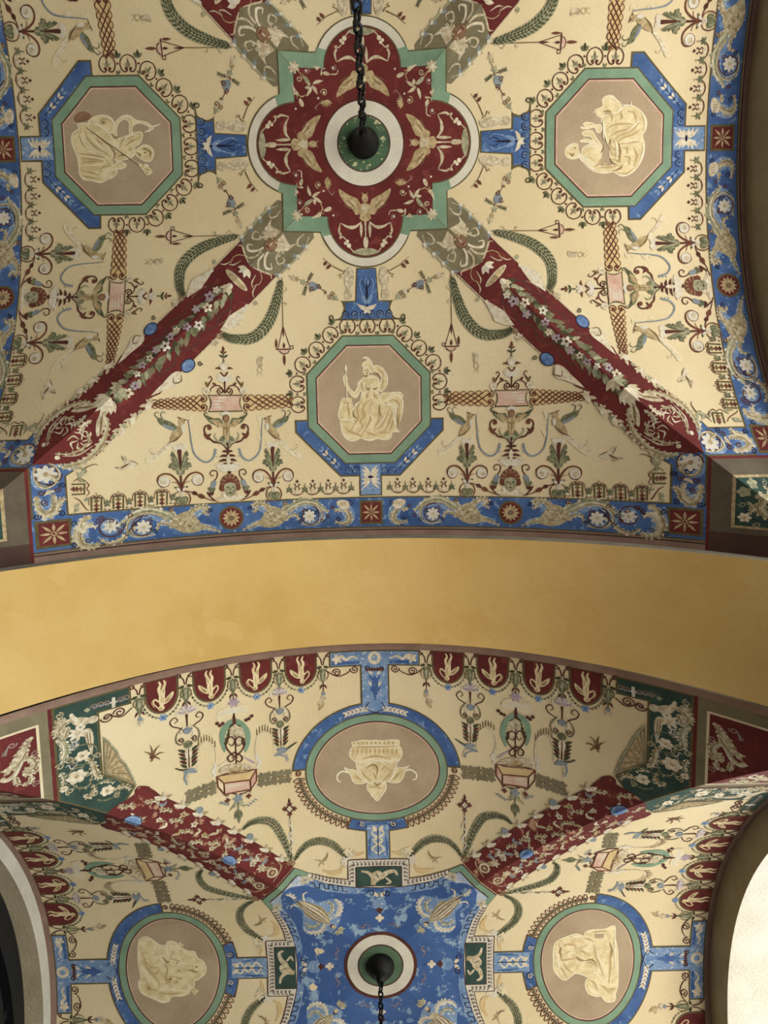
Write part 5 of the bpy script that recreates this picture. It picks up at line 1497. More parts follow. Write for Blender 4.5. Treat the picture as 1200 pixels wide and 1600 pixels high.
def figure_lyre():
    T = tracer('A', 3, 870, 130, 7.5)
    sil = [
        [(530, 400), (620, 360), (700, 350), (760, 290), (880, 270), (980, 330), (1045, 430), (1040, 540), (1000, 620), (1025, 720), (1010, 850), (960, 960), (880, 1050), (770, 1095), (690, 1060), (650, 1040), (560, 1060), (440, 1040), (350, 980), (290, 900), (270, 860), (330, 880), (450, 960), (560, 980), (650, 960), (620, 880), (620, 760), (590, 700), (560, 560), (560, 490), (520, 450)],
        [(300, 770), (340, 740), (430, 700), (500, 750), (520, 820), (500, 920), (420, 960), (330, 900), (290, 840)],
        [(95, 800), (120, 750), (180, 715), (240, 720), (245, 780), (270, 850), (230, 885), (160, 890), (110, 860)],
        [(520, 400), (480, 390), (460, 360), (480, 310), (540, 270), (530, 200), (570, 160), (640, 150), (690, 190), (740, 240), (760, 290), (720, 340), (650, 350), (620, 330), (560, 350)],
        [(395, 560), (430, 590), (460, 650), (500, 700), (530, 750), (500, 790), (440, 720), (400, 630), (310, 620), (300, 575)],
        [(275, 515), (330, 525), (420, 500), (500, 490), (525, 520), (510, 570), (470, 580), (440, 520), (360, 540), (300, 540)],
        [(270, 685), (330, 660), (420, 680), (440, 700), (340, 695)],
        [(310, 490), (330, 465), (400, 470), (440, 490), (400, 510), (340, 515)],
        [(250, 830), (300, 860), (380, 960), (330, 950), (270, 890)],
    ]
    folds = [[(570, 560), (650, 500), (780, 480), (900, 490)], [(600, 640), (700, 580), (800, 550), (900, 500)], [(640, 720), (700, 640), (780, 600), (880, 560), (960, 470)], [(720, 690), (780, 640), (900, 600), (980, 540)], [(740, 720), (850, 700), (970, 690)], [(640, 640), (620, 720), (640, 850)],
             [(630, 740), (690, 790), (730, 800)], [(640, 820), (700, 850), (730, 880)], [(650, 900), (700, 910), (740, 930)], [(500, 990), (600, 990), (720, 970)], [(520, 930), (560, 960), (600, 930)], [(440, 970), (490, 950), (520, 880)], [(760, 760), (820, 770), (820, 830)], [(780, 860), (850, 880), (840, 960)], [(900, 760), (940, 860), (900, 980)],
             [(560, 350), (640, 380), (640, 450)], [(740, 330), (760, 400), (740, 430)], [(820, 330), (900, 350), (930, 430)], [(700, 1050), (800, 1070), (900, 1000)]]
    lights = [[(540, 420), (560, 600), (600, 740)], [(660, 640), (690, 720), (700, 850), (670, 940)], [(800, 590), (900, 500), (960, 440)], [(760, 710), (880, 680), (980, 620)], [(300, 900), (400, 1000), (560, 1050)], [(700, 1060), (800, 1085), (900, 1030)], [(330, 770), (400, 740), (470, 760)], [(310, 840), (350, 900), (420, 930)], [(110, 780), (160, 740), (220, 740)], [(560, 180), (640, 170), (700, 230)], [(990, 360), (1030, 460), (1010, 570)], [(1000, 700), (1000, 840), (940, 960)]]
    darks = [[(540, 340), (600, 330), (640, 350)], [(590, 740), (620, 700), (620, 660)], [(720, 700), (740, 800), (730, 930)], [(510, 820), (540, 780), (540, 720)], [(140, 820), (180, 850), (200, 820)], [(200, 760), (220, 770)], [(560, 560), (540, 620), (545, 680)], [(620, 880), (650, 940), (700, 960)], [(650, 1040), (740, 1000), (760, 960)]]
    g = grisaille(T, sil, folds, lights, darks)
    g.stroke(T((540, 460), (545, 660)), 1.6, 'fig_hi', 5); g.stroke(T((770, 265), (865, 265)), 1.6, 'fig_hi', 5); g.stroke(T((860, 225), (870, 285)), 1.4, 'fig_hi', 5)
    g.stroke(T((465, 330), (440, 345), (415, 350)), (1.6, 1.2, .5), 'fig_hi', 5); g.stroke(T((480, 310), (455, 315), (430, 330)), (1.6, 1.2, .5), 'fig_hi', 5)
    g.stroke(T((310, 600), (310, 670)), .8, 'fig_hi', 5)
    return g
# emit the upper vault -------------------------------------------------
OCT_A = build_octagon(); BRK_A = build_bracket(); FRZ_A = build_frieze()
FIG_LABELS = {0: 'octagonal medallion with helmeted woman holding a spear beside an owl',
              1: 'octagonal medallion with bearded man holding a torch, left of the red quatrefoil',
              3: 'octagonal medallion with seated lyre player, right of the red quatrefoil'}
FIGS = {0: figure_minerva, 1: figure_torch, 3: figure_lyre}
SIDE_A = {0: 'below', 1: 'left of', 2: 'above', 3: 'right of'}
for k in range(4):
    if k != 2:
        root = OCT_A.emit(k, FIG_LABELS[k], 'octagonal medallions of the upper vault')
        me = paint_mesh('seated_figure', 'A', FIGS[k](), OCT_A.an, 7)
        o = bpy.data.objects.new('seated_figure', me); col.objects.link(o); o.parent = root
        o['label'] = 'cream monochrome seated figure'
        FRZ_A.emit(k, {0: 'blue frieze with sea creatures along the ochre arch', 1: 'blue frieze with sea creatures at the left edge of the upper vault',
                       3: 'blue frieze with sea creatures at the right edge of the upper vault'}[k], 'blue friezes of the upper vault')
    BRK_A.emit(k, 'blue T shaped bracket with sphinxes directly %s the red quatrefoil' % SIDE_A[k], 'blue brackets round the quatrefoil')
build_quatrefoil().emit(0, 'dark red quatrefoil panel with winged figures in a green frame')
CORN = {0: 'lower left', 1: 'upper left', 2: 'upper right', 3: 'lower right'}
GR, MP, CP = build_groin(), build_mask_panel(), build_corner()
for k in range(4):
    MP.emit(k, 'olive panel with mask face at the %s corner of the red quatrefoil' % CORN[k], 'olive mask panels')
    GR.emit(k, 'red groin band with flower swag running to the %s of the upper vault' % CORN[k], 'red groin bands of the upper vault')
    if k in (0, 3): CP.emit(k, 'dark green corner panel at the %s of the upper vault' % CORN[k], 'green corner panels')
HALF = [(build_arabesque(), 'arabesque with pink panel, birds and curly haired mask', 'arabesques of the upper vault', 0),
        (build_sprig(), 'small flower sprig slanting from blue bracket', 'flower sprigs of the upper vault', 1),
        (build_lamp(), 'thin painted oil lamp hanging on a cord', 'painted oil lamps', 1),
        (build_garland(), 'drooping green leaf garland', 'leaf garlands of the upper vault', 1),
        (build_insect(T4, 620, 262, 1.0), 'small pale butterfly', 'butterflies of the upper vault', 0),
        (build_insect(T3, 232, 825, 1.0, 'small_bird', False), 'faint small pale bird', 'small birds of the upper vault', 1),
        (build_keys(), 'border of little key frames and leaves', 'key borders of the upper vault', 0),
        (build_running(), 'running border of red anthemion sprigs', 'anthemion borders of the upper vault', 0)]
WHERE = {(0, 0): 'left of the helmeted woman', (0, 1): 'right of the helmeted woman',
         (1, 0): 'above the torch bearer', (1, 1): 'below the torch bearer',
         (2, 0): 'at top right of the upper vault', (2, 1): 'at top left of the upper vault',
         (3, 0): 'below the lyre player', (3, 1): 'above the lyre player'}
for P, lab, grp, outer in HALF:
    Fp = P.flipped()
    for k in range(4):
        if k == 2 and not outer: continue
        for h, X in ((0, P), (1, Fp)):
            X.emit(k, lab + ' ' + WHERE[(k, h)], grp)
# ================================================================== LOWER VAULT: one web (traced on the upper one), then its copies
PXU = 0.00089
B1 = tracer('B', 2, 230, 1010, 1200 / 260)
B2 = tracer('B', 2, 440, 1000, 4.0)
B3 = tracer('B', 2, 60, 1060, 5.0)
B4 = tracer('B', 2, 340, 1210, 1200 / 260)
BC = tracer('B', 2, 410, 1340, 1200 / 190)
VT = 0.4585                     # top edge of the shields
BH = BAYS['B']['half']
OVC, OVU, OVV = 0.2925, 0.0945, 0.0755
def ell(c, ru, rv, n=72, a0=0.0, a1=2 * PI):
    return [(c[0] + ru * math.cos(a0 + (a1 - a0) * i / n), c[1] + rv * math.sin(a0 + (a1 - a0) * i / n)) for i in range(n if abs(a1 - a0 - 2 * PI) < 1e-6 else n + 1)]
def band_ell(p, c, ru0, rv0, ru1, rv1, a0, a1, m, layer, n=48):
    A_ = ell(c, ru0, rv0, n, a0, a1); C_ = ell(c, ru1, rv1, n, a0, a1)
    for i in range(n):
        p.tri.append(([A_[i], A_[i + 1], C_[i + 1]], m, layer)); p.tri.append(([A_[i], C_[i + 1], C_[i]], m, layer))
def build_oval():
    P = Painted('oval_medallion', 'painted medallion', 'B', (0, OVC), 2)
    c = (0, OVC); e = 2.0 * PXU
    fr = Paint(); fr.poly(ell(c, OVU + e, OVV + e), 'olive_line', 0); fr.poly(ell(c, OVU, OVV), 'green_frame', 1)
    P.part('green_frame', fr)
    g = Paint(); q = .0088
    g.poly(ell(c, OVU - q, OVV - q), 'maroon', 2); g.poly(ell(c, OVU - q - 2 * PXU, OVV - q - 2 * PXU), 'pink', 3); g.poly(ell(c, OVU - q - 3.4 * PXU, OVV - q - 3.4 * PXU), 'taupe_b', 4)
    P.part('taupe_ground', g)
    b_ = Paint()
    CU, CV = .1135, .0935
    band_ell(b_, c, OVU + e, OVV + e, CU, CV, 0.06, PI - .06, 'olive_line', 0)
    band_ell(b_, c, OVU + e, OVV + e, CU - 2.2 * PXU, CV - 2.2 * PXU, 0.09, PI - .09, 'blue', 1)
    v0 = OVC + OVV + .004
    b_.poly([(-.0195, v0), (.0195, v0), (.0195, .4365), (.0605, .4365), (.0605, VT), (-.0605, VT), (-.0605, .4365), (-.0195, .4365)], 'olive_line', 0)
    b_.poly([(-.0172, v0), (.0172, v0), (.0172, .4385), (.0585, .4385), (.0585, VT - .002), (-.0585, VT - .002), (-.0585, .4385), (-.0172, .4385)], 'blue_pale', 2)
    for sg in (1, -1):
        b_.poly([(sg * .0200, .4395), (sg * .0575, .4395), (sg * .0575, .4450), (sg * .0200, .4440)], 'blue', 3)
        b_.stroke([(sg * .052, .448), (sg * .044, .451), (sg * .038, .446), (sg * .030, .450), (sg * .022, .447)], (6, 4, 2), 'ivory', 4)
        b_.flower((sg * .050, .4475), 8 * PXU, 5, 'ivory', 4)
        b_.stroke([(sg * .008, .386), (sg * .013, .378), (sg * .002, .372), (sg * -.02, .3665)], (1.6, 1.2, .6), 'navy', 5)
        for i in range(6):
            t = .06 + i * .055; a_ = PI / 2 - sg * t * 1.0 - sg * .03
            p = (c[0] + (OVU + CU) / 2 * math.cos(a_), c[1] + (OVV + CV) / 2 * math.sin(a_))
            for d_ in (.5, -.5): b_.leaf(p, a_ - sg * PI / 2 + d_, 9 * PXU, 3.6 * PXU, 'ivory', 4)
        for i in range(4): b_.leaf((sg * .003, .400 + i * .008), PI / 2 - sg * (.5 + .2 * (i % 2)), 11 * PXU, 4 * PXU, 'ivory' if i % 2 else 'blue', 4)
        b_.spiral((sg * .009, .4325), 5 * PXU, 1 * PXU, 0, 1.2, 1.4, 'navy', 4, flip=sg)
    b_.disc((0, .4475), 10 * PXU, 'ivory', 4, n=18); b_.disc((0, .4475), 5 * PXU, 'blue_pale', 5, n=12)
    for i in range(7): b_.leaf((-.0105 + i * .0035, .4345), -PI / 2, 7 * PXU, 4 * PXU, 'maroon', 5)
    b_.leaf((0, .424), -PI / 2, 40 * PXU, 11 * PXU, 'blue', 4)
    P.part('blue_collar', b_, label='blue painted collar and T bar with white leaves')
    # interlaced ring chain round the inner half
    h = Paint()
    n = 15
    ru, rv = OVU + .0105, OVV + .0105
    for ph in (0, PI):
        pts = []
        for i in range(n * 8 + 1):
            t = i / (n * 8); a_ = PI + .06 + t * (1.24 - .06); w = .0072 * math.sin(t * n / 2 * 2 * PI + ph) 
            pts.append((c[0] + (ru + w) * math.cos(a_), c[1] + (rv + w) * math.sin(a_)))
        h.stroke(pts, 1.4, 'rust', 1, n=1); h.stroke([(-x, y) for x, y in pts], 1.4, 'rust', 1, n=1)
    for i in range(n):
        t = (i + .5) / n; a_ = PI + .06 + t * 1.18
        for sg in (1, -1):
            p = (sg * ru * math.cos(a_), c[1] + rv * math.sin(a_)); out = math.atan2(rv * math.sin(a_), sg * ru * math.cos(a_))
            for d_ in (-.6, 0, .6): h.leaf((p[0] - .004 * math.cos(out), p[1] - .004 * math.sin(out)), out + d_, 7 * PXU, 2.4 * PXU, 'olive' if d_ else 'leaf_dark', 1)
    for sg in (1, -1):
        for s2 in (1, -1): h.spiral((sg * (ru), OVC + .001 + s2 * .0), 4.5 * PXU, 1 * PXU, PI / 2, 1.1, 1.5, 'rust', 1, flip=s2)
    P.part('ring_chain', h)
    # lower bracket with its stem
    k = Paint()
    def crescent(ru, rv, m, l, a): band_ell(k, c, OVU + e, OVV + e, OVU + ru, OVV + rv, -PI / 2 - a, -PI / 2 + a, m, l, n=20)
    crescent(.0185, .0175, 'olive_line', 0, .40); crescent(.0165, .0155, 'blue', 1, .375)
    vs0, vs1 = .1600, OVC - OVV - .012
    k.poly([(-.0168, vs0), (.0168, vs0), (.0168, vs1), (-.0168, vs1)], 'olive_line', 0); k.poly([(-.0148, vs0), (.0148, vs0), (.0148, vs1 + .005), (-.0148, vs1 + .005)], 'blue_pale', 2)
    for sg in (1, -1):
        k.stroke([(sg * .001, .168), (sg * .008, .176), (sg * -.006, .187), (sg * .008, .197), (sg * .002, .206)], (2.4, 3.4, 2), 'ivory', 3)
        k.leaf((sg * .002, .200), PI / 2 - sg * .5, 12 * PXU, 7 * PXU, 'ivory', 3)
        k.spiral((sg * .022, .2110), 6 * PXU, 1 * PXU, 0, 1.3, 1.5, 'navy', 3, flip=sg); k.spiral((sg * .022, .2115), 4.5 * PXU, 1 * PXU, 1, 1.2, 1.2, 'ivory', 4, flip=sg)
        k.stroke([(sg * .012, .165), (sg * .012, .180), (sg * .010, .195)], (2, 4, 1), 'blue', 3)
    k.stroke([(0, .165), (0, .205)], 1.4, 'navy', 4)
    P.part('lower_bracket', k, label='blue bracket with white caduceus')
    return P
SH = ((.0764, .1186), (.1335, .1736), (.1889, .2258), (.2402, .2745))
def shield_at(u0, u1, variant, P):
    uc, hw = (u0 + u1) / 2, (u1 - u0) / 2
    vb = .4142; hgt = VT - vb
    def U(g): 
        w = hw - g; pts = [(uc - w, VT - g * .5), (uc - w, VT - hgt * .45)]
        for i in range(13):
            a_ = PI + PI * i / 12; pts.append((uc + w * math.cos(a_), VT - hgt * .45 + (hgt * .55 - g) * math.sin(a_)))
        return pts + [(uc + w, VT - g * .5)]
    s_ = Paint()
    s_.poly(U(0), 'olive_line', 0); s_.poly(U(.0022), 'red', 1)
    sid = P.part('red_shield', s_)
    f_ = Paint()
    sg = 1 if variant else -1
    q = lambda x, y: (uc + sg * x * 1.3 * hw, VT - y * hgt)
    f_.poly([q(*p) for p in ((-.11, .44), (.08, .42), (.13, .56), (.07, .75), (-.12, .75), (-.15, .58))], 'fig', 2, smooth=3)
    f_.stroke([q(-.05, .46), q(-.12, .29), q(-.05, .17), q(-.12, .07)], (4.6, 3.4, 1.6), 'fig', 2); f_.stroke([q(.05, .46), q(.08, .29), q(.16, .16), q(.10, .06)], (4.6, 3.4, 1.6), 'fig', 2)
    f_.disc(q(-.06, .83), 3.8 * PXU, 'fig', 3, n=12); f_.disc(q(-.09, .845), 2.2 * PXU, 'fig_sh', 4, n=8)
    f_.poly([q(*p) for p in ((.05, .68), (.22, .55), (.50, .43), (.50, .54), (.36, .66), (.12, .74))], 'fig', 2, smooth=2)
    for t in (.50, .57, .64): f_.stroke([q(.12, .69), q(.44, t - .03)], (.5, 1.0, .4), 'fig_dk', 4)
    f_.stroke([q(-.10, .66), q(-.32, .55), q(-.38, .66), q(-.18, .82)], (2.2, 1.7, 1.3), 'fig', 3)
    if not variant: f_.stroke([q(-.34, .52), q(-.46, .62), q(-.36, .78)], (.6, 1.1, .6), 'fig_sh', 3)
    f_.stroke([q(-.02, .47), q(-.03, .70)], (.5, 1.3, .5), 'fig_sh', 4); f_.stroke([q(.06, .44), q(.08, .30)], (.4, 1.0, .4), 'fig_dk', 4)
    P.part('cupid', f_, parent=sid, label='small cream winged figure')
    g = Paint()
    for i in range(17):
        a_ = PI + .12 + (PI - .24) * i / 16
        p = (uc + hw * 1.15 * math.cos(a_), VT - hgt * .45 + hgt * .66 * math.sin(a_))
        g.disc(p, 1.7 * PXU, ('leaf', 'olive', 'leaf_dark')[i % 3], 0, n=6)
    pts = [(uc + hw * 1.15 * math.cos(PI + .1 + (PI - .2) * i / 16), VT - hgt * .45 + hgt * .66 * math.sin(PI + .1 + (PI - .2) * i / 16)) for i in range(17)]
    g.stroke(pts, 1.2, 'leaf_pale', 0, n=1)
    g.flower((uc, VT - hgt * 1.11), 5.5 * PXU, 6, 'blue_pale', 1, core='blue')
    P.part('bead_swag', g, parent=sid)
def build_shields():
    P = Painted('shield_border', 'painted border', 'B', (.17, .44), 2)
    for i, (a, b_) in enumerate(SH): shield_at(a, b_, i % 2 == 0, P)
    for i, u in enumerate((.0690, .1255, .1812, .2332, .2795)):
        p = Paint()
        k = PXU * (1 - .06 * i)
        q = lambda x, y: (u + x * k, VT - y * k)
        for sg in (1, -1):
            p.spiral(q(sg * 9, 4), 4 * PXU, 1 * PXU, 0, 1.1, 1.4, 'maroon', 1, flip=sg)
            p.stroke([q(sg * 9, 2), q(sg * 3, 10), q(sg * 1, 20)], (1.4, 1.6, 1.4), 'maroon', 1)
            p.leaf(q(sg * 1, 22), -PI / 2 + sg * 1.3, 9 * PXU, 4 * PXU, 'leaf_dark', 1); p.leaf(q(sg * 1, 26), -PI / 2 + sg * .9, 8 * PXU, 3.4 * PXU, 'leaf', 1)
            p.stroke([q(sg * 5, 26), q(sg * 8, 36), q(sg * 4, 44)], (1, 1.5, .8), 'tan_dark', 1)
            p.leaf(q(0, 50), -PI / 2 + sg * 1.1, 9 * PXU, 3 * PXU, 'maroon', 1, bend=-sg * .5)
        p.leaf(q(0, 24), -PI / 2, 26 * PXU, 8 * PXU, 'leaf', 2); p.leaf(q(0, 27), -PI / 2, 16 * PXU, 3.4 * PXU, 'leaf_pale', 3)
        p.stroke([q(0, 48), q(0, 62)], (2, 1.4, 1), 'maroon', 1)
        if i in (0, 4):
            p.disc(q(0, 64), 3 * PXU, 'blue_grey', 2, n=8); p.flower(q(0, 70), 5 * PXU, 5, 'bone', 1)
            if i == 0:
                p.leaf(q(0, 76), -PI / 2 + .5, 16 * PXU, 7 * PXU, 'tan', 1); p.leaf(q(0, 76), -PI / 2 + 1.2, 12 * PXU, 5 * PXU, 'bone', 1)
        P.part('leaf_pendant', p)
    e_ = Paint(); e_.poly([(-.0, VT), (VT, VT), (BH, BH), (0, BH)], 'mauve', 0)
    P.part('mauve_edge', e_)
    c = Paint()                  # curls beside the T bar and beside the green panel
    for pts in ([(.063, .432), (.058, .428), (.048, .424), (.036, .428), (.032, .434)], [(.286, .432), (.296, .425), (.306, .430), (.312, .428)]):
        c.stroke(pts, (1.4, 1.8, 1), 'maroon', 1)
    for x, y, f_ in ((.0505, .4290, 1), (.0270, .4325, -1), (.2975, .4305, 1), (.3085, .4290, -1)): c.spiral((x, y), 6.5 * PXU, 1 * PXU, 0, 1.5, 1.6, 'maroon', 1, flip=f_)
    P.part('scroll_curl', c)
    return P
def build_candelabrum(u, name='candelabrum'):
    P = Painted(name, 'painted ornament', 'B', (u, .38), 2)
    p = Paint(); k = PXU
    q = lambda x, y, sg=1: (u + sg * x * k * .98, .4130 - y * k)
    for sg in (1, -1):
        for i in range(5): p.leaf(q(0, 5, sg), PI / 2 - sg * (.15 + .32 * i), 11 * PXU, 5 * PXU, 'white' if i % 2 else 'lilac', 1)
        p.stroke([q(2, 34, sg), q(9, 26, sg), q(17, 21, sg), q(20, 14, sg), q(15, 9, sg), q(11, 14, sg), q(15, 17, sg)], (1.6, 1.6, 1), 'maroon', 1)
        p.leaf(q(12, 9, sg), PI / 2, 11 * PXU, 2.4 * PXU, 'white', 1)
        p.stroke([q(3, 24, sg), q(8, 32, sg), q(5, 42, sg)], (2, 3, 1), 'ivory', 1)
        p.stroke([q(6, 26, sg), q(13, 34, sg), q(14, 44, sg), q(9, 50, sg), q(5, 45, sg), q(8, 41, sg)], (1.6, 2.2, 1), 'olive', 1)
        p.spiral(q(8, 44, sg), 3.4 * PXU, 1 * PXU, 0, 1.2, 1.3, 'maroon', 2, flip=sg)
        for i in range(5): p.leaf(q(3, 86 - i * 5.5, sg), PI / 2 - sg * (.55 + .03 * i), (11 + i * .5) * PXU, 4.2 * PXU, 'leaf_dark' if i % 2 == 0 else 'maroon', 1, bend=-sg * .25)
    p.stroke([q(0, 8), q(0, 26)], (3, 2, 1.4), 'maroon', 2)
    p.disc(q(0, 32), 5 * PXU, 'blue_grey', 3, n=12); p.disc(q(0, 52), 5.5 * PXU, 'leaf', 3, n=12)
    p.leaf(q(0, 54), -PI / 2, 26 * PXU, 9 * PXU, 'ivory', 2); p.stroke([q(0, 56), q(0, 86)], (1, 1.4, 1.4), 'maroon', 3)
    p.disc(q(0, 91), 7 * PXU, 'blue_grey', 2, ry=3.4 * PXU, n=12)
    P.part(name, p); return P
def build_casket():
    u = .1810
    P = Painted('casket_candelabrum', 'painted ornament', 'B', (u, .35), 2)
    q = lambda x, y: B1.one(x, y)
    z = lambda *pts: [B1.one(*a) for a in pts]
    w = Paint()
    w.poly(z((500, 500), (530, 455), (600, 430), (700, 415), (735, 455), (700, 490), (620, 500), (545, 540), (510, 530)), 'pale_halo', 0, smooth=3)
    w.stroke(z((510, 500), (540, 490), (560, 470), (590, 480), (610, 455), (640, 470), (660, 445), (690, 465), (720, 450)), (3, 4, 2), 'white', 1)
    for a in ((505, 555), (525, 570), (545, 555), (735, 520), (755, 500), (715, 530)): w.disc(q(*a), 2.6 * PXU, 'maroon', 1, n=8)
    w.flower(q(625, 405), 8 * PXU, 6, 'lilac', 1)
    P.part('white_drape', w)
    s_ = Paint()
    for sg in (1, -1):
        m = lambda x, y: q(635 + sg * (x - 635), y)
        s_.poly([m(*a) for a in ((630, 520), (580, 540), (535, 590), (522, 650), (535, 720), (560, 765), (570, 720), (560, 650), (585, 590), (625, 560))], 'green_frame', 1, smooth=2)
        for i in range(5): s_.leaf(m(595 - i * 9, 590 + i * 30), 2.2 if sg > 0 else PI - 2.2, 9 * PXU, 5 * PXU, 'leaf_dark', 2)
        s_.stroke([m(*a) for a in ((640, 800), (600, 765), (570, 720), (575, 670), (610, 650), (632, 680), (615, 715), (590, 700))], (2, 2, 1.2), 'maroon', 3)
        s_.stroke([m(*a) for a in ((640, 760), (600, 780), (582, 805), (600, 830), (628, 815), (615, 795))], (2, 2, 1.2), 'maroon', 3)
    s_.poly(z((595, 590), (640, 565), (690, 590), (695, 640), (650, 700), (600, 650)), 'bone', 2, smooth=3)
    s_.stroke(z((626, 480), (630, 560)), (2, 4, 5), 'maroon', 3); s_.stroke(z((636, 640), (645, 860)), (1.6, 1.6, 1.6), 'maroon', 3)
    s_.stroke(z((632, 600), (628, 650)), (5, 2, 1), 'leaf_pale', 4)
    P.part('lyre_wreath', s_)
    b_ = Paint()
    b_.poly(z((555, 985), (745, 960), (748, 1028), (560, 1065)), 'pink', 2)
    b_.poly(z((505, 940), (555, 985), (560, 1065), (512, 1010)), 'pale_halo', 2); b_.poly(z((745, 960), (788, 885), (790, 965), (748, 1028)), 'pink', 2)
    b_.poly(z((505, 940), (600, 900), (788, 885), (745, 960), (555, 985)), 'warm_wash', 2)
    for a in ([(555, 985), (745, 960), (748, 1028), (560, 1065)], [(505, 940), (555, 985), (560, 1065), (512, 1010)], [(745, 960), (788, 885), (790, 965), (748, 1028)]): b_.line(z(*a), 2.0, 'rust', 4, closed=True)
    b_.line(z((505, 940), (600, 905), (788, 885)), 1.6, 'rust', 4)
    b_.poly(z((515, 905), (560, 860), (640, 845), (730, 850), (780, 885), (690, 905), (590, 915)), 'bone', 3, smooth=3)
    for i in range(5): b_.leaf(q(640, 920), PI / 2 + (-1.2 + .6 * i), 15 * PXU, 6 * PXU, 'tan', 4)
    for i in range(8): b_.stroke(z((580 + i * 20, 1000 - i * 2), (600 + i * 18, 1010 - i * 3)), (1, 3, 1), 'white', 3)
    b_.stroke(z((540, 930), (600, 915), (700, 905), (750, 895)), 1.2, 'maroon', 5)
    P.part('pink_casket', b_)
    for a, c_, n in (((280, 1092), (500, 1010), 4), ((800, 965), (1040, 930), 5)):
        i_ = Paint(); i_.stroke(z(a, ((a[0] + c_[0]) / 2, (a[1] + c_[1]) / 2), c_), 1.2, 'tan_dark', 1)
        for j in range(n):
            t = (j + .5) / n
            for s2 in (-1, 1):
                x, y = a[0] + (c_[0] - a[0]) * t, a[1] + (c_[1] - a[1]) * t + s2 * 26
                i_.flower(q(x, y), 6.0 * PXU, 5, 'olive', 1, a0=j * .5 + s2, fat=.8)
        P.part('ivy_band', i_)
    d_ = Paint()
    z4 = lambda *pts: [B4.one(*a) for a in pts]
    for sg in (1, -1):
        d_.stroke(z4((150 + sg * 8, 140), (150 + sg * 40, 135), (150 + sg * 75, 118), (150 + sg * 90, 130)), (1.6, 1.6, 1), 'maroon', 2); d_.spiral(B4.one(150 + sg * 82, 128 - sg * 18), 3.4 * PXU, 1 * PXU, 0, 1.2, 1.3, 'maroon', 2)
        d_.flower(B4.one(150 + sg * 76, 170 - sg * 16), 4 * PXU, 4, 'rust', 2)
        d_.stroke(z4((150, 205), (150 + sg * 35, 225), (150 + sg * 60, 240 - sg * 22)), (1.4, 1.4, 1), 'olive', 2)
        for i in range(4): d_.leaf(B4.one(150 + sg * (85 + i * 18), 225 - i * (14 if sg > 0 else 4)), (2.6 if sg < 0 else .6) - PI * .0, 6 * PXU, 2.4 * PXU, 'blue_grey', 2)
        d_.leaf(B4.one(150, 180), -PI / 2 + sg * .55, 14 * PXU, 6 * PXU, 'leaf_pale', 2); d_.leaf(B4.one(150, 250), -PI / 2 + sg * .35, 15 * PXU, 6 * PXU, 'leaf', 2)
    d_.flower(B4.one(150, 170), 7 * PXU, 5, 'blue_grey', 3); d_.leaf(B4.one(153, 255), -PI / 2, 21 * PXU, 6 * PXU, 'leaf', 3); d_.stroke(z4((150, 190), (152, 260)), (2, 2, 1), 'olive', 3)
    P.part('leaf_drop', d_)
    for ox, oy, sg in ((430, 0, 1), (850, -72, 1)):
        r_ = Paint()
        z1 = lambda *pts: [B1.one(a[0] + ox - 430, a[1] + oy) for a in pts]
        r_.stroke(z1((365, 880), (362, 780), (385, 715), (435, 690), (480, 715), (498, 780), (500, 860)), (2.6, 2.6, 1.6), 'pale_halo', 0); r_.stroke(z1((365, 880), (362, 780), (385, 712), (435, 688), (480, 712), (496, 770)), .9, 'bone', 1)
        for i in range(7):
            t = i / 6; x = 372 + 118 * t; y = 728 - 50 * math.sin(PI * (t * .85 + .12)); r_.stroke(z1((x, y), (x, y - 44)), (1.6, 1.2, .8), 'tan_dark', 1)
        P.part('rayed_arch', r_)
    sm = Paint()
    sm.stroke(z((480, 840), (495, 870), (475, 895), (490, 925), (470, 945)), (2, 5, 1.5), 'white', 1); sm.stroke(z((800, 770), (790, 800), (815, 830), (795, 860), (820, 880)), (2, 5, 1.5), 'white', 1)
    sm.stroke(z((515, 870), (560, 840), (610, 800)), (2, 3, 1), 'ivory', 1); sm.stroke(z((780, 840), (740, 820), (690, 790)), (2, 3, 1), 'lilac', 1)
    P.part('smoke_ribbon', sm)
    for pts, tail in ((((205, 878), (250, 890), (300, 880), (350, 890), (365, 905), (320, 912), (275, 905)), ((290, 905), (275, 950), (290, 1000))),
                      (((1080, 688), (1040, 715), (990, 745), (935, 770), (915, 790), (960, 785), (1000, 760)), ((960, 775), (1000, 790), (1010, 830)))):
        bd = Paint(); bd.poly(z(*pts), 'blue_grey', 1, smooth=2); bd.stroke(z(*tail), (5, 4, 1), 'blue_grey', 1); bd.stroke(z(pts[0], pts[1], pts[2]), (1.6, 2.4, 1), 'leaf_dark', 2)
        bd.stroke(z(*[(a[0] + 15, a[1] - 4) for a in tail]), (3, 3, 1), 'bone', 2)
        P.part('bird', bd)
    return P
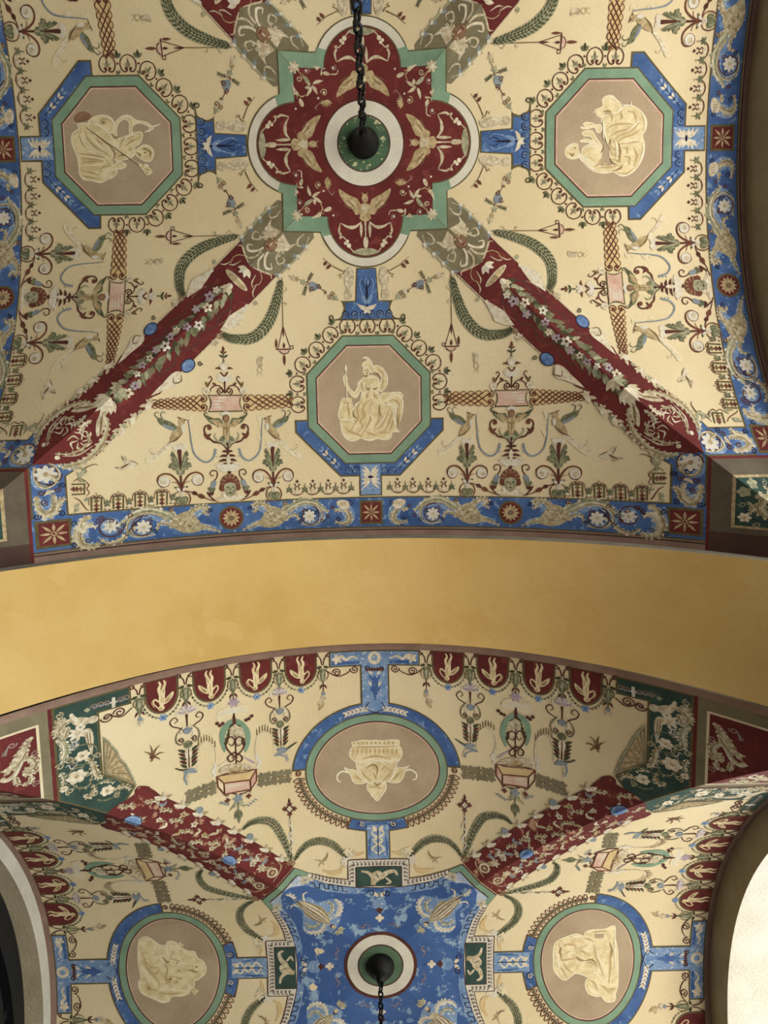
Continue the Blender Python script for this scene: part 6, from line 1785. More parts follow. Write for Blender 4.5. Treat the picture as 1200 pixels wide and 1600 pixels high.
def build_wand():
    P = Painted('lozenge_wand', 'painted ornament', 'B', B4.one(525, 400), 2)
    z = lambda *pts: [B4.one(*a) for a in pts]
    p = Paint()
    p.stroke(z((522, 285), (535, 630)), 1.3, 'tan_dark', 1); p.leaf(B4.one(518, 212), PI / 2, 10 * PXU, 3.4 * PXU, 'maroon', 1)
    p.line(z((520, 215), (548, 245), (522, 278), (492, 248)), 2.2, 'maroon', 2, closed=True); p.line(z((520, 228), (538, 246), (521, 265), (503, 247)), 1.2, 'white', 3, closed=True)
    for a in ((520, 212), (555, 245), (522, 285), (485, 248)): p.flower(B4.one(*a), 4 * PXU, 4, 'rust', 1)
    p.stroke(z((530, 320), (515, 350), (545, 400), (515, 440), (548, 490), (522, 535), (545, 570)), (1, 2.6, 1), 'white', 2)
    p.ring(B4.one(540, 640), 2.5 * PXU, 4.5 * PXU, 'flesh', 2, n=14)
    P.part('lozenge_wand', p); return P
def build_garland_b(pts, name='leaf_festoon'):
    P = Painted(name, 'painted garland', 'B', B4.one(*pts[len(pts) // 2]), 2)
    s_ = Paint(); path = cr_spline([B4.one(*a) for a in pts], 7); L = len(path) - 1
    for i in range(L):
        t = i / L; d_ = path[i + 1] - path[i]; an = math.atan2(d_.y, d_.x); w = 1 + 4.5 * math.sin(PI * t)
        n_ = Vector((-math.sin(an), math.cos(an)))
        for sg in (-1, 0, 1):
            s_.leaf(path[i] + n_ * sg * w * .6 * PXU, an + sg * .35, 8 * PXU, (1.4 + w * .4) * PXU, 'leaf_pale' if (i + sg) % 2 else 'leaf', 0)
            if i % 2 == 0: s_.leaf(path[i] + n_ * sg * w * .55 * PXU, an, 5 * PXU, 1.5 * PXU, 'leaf_dark', 2)
    P.part(name, s_); return P
def build_swallow(cx=750, cy=610):
    P = Painted('swallow', 'painted bird', 'B', B4.one(cx, cy), 2)
    z = lambda *pts: [B4.one(cx + a[0], cy + a[1]) for a in pts]
    p = Paint(); p.stroke(z((-55, 5), (-20, 8), (5, 20), (20, 45)), (.5, 3, .5), 'tan', 1); p.stroke(z((48, -50), (42, -20), (10, 10), (-10, 35), (-20, 55)), (.5, 3.4, .5), 'tan', 1); p.stroke(z((0, 15), (45, 5)), (3, 2, .5), 'tan', 1)
    p.stroke(z((40, -45), (38, -15), (15, 8)), (.4, 1.4, .4), 'tan_dark', 2)
    P.part('swallow', p); return P
def build_dragonfly():
    P = Painted('dragonfly', 'painted insect', 'B', B3.one(910, 590), 2)
    z = lambda *pts: [B3.one(*a) for a in pts]
    p = Paint()
    for a in (((885, 610), (870, 585), (825, 570)), ((890, 605), (890, 560), (875, 520)), ((900, 600), (920, 550), (955, 515)), ((910, 605), (950, 580), (990, 578)), ((905, 610), (935, 620), (955, 632)), ((895, 610), (890, 640), (870, 648))): p.stroke(z(*a), (2, 2.2, .4), 'tan_dark', 1)
    p.disc(B3.one(893, 612), 3 * PXU, 'rust', 2, n=8)
    P.part('dragonfly', p); return P
def build_rose():
    P = Painted('pale_blossom', 'painted flower', 'B', B4.one(945, 580), 2)
    p = Paint()
    for a, m in (((940, 560), 'pale_halo'), ((965, 570), 'bone'), ((925, 620), 'white'), ((930, 640), 'ivory')): p.flower(B4.one(*a), 8 * PXU, 5, m, 1)
    p.stroke([B4.one(*a) for a in ((960, 560), (1010, 575), (1060, 560))], (3, 6, 2), 'warm_wash', 0); p.stroke([B4.one(*a) for a in ((900, 660), (880, 700), (820, 710), (760, 690))], (3, 9, 2), 'warm_wash', 0)
    P.part('pale_blossom', p); return P
def build_green_corner():
    """green L panel with winged creature, fan shell, olive border and red griffin panel at the upper left corner"""
    global FEATHER
    FEATHER = 0.64
    P = Painted('green_corner_panel', 'painted panel', 'B', (.325, .40), 2)
    z = lambda *pts: [B3.one(*a) for a in pts]
    g = Paint()
    out = [(.3515, VT), (.2865, VT), (.2865, .4370), (.3150, .4370), (.3150, .3640), (.2865, .3355), (.3060, .3060), (.3515, .3515)]
    g.poly(out, 'olive_line', 0)
    inn = [(.3495, VT - .002), (.2885, VT - .002), (.2885, .4392), (.3172, .4392), (.3172, .3630), (.2895, .3352), (.3062, .3085), (.3495, .3515)]
    g.poly(inn, 'green_deep', 1)
    P.part('green_ground', g)
    c = Paint()
    c.poly(z((255, 275), (300, 300), (350, 300), (420, 305), (445, 300), (440, 340), (400, 345), (340, 375), (280, 360), (245, 320)), 'bone', 3, smooth=3)
    c.disc(B3.one(430, 318), 5 * PXU, 'bone', 4, n=12); c.stroke(z((345, 370), (300, 330), (255, 275)), (3, 4, 3), 'ivory', 4)
    c.poly(z((360, 400), (410, 390), (435, 450), (430, 540), (420, 600), (395, 540), (370, 470)), 'bone', 3, smooth=3)
    for i in range(4): c.stroke(z((380 + i * 12, 420), (405 + i * 6, 540)), (.6, 1.4, .5), ('tan_dark', 'ivory')[i % 2], 4)
    c.flower(B3.one(310, 425), 10 * PXU, 8, 'ivory', 3, core='bone')
    plume(c, z((260, 330), (200, 350), (155, 405), (145, 460)), (6, 15, 6), layer=3, step=3)
    plume(c, z((240, 370), (215, 420), (205, 465)), (5, 9, 3), 'scroll', layer=4, step=3)
    plume(c, z((150, 470), (195, 500), (215, 560), (205, 610), (190, 668)), (8, 14, 2), 'leaf_pale', 'ivory', 'leaf', 3, step=3)
    plume(c, z((215, 548), (262, 545), (292, 522), (288, 495), (268, 500)), (8, 6, 2), 'blue_grey', 'ivory', 'navy', 3, step=3)
    plume(c, z((140, 360), (160, 330), (200, 320)), (3, 7, 2), layer=3, step=3)
    for a, r_ in (((350, 600), 7), ((305, 765), 9), ((540, 872), 7), ((205, 862), 4)): c.flower(B3.one(*a), r_ * PXU, 6, 'ivory', 6, core='tan', fat=1.1)
    plume(c, z((372, 620), (425, 655), (442, 720), (470, 768), (505, 768)), (5, 12, 2), layer=4, step=3)
    plume(c, z((420, 770), (400, 835), (330, 858), (262, 825), (240, 760), (275, 700), (350, 690)), (3, 5, 2), 'leaf', 'leaf_pale', 'leaf_dark', 3, step=4)
    c.spiral(B3.one(540, 872), 17 * PXU, 12 * PXU, 0, .9, 2.0, 'leaf', 4); c.spiral(B3.one(350, 600), 15 * PXU, 11 * PXU, 1, .8, 1.6, 'leaf', 4)
    plume(c, z((215, 690), (245, 672), (262, 700), (300, 665), (302, 622)), (3, 5, 1.4), 'blue_grey', 'ivory', 'navy', 4, lobes=False)
    plume(c, z((178, 735), (205, 790), (192, 850)), (6, 7, 3), 'leaf_pale', 'ivory', 'leaf', 4, step=3)
    plume(c, z((560, 890), (620, 852), (690, 838), (722, 868)), (4, 8, 2), layer=4, step=3)
    plume(c, z((480, 815), (535, 798), (590, 812)), (3, 5, 1.5), 'leaf_pale', 'ivory', 'leaf', 4, step=3)
    plume(c, z((360, 905), (400, 925), (440, 880), (425, 830)), (4, 7, 2), layer=4, step=3)
    for a in ((165, 290), (290, 640), (240, 640), (465, 600), (380, 740), (440, 900), (620, 900), (170, 690), (250, 880)): c.spiral(B3.one(*a), 4 * PXU, .8 * PXU, a[0], 1.3, 1.4, 'scroll', 4)
    c.poly(z((355, 250), (385, 225), (410, 240), (385, 265)), 'leaf_pale', 3)
    for a in ((440, 220), (490, 205), (540, 195), (650, 165), (690, 150)): c.spiral(B3.one(*a), 4 * PXU, 1 * PXU, 0, 1.2, 1.2, 'mauve', 3)
    c.stroke(z((420, 225), (520, 200), (620, 178), (695, 155)), (1.4, 1.4, 1), 'blue_grey', 3)
    c.stroke(z((590, 145), (590, 225)), (3, 4, 3), 'white', 4); c.stroke(z((560, 190), (620, 178)), (1, 3, 1), 'white', 4)
    P.part('winged_creature', c, label='pale winged creature with leafy scrolls')
    f_ = Paint()
    fan = z((512, 742), (505, 455), (545, 485), (575, 520), (615, 560), (640, 620), (680, 660), (715, 720), (745, 780), (765, 832))
    f_.poly(fan, 'olive', 1); ins = z((520, 738), (514, 490), (545, 505), (575, 545), (610, 585), (635, 640), (670, 680), (705, 740), (735, 800), (748, 818))
    f_.poly(ins, 'tan', 2)
    for i in range(8): f_.stroke([ins[0], ins[1 + i]], (.6, 1, 1.4), 'olive', 3)
    for i in range(1, 9): f_.stroke([fan[i], fan[i + 1]], 1.8, 'leaf_pale', 4)
    P.part('fan_shell', f_)
    o_ = Paint()
    x0 = .3515
    o_.poly([(x0, x0), (x0, VT), (VT, VT)], 'red', 0)
    o_.poly([(x0 + .003, x0 + .003), (x0 + .003, VT), (VT, VT)], 'olive', 1)
    P.part('olive_border', o_)
    r_ = Paint()
    r_.poly([(.3612, .3612), (.3612, .4455), (.4455, .4455)], 'pale_halo', 2); r_.poly([(.3632, .3632), (.3632, .4432), (.4432, .4432)], 'red', 3)
    LT = tracer('B', 2, 0, 1100, 8.0)
    y = lambda *pts: [LT.one(*a) for a in pts]
    plume(r_, y((420, 405), (350, 470), (300, 570), (240, 690), (170, 790), (60, 860)), (3, 15, 8), layer=4, step=3)
    plume(r_, y((380, 560), (320, 600), (270, 690), (200, 780)), (2, 9, 5), layer=5, step=3)
    plume(r_, y((10, 940), (90, 950), (180, 890), (245, 790), (290, 700)), (9, 10, 5), 'scroll_hi', layer=5, lobes=False)
    plume(r_, y((280, 700), (360, 672), (430, 715), (438, 770), (390, 805), (315, 815)), (6, 10, 4), layer=5, step=3)
    plume(r_, y((300, 850), (380, 865), (485, 822)), (7, 8, 2), layer=5, step=3)
    plume(r_, y((205, 905), (212, 960), (240, 1005)), (3, 6, 2), layer=5, step=3); plume(r_, y((280, 1005), (360, 985), (402, 940), (390, 905)), (3, 6, 2), layer=5, step=3)
    plume(r_, y((55, 650), (75, 590), (115, 520)), (8, 6, 1.5), 'mauve', 'blue_grey', 'mauve_dark', 5, lobes=False)
    for a in ((450, 600), (470, 690), (470, 980), (160, 510), (330, 480)): r_.spiral(LT.one(*a), 3.6 * PXU, .8 * PXU, a[0], 1.2, 1.3, 'mauve', 5)
    P.part('griffin_panel', r_, label='red panel with a pale griffin')
    FEATHER = 1.0
    return P
HBB = .0335
def build_groin_b():
    P = Painted('groin_band', 'painted band', 'B', D(.32, 0), 3)
    def red(p):
        p.poly([D(.1968, 0), D(.1968, HBB), D(.405, HBB), D(.418, HBB + .003), (D(.428, HBB + .004)), D(.436, HBB + .002), D(.4375, HBB - .004), D(.433, HBB - .008), D(.436, .018), D(.443, .008), D(.444, 0)], 'red_worn', 1)
        p.stroke([D(.204, HBB), D(.405, HBB), D(.425, HBB + .004), D(.437, HBB), D(.434, HBB - .009), D(.443, .008)], 1.2, 'maroon', 2)
    P.part('red_ground', both(red))
    rg = random.Random(11)
    def orn(p):
        for i in range(8):
            a = .216 + i * .0265
            diag_leaf(p, a, HBB - .002, .9, 11 * PXU, 6 * PXU, 'bone', 4); diag_leaf(p, a, HBB - .002, -.1, 13 * PXU, 6 * PXU, 'ivory', 5); diag_leaf(p, a, HBB - .001, 2.2, 10 * PXU, 5 * PXU, 'tan' if i % 2 else 'leaf_pale', 4)
            p.disc(D(a, HBB - .001), 3 * PXU, 'white', 6, n=8)
            if i in (2, 5): p.disc(D(a + .006, HBB + .003), 5 * PXU, 'blue_grey', 5, n=10)
        for i in range(30):
            a = .225 + i * .0068; b_ = rg.uniform(.004, HBB - .008); an = rg.uniform(-1.2, 1.2)
            m = rg.choice(['bone', 'ivory', 'bone', 'tan', 'blue_grey'])
            if i % 3 == 0: p.flower(D(a, b_), rg.uniform(3.5, 5.5) * PXU, 5, m, 4, core='tan_dark'); diag_leaf(p, a, b_, an + 2.5, 9 * PXU, 3.4 * PXU, 'scroll', 4, bend=.5)
            elif i % 3 == 1: diag_leaf(p, a, b_, an, rg.uniform(9, 15) * PXU, 4 * PXU, m, 4, bend=.4); diag_leaf(p, a, b_, an + 1.0, 8 * PXU, 3 * PXU, m, 4)
            else: plume(p, [D(a, b_), D(a + .006, b_ + .003 * math.cos(an)), D(a + .012, b_ - .002), D(a + .016, b_ + .003 * math.sin(an))], (1.4, 4.4, 1), 'scroll', layer=4, step=3)
        p.ring(D(.215, .013), 5 * PXU, 8 * PXU, 'bone', 4, n=18); p.disc(D(.215, .013), 3 * PXU, 'tan', 5, n=10); p.flower(D(.232, .011), 7 * PXU, 6, 'bone', 4)
        p.stroke([D(.205, .004), D(.210, .024), D(.222, .029)], (1, 2, .8), 'tan', 4)
        p.stroke([D(.246, .006), D(.25, .012), D(.243, .017), D(.250, .021), D(.246, .026)], (1, 2.6, 1), 'white', 5)
        p.ring(D(.2045, HBB + .002), 2.4 * PXU, 4.4 * PXU, 'flesh', 6, n=14)
    P.part('scattered_blossoms', both(orn))
    for a, b_ in ((.413, 0), (.2755, 0)):
        j = Paint(); j.disc(D(a, b_), 12 * PXU, 'navy', 6, ry=8.5 * PXU, ang=PI * .75, n=22); j.disc(D(a, b_), 11 * PXU, 'blue_pale', 7, ry=7.4 * PXU, ang=PI * .75, n=22); j.disc(D(a + .001, b_), 8 * PXU, 'jewel', 8, ry=4.6 * PXU, ang=PI * .75, n=18)
        P.part('blue_jewel', j)
    return P
def build_blue_centre():
    P = Painted('blue_centre_panel', 'painted panel', 'B', (0, 0), 4)
    av = lambda: None
    half = [(.1140, .1600), (.0955, .1490), (.0712, .1385), (.0560, .1340), (.0418, .1308), (.0416, .1595), (0, .1585)]
    def loop(h, sh=0.0):
        pts = []
        for k in (0, 3, 2, 1):
            a, b_, c, d_ = ROT[k]
            full = [(-x, y) for x, y in h] + [(x, y) for x, y in h[-2::-1]]
            pts += [(a * x + b_ * y, c * x + d_ * y) for x, y in full]
        return pts
    o_ = Paint()
    grow = [(x + .0012, y + .0014) for x, y in half]
    o_.poly(loop(grow), 'maroon', 0); o_.poly(loop(half), 'white', 1)
    P.part('white_border', o_)
    w = Paint()
    wave = [(.0935, .1455), (.0700, .1350), (.0500, .1290), (.0380, .1262), (.0372, .1545), (0, .1537)]
    def vit(path, n):
        segs = [(Vector(path[i]), Vector(path[i + 1])) for i in range(len(path) - 1)]
        tot = sum((b_ - a).length for a, b_ in segs); L = tot / n
        s_ = 0
        for a, b_ in segs:
            d_ = (b_ - a); m = max(1, round(d_.length / L)); d_ /= m
            t = d_.normalized(); nn = Vector((-t.y, t.x)); l_ = d_.length
            for i in range(m):
                o = a + d_ * i
                w.stroke([o - nn * .0022, o + t * l_ * .45 - nn * .002, o + t * l_ * .75 + nn * .0018, o + t * l_ * .45 + nn * .0026, o + t * l_ * .35 + nn * .0006, o + t * l_ * .52], (1.1, 1.5, .9), 'mauve_dark', 2, n=3)
    vit(wave, 22)
    w2 = w.mirrored(); base = Paint(); base.add(w).add(w2); allw = Paint()
    for k in range(4): allw.add(base.turned(k))
    P.part('wave_scroll', allw)
    gc = Paint()
    for k in range(4):
        q = Paint(); q.poly([(-.1140, .1600), (-.0960, .1492), (-.0975, .1440), (-.1115, .1500), (-.1500, .1115), (-.1440, .0975), (-.1492, .0960), (-.1600, .1140)], 'green_frame', 2)
        q.line([(-.1115, .1495), (-.1495, .1115)], 1.6, 'maroon', 3); q.line([(-.0960, .1492), (-.0975, .1440)], 1.4, 'maroon', 3)
        gc.add(q.turned(k))
    P.part('green_chamfer', gc)
    inner = [(.1112, .1492), (.0978, .1432), (.0714, .1290), (.0520, .1232), (.0333, .1188), (0, .1165)]
    gp = Paint(); gp.poly(loop([(x + .0012, y + .0012) for x, y in inner]), 'maroon', 2); gp.poly(loop(inner), 'blue_worn', 3)
    gid = P.part('blue_ground', gp, label='flaking blue ground with worn patches')
    gw = Paint()
    for k in range(4):
        q = Paint()
        for sg in (1, -1):
            q.poly([(sg * .1105, .1488), (sg * .0978, .1428), (sg * .0714, .1286), (sg * .0520, .1228), (sg * .0333, .1184), (sg * .02, .1175), (sg * .030, .1090), (sg * .052, .1130), (sg * .072, .1180), (sg * .088, .1260), (sg * .104, .1350)], 'blue_pale', 4)
            q.poly([(sg * .1105, .1488), (sg * .0978, .1428), (sg * .092, .1360), (sg * .104, .1330), (sg * .1200, .1340), (sg * .1300, .1300)], 'blue_white', 4)
        q.poly([D(.160, .008), D(.142, .010), D(.130, .020), D(.118, .034), D(.104, .030), D(.094, .012), D(.086, .009), D(.088, -.006), D(.096, -.020), D(.104, -.034), D(.120, -.030), D(.134, -.014), D(.150, -.012)], 'blue_pale', 4, smooth=3)
        gw.add(q.turned(k))
    P.part('pale_wash', gw, parent=gid)
    for k in range(4):
        f_ = Paint()
        f_.poly([(-.0325, .1195), (.0325, .1195), (.0325, .1497), (-.0325, .1497)], 'mauve_dark', 3); f_.poly([(-.0308, .1200), (.0308, .1200), (.0308, .1482), (-.0308, .1482)], 'green_deep', 4)
        f_.stroke([(.024, .143), (.014, .140), (.006, .132), (-.004, .134), (-.012, .140), (-.022, .142), (-.026, .136)], (3, 9, 3), 'bone', 5)
        f_.poly([(.010, .138), (.000, .143), (-.006, .136), (.002, .126), (.010, .124)], 'bone', 5, smooth=3)
        f_.stroke([(.006, .130), (.010, .124), (.004, .122)], (3, 4, 2), 'tan', 6); f_.stroke([(-.010, .132), (-.016, .126), (-.010, .123)], (3, 4, 2), 'bone', 6)
        f_.stroke([(.004, .140), (.000, .132)], (.8, 2, .8), 'tan_dark', 7)
        P.part('green_plaque', f_.turned(k), label='dark green plaque with pale cupid')
    for k in range(4):
        d_ = Paint()
        for sg in (1, -1):
            # battlement line
            pts = []
            x, y = .094, .137
            for i in range(4):
                xa = .094 - i * .0125; ya = .1355 - i * .0036
                pts += [(sg * xa, ya), (sg * (xa - .0055), ya - .002), (sg * (xa - .0062), ya - .0085), (sg * (xa - .0118), ya - .0108)]
            d_.line(pts, 1.5, 'navy', 6)
            for i in range(4): d_.poly([(sg * (.093 - i * .0125), .1340 - i * .0036), (sg * (.0885 - i * .0125), .1325 - i * .0036), (sg * (.0885 - i * .0125), .1275 - i * .0036), (sg * (.093 - i * .0125), .1290 - i * .0036)], 'blue_pale', 5)
            d_.stroke([(sg * .105, .146), (sg * .098, .142), (sg * .090, .138)], (3, 5, 2), 'ivory', 5); d_.flower((sg * .101, .1405), 8 * PXU, 6, 'bone', 5, core='blue_grey')
            d_.stroke([(sg * .040, .1165), (sg * .030, .112), (sg * .018, .111)], (2, 4, 1), 'blue_pale', 5); d_.spiral((sg * .011, .1095), 6 * PXU, 1 * PXU, 0, 1.3, 1.5, 'navy', 6, flip=sg)
            d_.stroke([(sg * .008, .088), (sg * .016, .091), (sg * .018, .086), (sg * .025, .088)], (1.4, 2, .8), 'blue_pale', 6)
            d_.leaf((sg * .001, .104), PI / 2 - sg * .8, 12 * PXU, 6 * PXU, 'ivory', 5)
            d_.stroke([(sg * .012, .060), (sg * .020, .063), (sg * .024, .058), (sg * .030, .062)], (1, 2, .8), 'mauve', 6)
        d_.poly([(-.009, .098), (0, .103), (.009, .098), (.008, .088), (0, .082), (-.008, .088)], 'blue_pale', 5, smooth=2); d_.poly([(-.006, .085), (0, .088), (.006, .085), (0, .079)], 'maroon', 6)
        d_.flower((0, .072), 7 * PXU, 4, 'ivory', 5); d_.stroke([(0, .110), (0, .060)], (1.4, 1.6, 1), 'navy', 4)
        P.part('lantern_motif', d_.turned(k))
        g = Paint()
        plume(g, [D(.178, .002), D(.170, -.002), D(.160, .001)], (2, 5, 2), 'ivory', 'white', 'blue_grey', 5, step=3)
        g.stroke([D(.164, 0), D(.150, .001)], (1, 1.8, 1), 'navy', 6)
        g.poly([D(.158, .002), D(.150, .0065), D(.140, .0075), D(.132, .0125), D(.120, .0105), D(.112, .0085), D(.102, .004), D(.098, 0), D(.102, -.004), D(.110, -.0085), D(.122, -.0120), D(.134, -.0100), D(.142, -.0065), D(.152, -.005)], 'scroll', 5, smooth=2)
        for i in range(9):
            b0 = -.0085 + i * .0021
            g.stroke([D(.154 - (i % 3) * .004, b0 * .45), D(.138, b0 * .9 + .001 * (i % 2)), D(.118, b0 * 1.05), D(.106, b0 * .5)], (.5, 1.7, .5), ('tan_dark', 'ivory', 'mauve', 'white')[i % 4], 6)
        for sg in (1, -1):
            plume(g, [D(.104, sg * .005), D(.099, sg * .013), D(.100, sg * .022), D(.108, sg * .030), D(.118, sg * .031)], (4, 8, 2), 'ivory', 'white', 'blue_grey', 5, step=3)
            plume(g, [D(.110, sg * .008), D(.109, sg * .016), D(.115, sg * .023), D(.124, sg * .022)], (3, 5, 1.4), 'leaf_pale', 'ivory', 'leaf', 6, step=3)
            g.stroke([D(.150, sg * .005), D(.158, sg * .011), D(.156, sg * .017)], (2, 3, 1), 'ivory', 5)
        g.disc(D(.092, .0005), 5 * PXU, 'mauve_dark', 6, ry=4 * PXU, ang=PI * .75, n=14); g.disc(D(.0905, 0), 3.6 * PXU, 'bone', 7, n=12)
        for i in range(7): g.leaf(D(.083, 0), math.atan2(-1, 1) - 1.3 + i * .43, (9 + 3 * (i % 2)) * PXU, 5 * PXU, 'leaf_pale' if i % 2 else 'bone', 5)
        P.part('winged_angel', g.turned(k), label='pale winged figure seen head inwards')
    fl = Paint()
    rg = random.Random(3)
    for x, y, s_ in ((-.047, .094, 8), (-.058, .102, 6), (-.030, .103, 5), (-.096, .030, 7), (.040, .084, 6), (.072, .075, 5), (-.086, -.024, 9), (-.060, -.075, 8), (.094, -.038, 6), (.070, -.100, 5), (-.100, -.060, 5), (.052, -.060, 6), (-.07, -.04, 5)):
        n = 9; fl.poly([(x + s_ * PXU * rg.uniform(.6, 1.3) * math.cos(2 * PI * i / n), y + s_ * .8 * PXU * rg.uniform(.6, 1.3) * math.sin(2 * PI * i / n)) for i in range(n)], rg.choice(['blue_pale', 'cream', 'blue_pale']), 5)
    P.part('flaked_patches', fl)
    g = Paint()
    g.disc((0, 0), .0515, 'maroon', 7, n=64); g.disc((0, 0), .0468, 'white', 8, n=64); g.disc((0, 0), .0325, 'mauve_dark', 9, n=56); g.disc((0, 0), .0302, 'patina_b', 10, n=56)
    P.part('ringed_boss', g, label='white ring round a green disc')
    return P
def figure_urn():
    T = tracer('B', 2, 500, 1140, 1200 / 180)
    sil = [[(330, 130), (370, 120), (420, 110), (470, 105), (530, 110), (580, 105), (640, 112), (690, 108), (740, 102), (825, 110), (820, 160), (845, 190), (855, 250), (840, 290), (810, 330), (790, 290), (740, 330), (560, 310), (430, 335), (370, 330), (310, 270), (320, 200), (345, 170)],
           [(375, 310), (430, 330), (580, 295), (720, 325), (790, 290), (795, 400), (760, 480), (690, 545), (600, 560), (500, 550), (430, 510), (390, 420)],
           [(500, 555), (590, 530), (680, 555), (690, 610), (650, 670), (595, 740), (540, 670), (495, 620)],
           [(255, 390), (300, 410), (370, 420), (430, 500), (480, 545), (390, 560), (340, 530), (320, 470), (280, 430)],
           [(930, 372), (880, 390), (800, 400), (760, 490), (710, 535), (800, 550), (850, 520), (880, 450), (900, 400)]]
    folds = [[(340, 180), (580, 170), (820, 170)], [(430, 300), (580, 270), (740, 300)], [(480, 400), (540, 370), (580, 420)], [(640, 420), (690, 370), (720, 420)], [(560, 440), (590, 520)], [(430, 420), (470, 480), (540, 530)], [(760, 400), (720, 470), (650, 530)], [(520, 600), (590, 590), (650, 620)], [(350, 480), (400, 500), (450, 530)], [(840, 430), (800, 480), (760, 520)]] + [[(350 + i * 45, 190), (345 + i * 45, 250)] for i in range(11)] + [[(350 + i * 45, 120), (360 + i * 45, 150)] for i in range(10)]
    lights = [[(345, 165), (580, 158), (815, 160)], [(460, 400), (540, 330), (640, 325), (720, 400)], [(400, 340), (420, 450), (500, 540)], [(790, 340), (770, 450), (700, 540)], [(500, 600), (540, 680), (595, 730)], [(690, 590), (650, 670), (600, 730)]]
    g = grisaille(T, sil, folds, lights, [[(500, 380), (560, 360), (600, 400), (590, 470)], [(560, 550), (600, 570), (640, 550)]])
    for pts in (((300, 440), (230, 430), (180, 470), (185, 520), (220, 540)), ((880, 420), (940, 410), (1000, 450), (1000, 500), (960, 520))): g.stroke(T(*pts), (3, 2.6, 1.6), 'fig_hi', 5)
    return g
def figure_recline():
    T = tracer('B', 1, 190, 1430, 7.5)
    sil = [[(220, 270), (300, 245), (380, 290), (450, 340), (530, 345), (660, 360), (780, 410), (860, 420), (890, 490), (960, 530), (995, 620), (970, 690), (890, 750), (860, 760), (850, 830), (800, 870), (790, 910), (700, 940), (590, 945), (560, 1000), (480, 1015), (400, 980), (260, 920), (210, 850), (205, 770), (230, 720), (200, 560), (195, 420), (200, 340)],
           [(530, 345), (540, 305), (590, 295), (650, 320), (650, 370), (570, 390), (560, 480), (530, 480)]]
    folds = [[(230, 400), (270, 500), (310, 620), (430, 760), (450, 850)], [(290, 530), (350, 600), (440, 600)], [(480, 560), (540, 620), (520, 740), (560, 800)], [(560, 500), (640, 510), (700, 540)], [(590, 700), (680, 730), (740, 720)], [(440, 900), (580, 910), (720, 900)], [(280, 740), (340, 850), (420, 880)], [(740, 640), (820, 640), (900, 670)], [(500, 800), (560, 770), (600, 740)], [(340, 640), (400, 680), (460, 640)], [(620, 800), (650, 770), (660, 740)]]
    lights = [[(210, 460), (250, 600), (330, 720), (430, 830)], [(370, 480), (450, 490), (490, 570), (450, 650)], [(540, 360), (545, 440), (560, 490)], [(580, 500), (680, 510), (720, 560), (690, 580)], [(600, 690), (680, 680), (730, 730)], [(230, 290), (330, 270), (420, 330)], [(840, 600), (910, 570), (980, 620)], [(470, 860), (600, 860), (780, 880)], [(400, 980), (500, 1000), (570, 960)]]
    g = grisaille(T, sil, folds, lights, [[(480, 480), (540, 540), (570, 530)], [(520, 740), (580, 740), (570, 700)], [(800, 620), (850, 650), (900, 650)], [(860, 600), (900, 590)], [(640, 550), (665, 550)], [(660, 640), (690, 640)], [(300, 830), (340, 870)]])
    for a in ((690, 345), (860, 880)): g.flower(T.one(*a), 6 * PXU, 4, 'fig', 3)
    return g
def figure_builder():
    T = tracer('B', 3, 840, 1420, 7.5)
    sil = [[(180, 480), (200, 400), (260, 350), (360, 310), (450, 285), (540, 310), (560, 260), (650, 235), (780, 230), (900, 190), (905, 330), (930, 450), (940, 600), (940, 780), (935, 900), (910, 980), (900, 1070), (800, 1080), (740, 1010), (700, 1020), (600, 990), (560, 920), (560, 840), (590, 800), (530, 770), (440, 750), (350, 815), (300, 825), (230, 770), (185, 700), (180, 600)]]
    folds = [[(250, 400), (270, 520), (290, 590), (380, 580), (450, 570)], [(300, 440), (340, 410), (430, 420), (450, 470)], [(480, 450), (540, 500), (620, 540)], [(660, 420), (680, 560), (720, 640), (760, 760)], [(860, 420), (850, 560), (850, 700), (830, 860)], [(560, 640), (620, 620), (700, 680)], [(300, 620), (350, 700), (420, 740)], [(580, 820), (660, 860), (700, 960)], [(720, 880), (790, 920), (830, 980)], [(540, 340), (600, 350), (660, 380)], [(820, 960), (860, 930), (920, 930)], [(240, 660), (300, 720), (340, 800)]]
    lights = [[(200, 480), (230, 600), (260, 720), (310, 800)], [(300, 540), (380, 500), (440, 500)], [(500, 470), (580, 430), (650, 450)], [(690, 420), (700, 540), (760, 660), (780, 800)], [(900, 300), (900, 500), (905, 700)], [(580, 880), (640, 950), (720, 980)], [(620, 720), (700, 760), (760, 860)], [(360, 330), (450, 310), (540, 340)]]
    g = grisaille(T, sil, folds, lights, [[(440, 560), (490, 590), (540, 600)], [(560, 600), (640, 590), (700, 660)], [(280, 440), (260, 500), (280, 560)], [(840, 380), (870, 480), (850, 560)]])
    g.poly(T((450, 540), (500, 570), (560, 600), (510, 610), (460, 580)), 'taupe_b', 2); g.poly(T((670, 290), (775, 285), (765, 330), (672, 335)), 'taupe_b', 4); g.line(T((668, 265), (790, 252)), 1.6, 'taupe_b', 4)
    return g
OVL = build_oval()
FIG_B = {1: (figure_recline, 'oval medallion with reclining nude figure, left of the blue centre panel'),
         2: (figure_urn, 'oval medallion with leafy urn ornament, above the blue centre panel'),
         3: (figure_builder, 'oval medallion with crouching figure, right of the blue centre panel')}
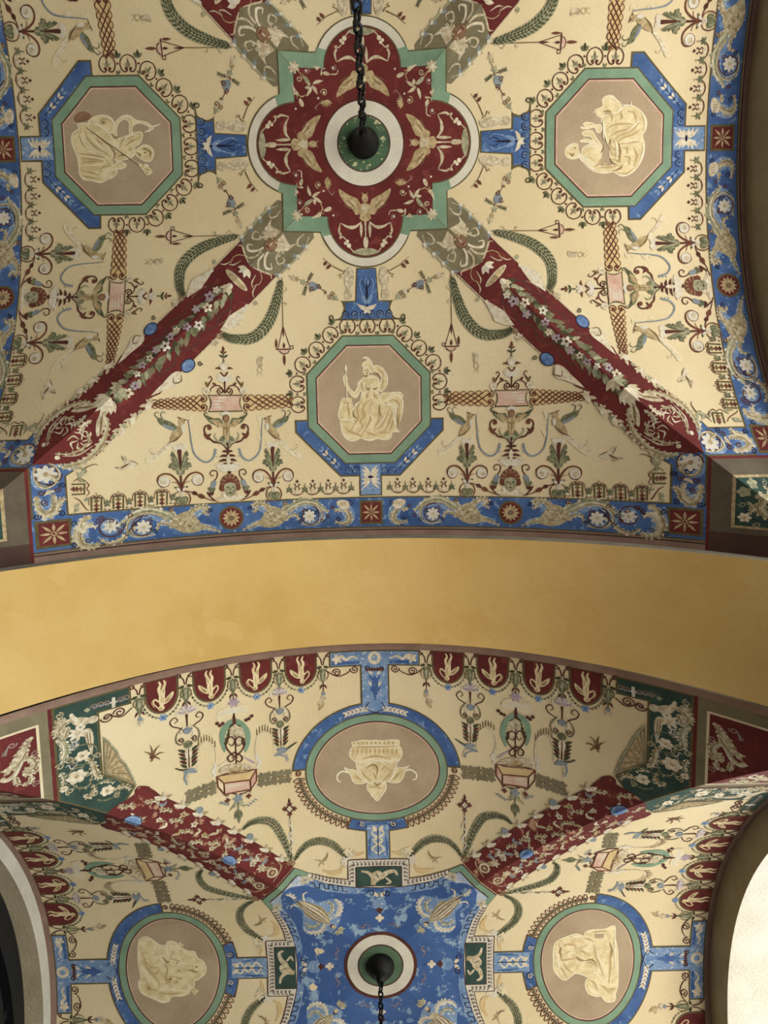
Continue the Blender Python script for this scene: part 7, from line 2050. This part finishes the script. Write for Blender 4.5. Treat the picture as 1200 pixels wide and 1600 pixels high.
for k in (1, 2, 3):
    root = OVL.emit(k, FIG_B[k][1], 'oval medallions of the lower vault')
    me = paint_mesh('cream_figure', 'B', FIG_B[k][0](), OVL.an, 7)
    o = bpy.data.objects.new('cream_figure', me); col.objects.link(o); o.parent = root; o['label'] = 'cream monochrome painted figure'
build_blue_centre().emit(0, 'worn blue centre panel with white wave border and four winged figures')
GB = build_groin_b()
for k in (1, 2): GB.emit(k, 'worn red groin band with scattered blossoms at the %s of the lower vault' % CORN[k], 'red groin bands of the lower vault')
HALF_B = [(build_shields(), 'border of red cupid shields', 'cupid shield borders'),
          (build_candelabrum(.1258), 'slender candelabrum nearest the oval', 'slender candelabra of the lower vault'),
          (build_candelabrum(.2335), 'slender candelabrum nearest the green corner', 'slender candelabra of the lower vault'),
          (build_casket(), 'pink casket under a green lyre wreath', 'casket ornaments of the lower vault'),
          (build_wand(), 'lozenge topped wand', 'lozenge wands'),
          (build_garland_b([(178, 400), (230, 355), (310, 330), (390, 345), (445, 410), (490, 500), (535, 610)]), 'arched leaf festoon beside the red band', 'leaf festoons of the lower vault'),
          (build_garland_b([(555, 620), (600, 550), (660, 500), (740, 480), (820, 500), (880, 545), (932, 600)]), 'arched leaf festoon beside the blue panel', 'leaf festoons of the lower vault'),
          (build_swallow(), 'faint swallow', 'swallows of the lower vault'),
          (build_dragonfly(), 'small dark dragonfly', 'dragonflies of the lower vault'),
          (build_rose(), 'pale blossom at the festoon end', 'pale blossoms of the lower vault'),
          (build_green_corner(), 'dark green corner panel with winged creature and red griffin panel', 'green corner panels of the lower vault')]
WHERE_B = {(2, 0): 'left of the urn oval', (2, 1): 'right of the urn oval', (1, 0): 'below the reclining figure oval', (1, 1): 'above the reclining figure oval',
           (3, 0): 'above the crouching figure oval', (3, 1): 'below the crouching figure oval'}
for P, lab, grp in HALF_B:
    Fp = P.flipped()
    for k, h in ((2, 0), (2, 1), (1, 1), (3, 0), (1, 0), (3, 1)):
        if (k, h) in ((1, 0), (3, 1)) and P.name in ('green_corner_panel', 'casket_candelabrum', 'dragonfly'): continue
        (P, Fp)[h].emit(k, lab + ', ' + WHERE_B[(k, h)], grp)
PXU = 0.00080
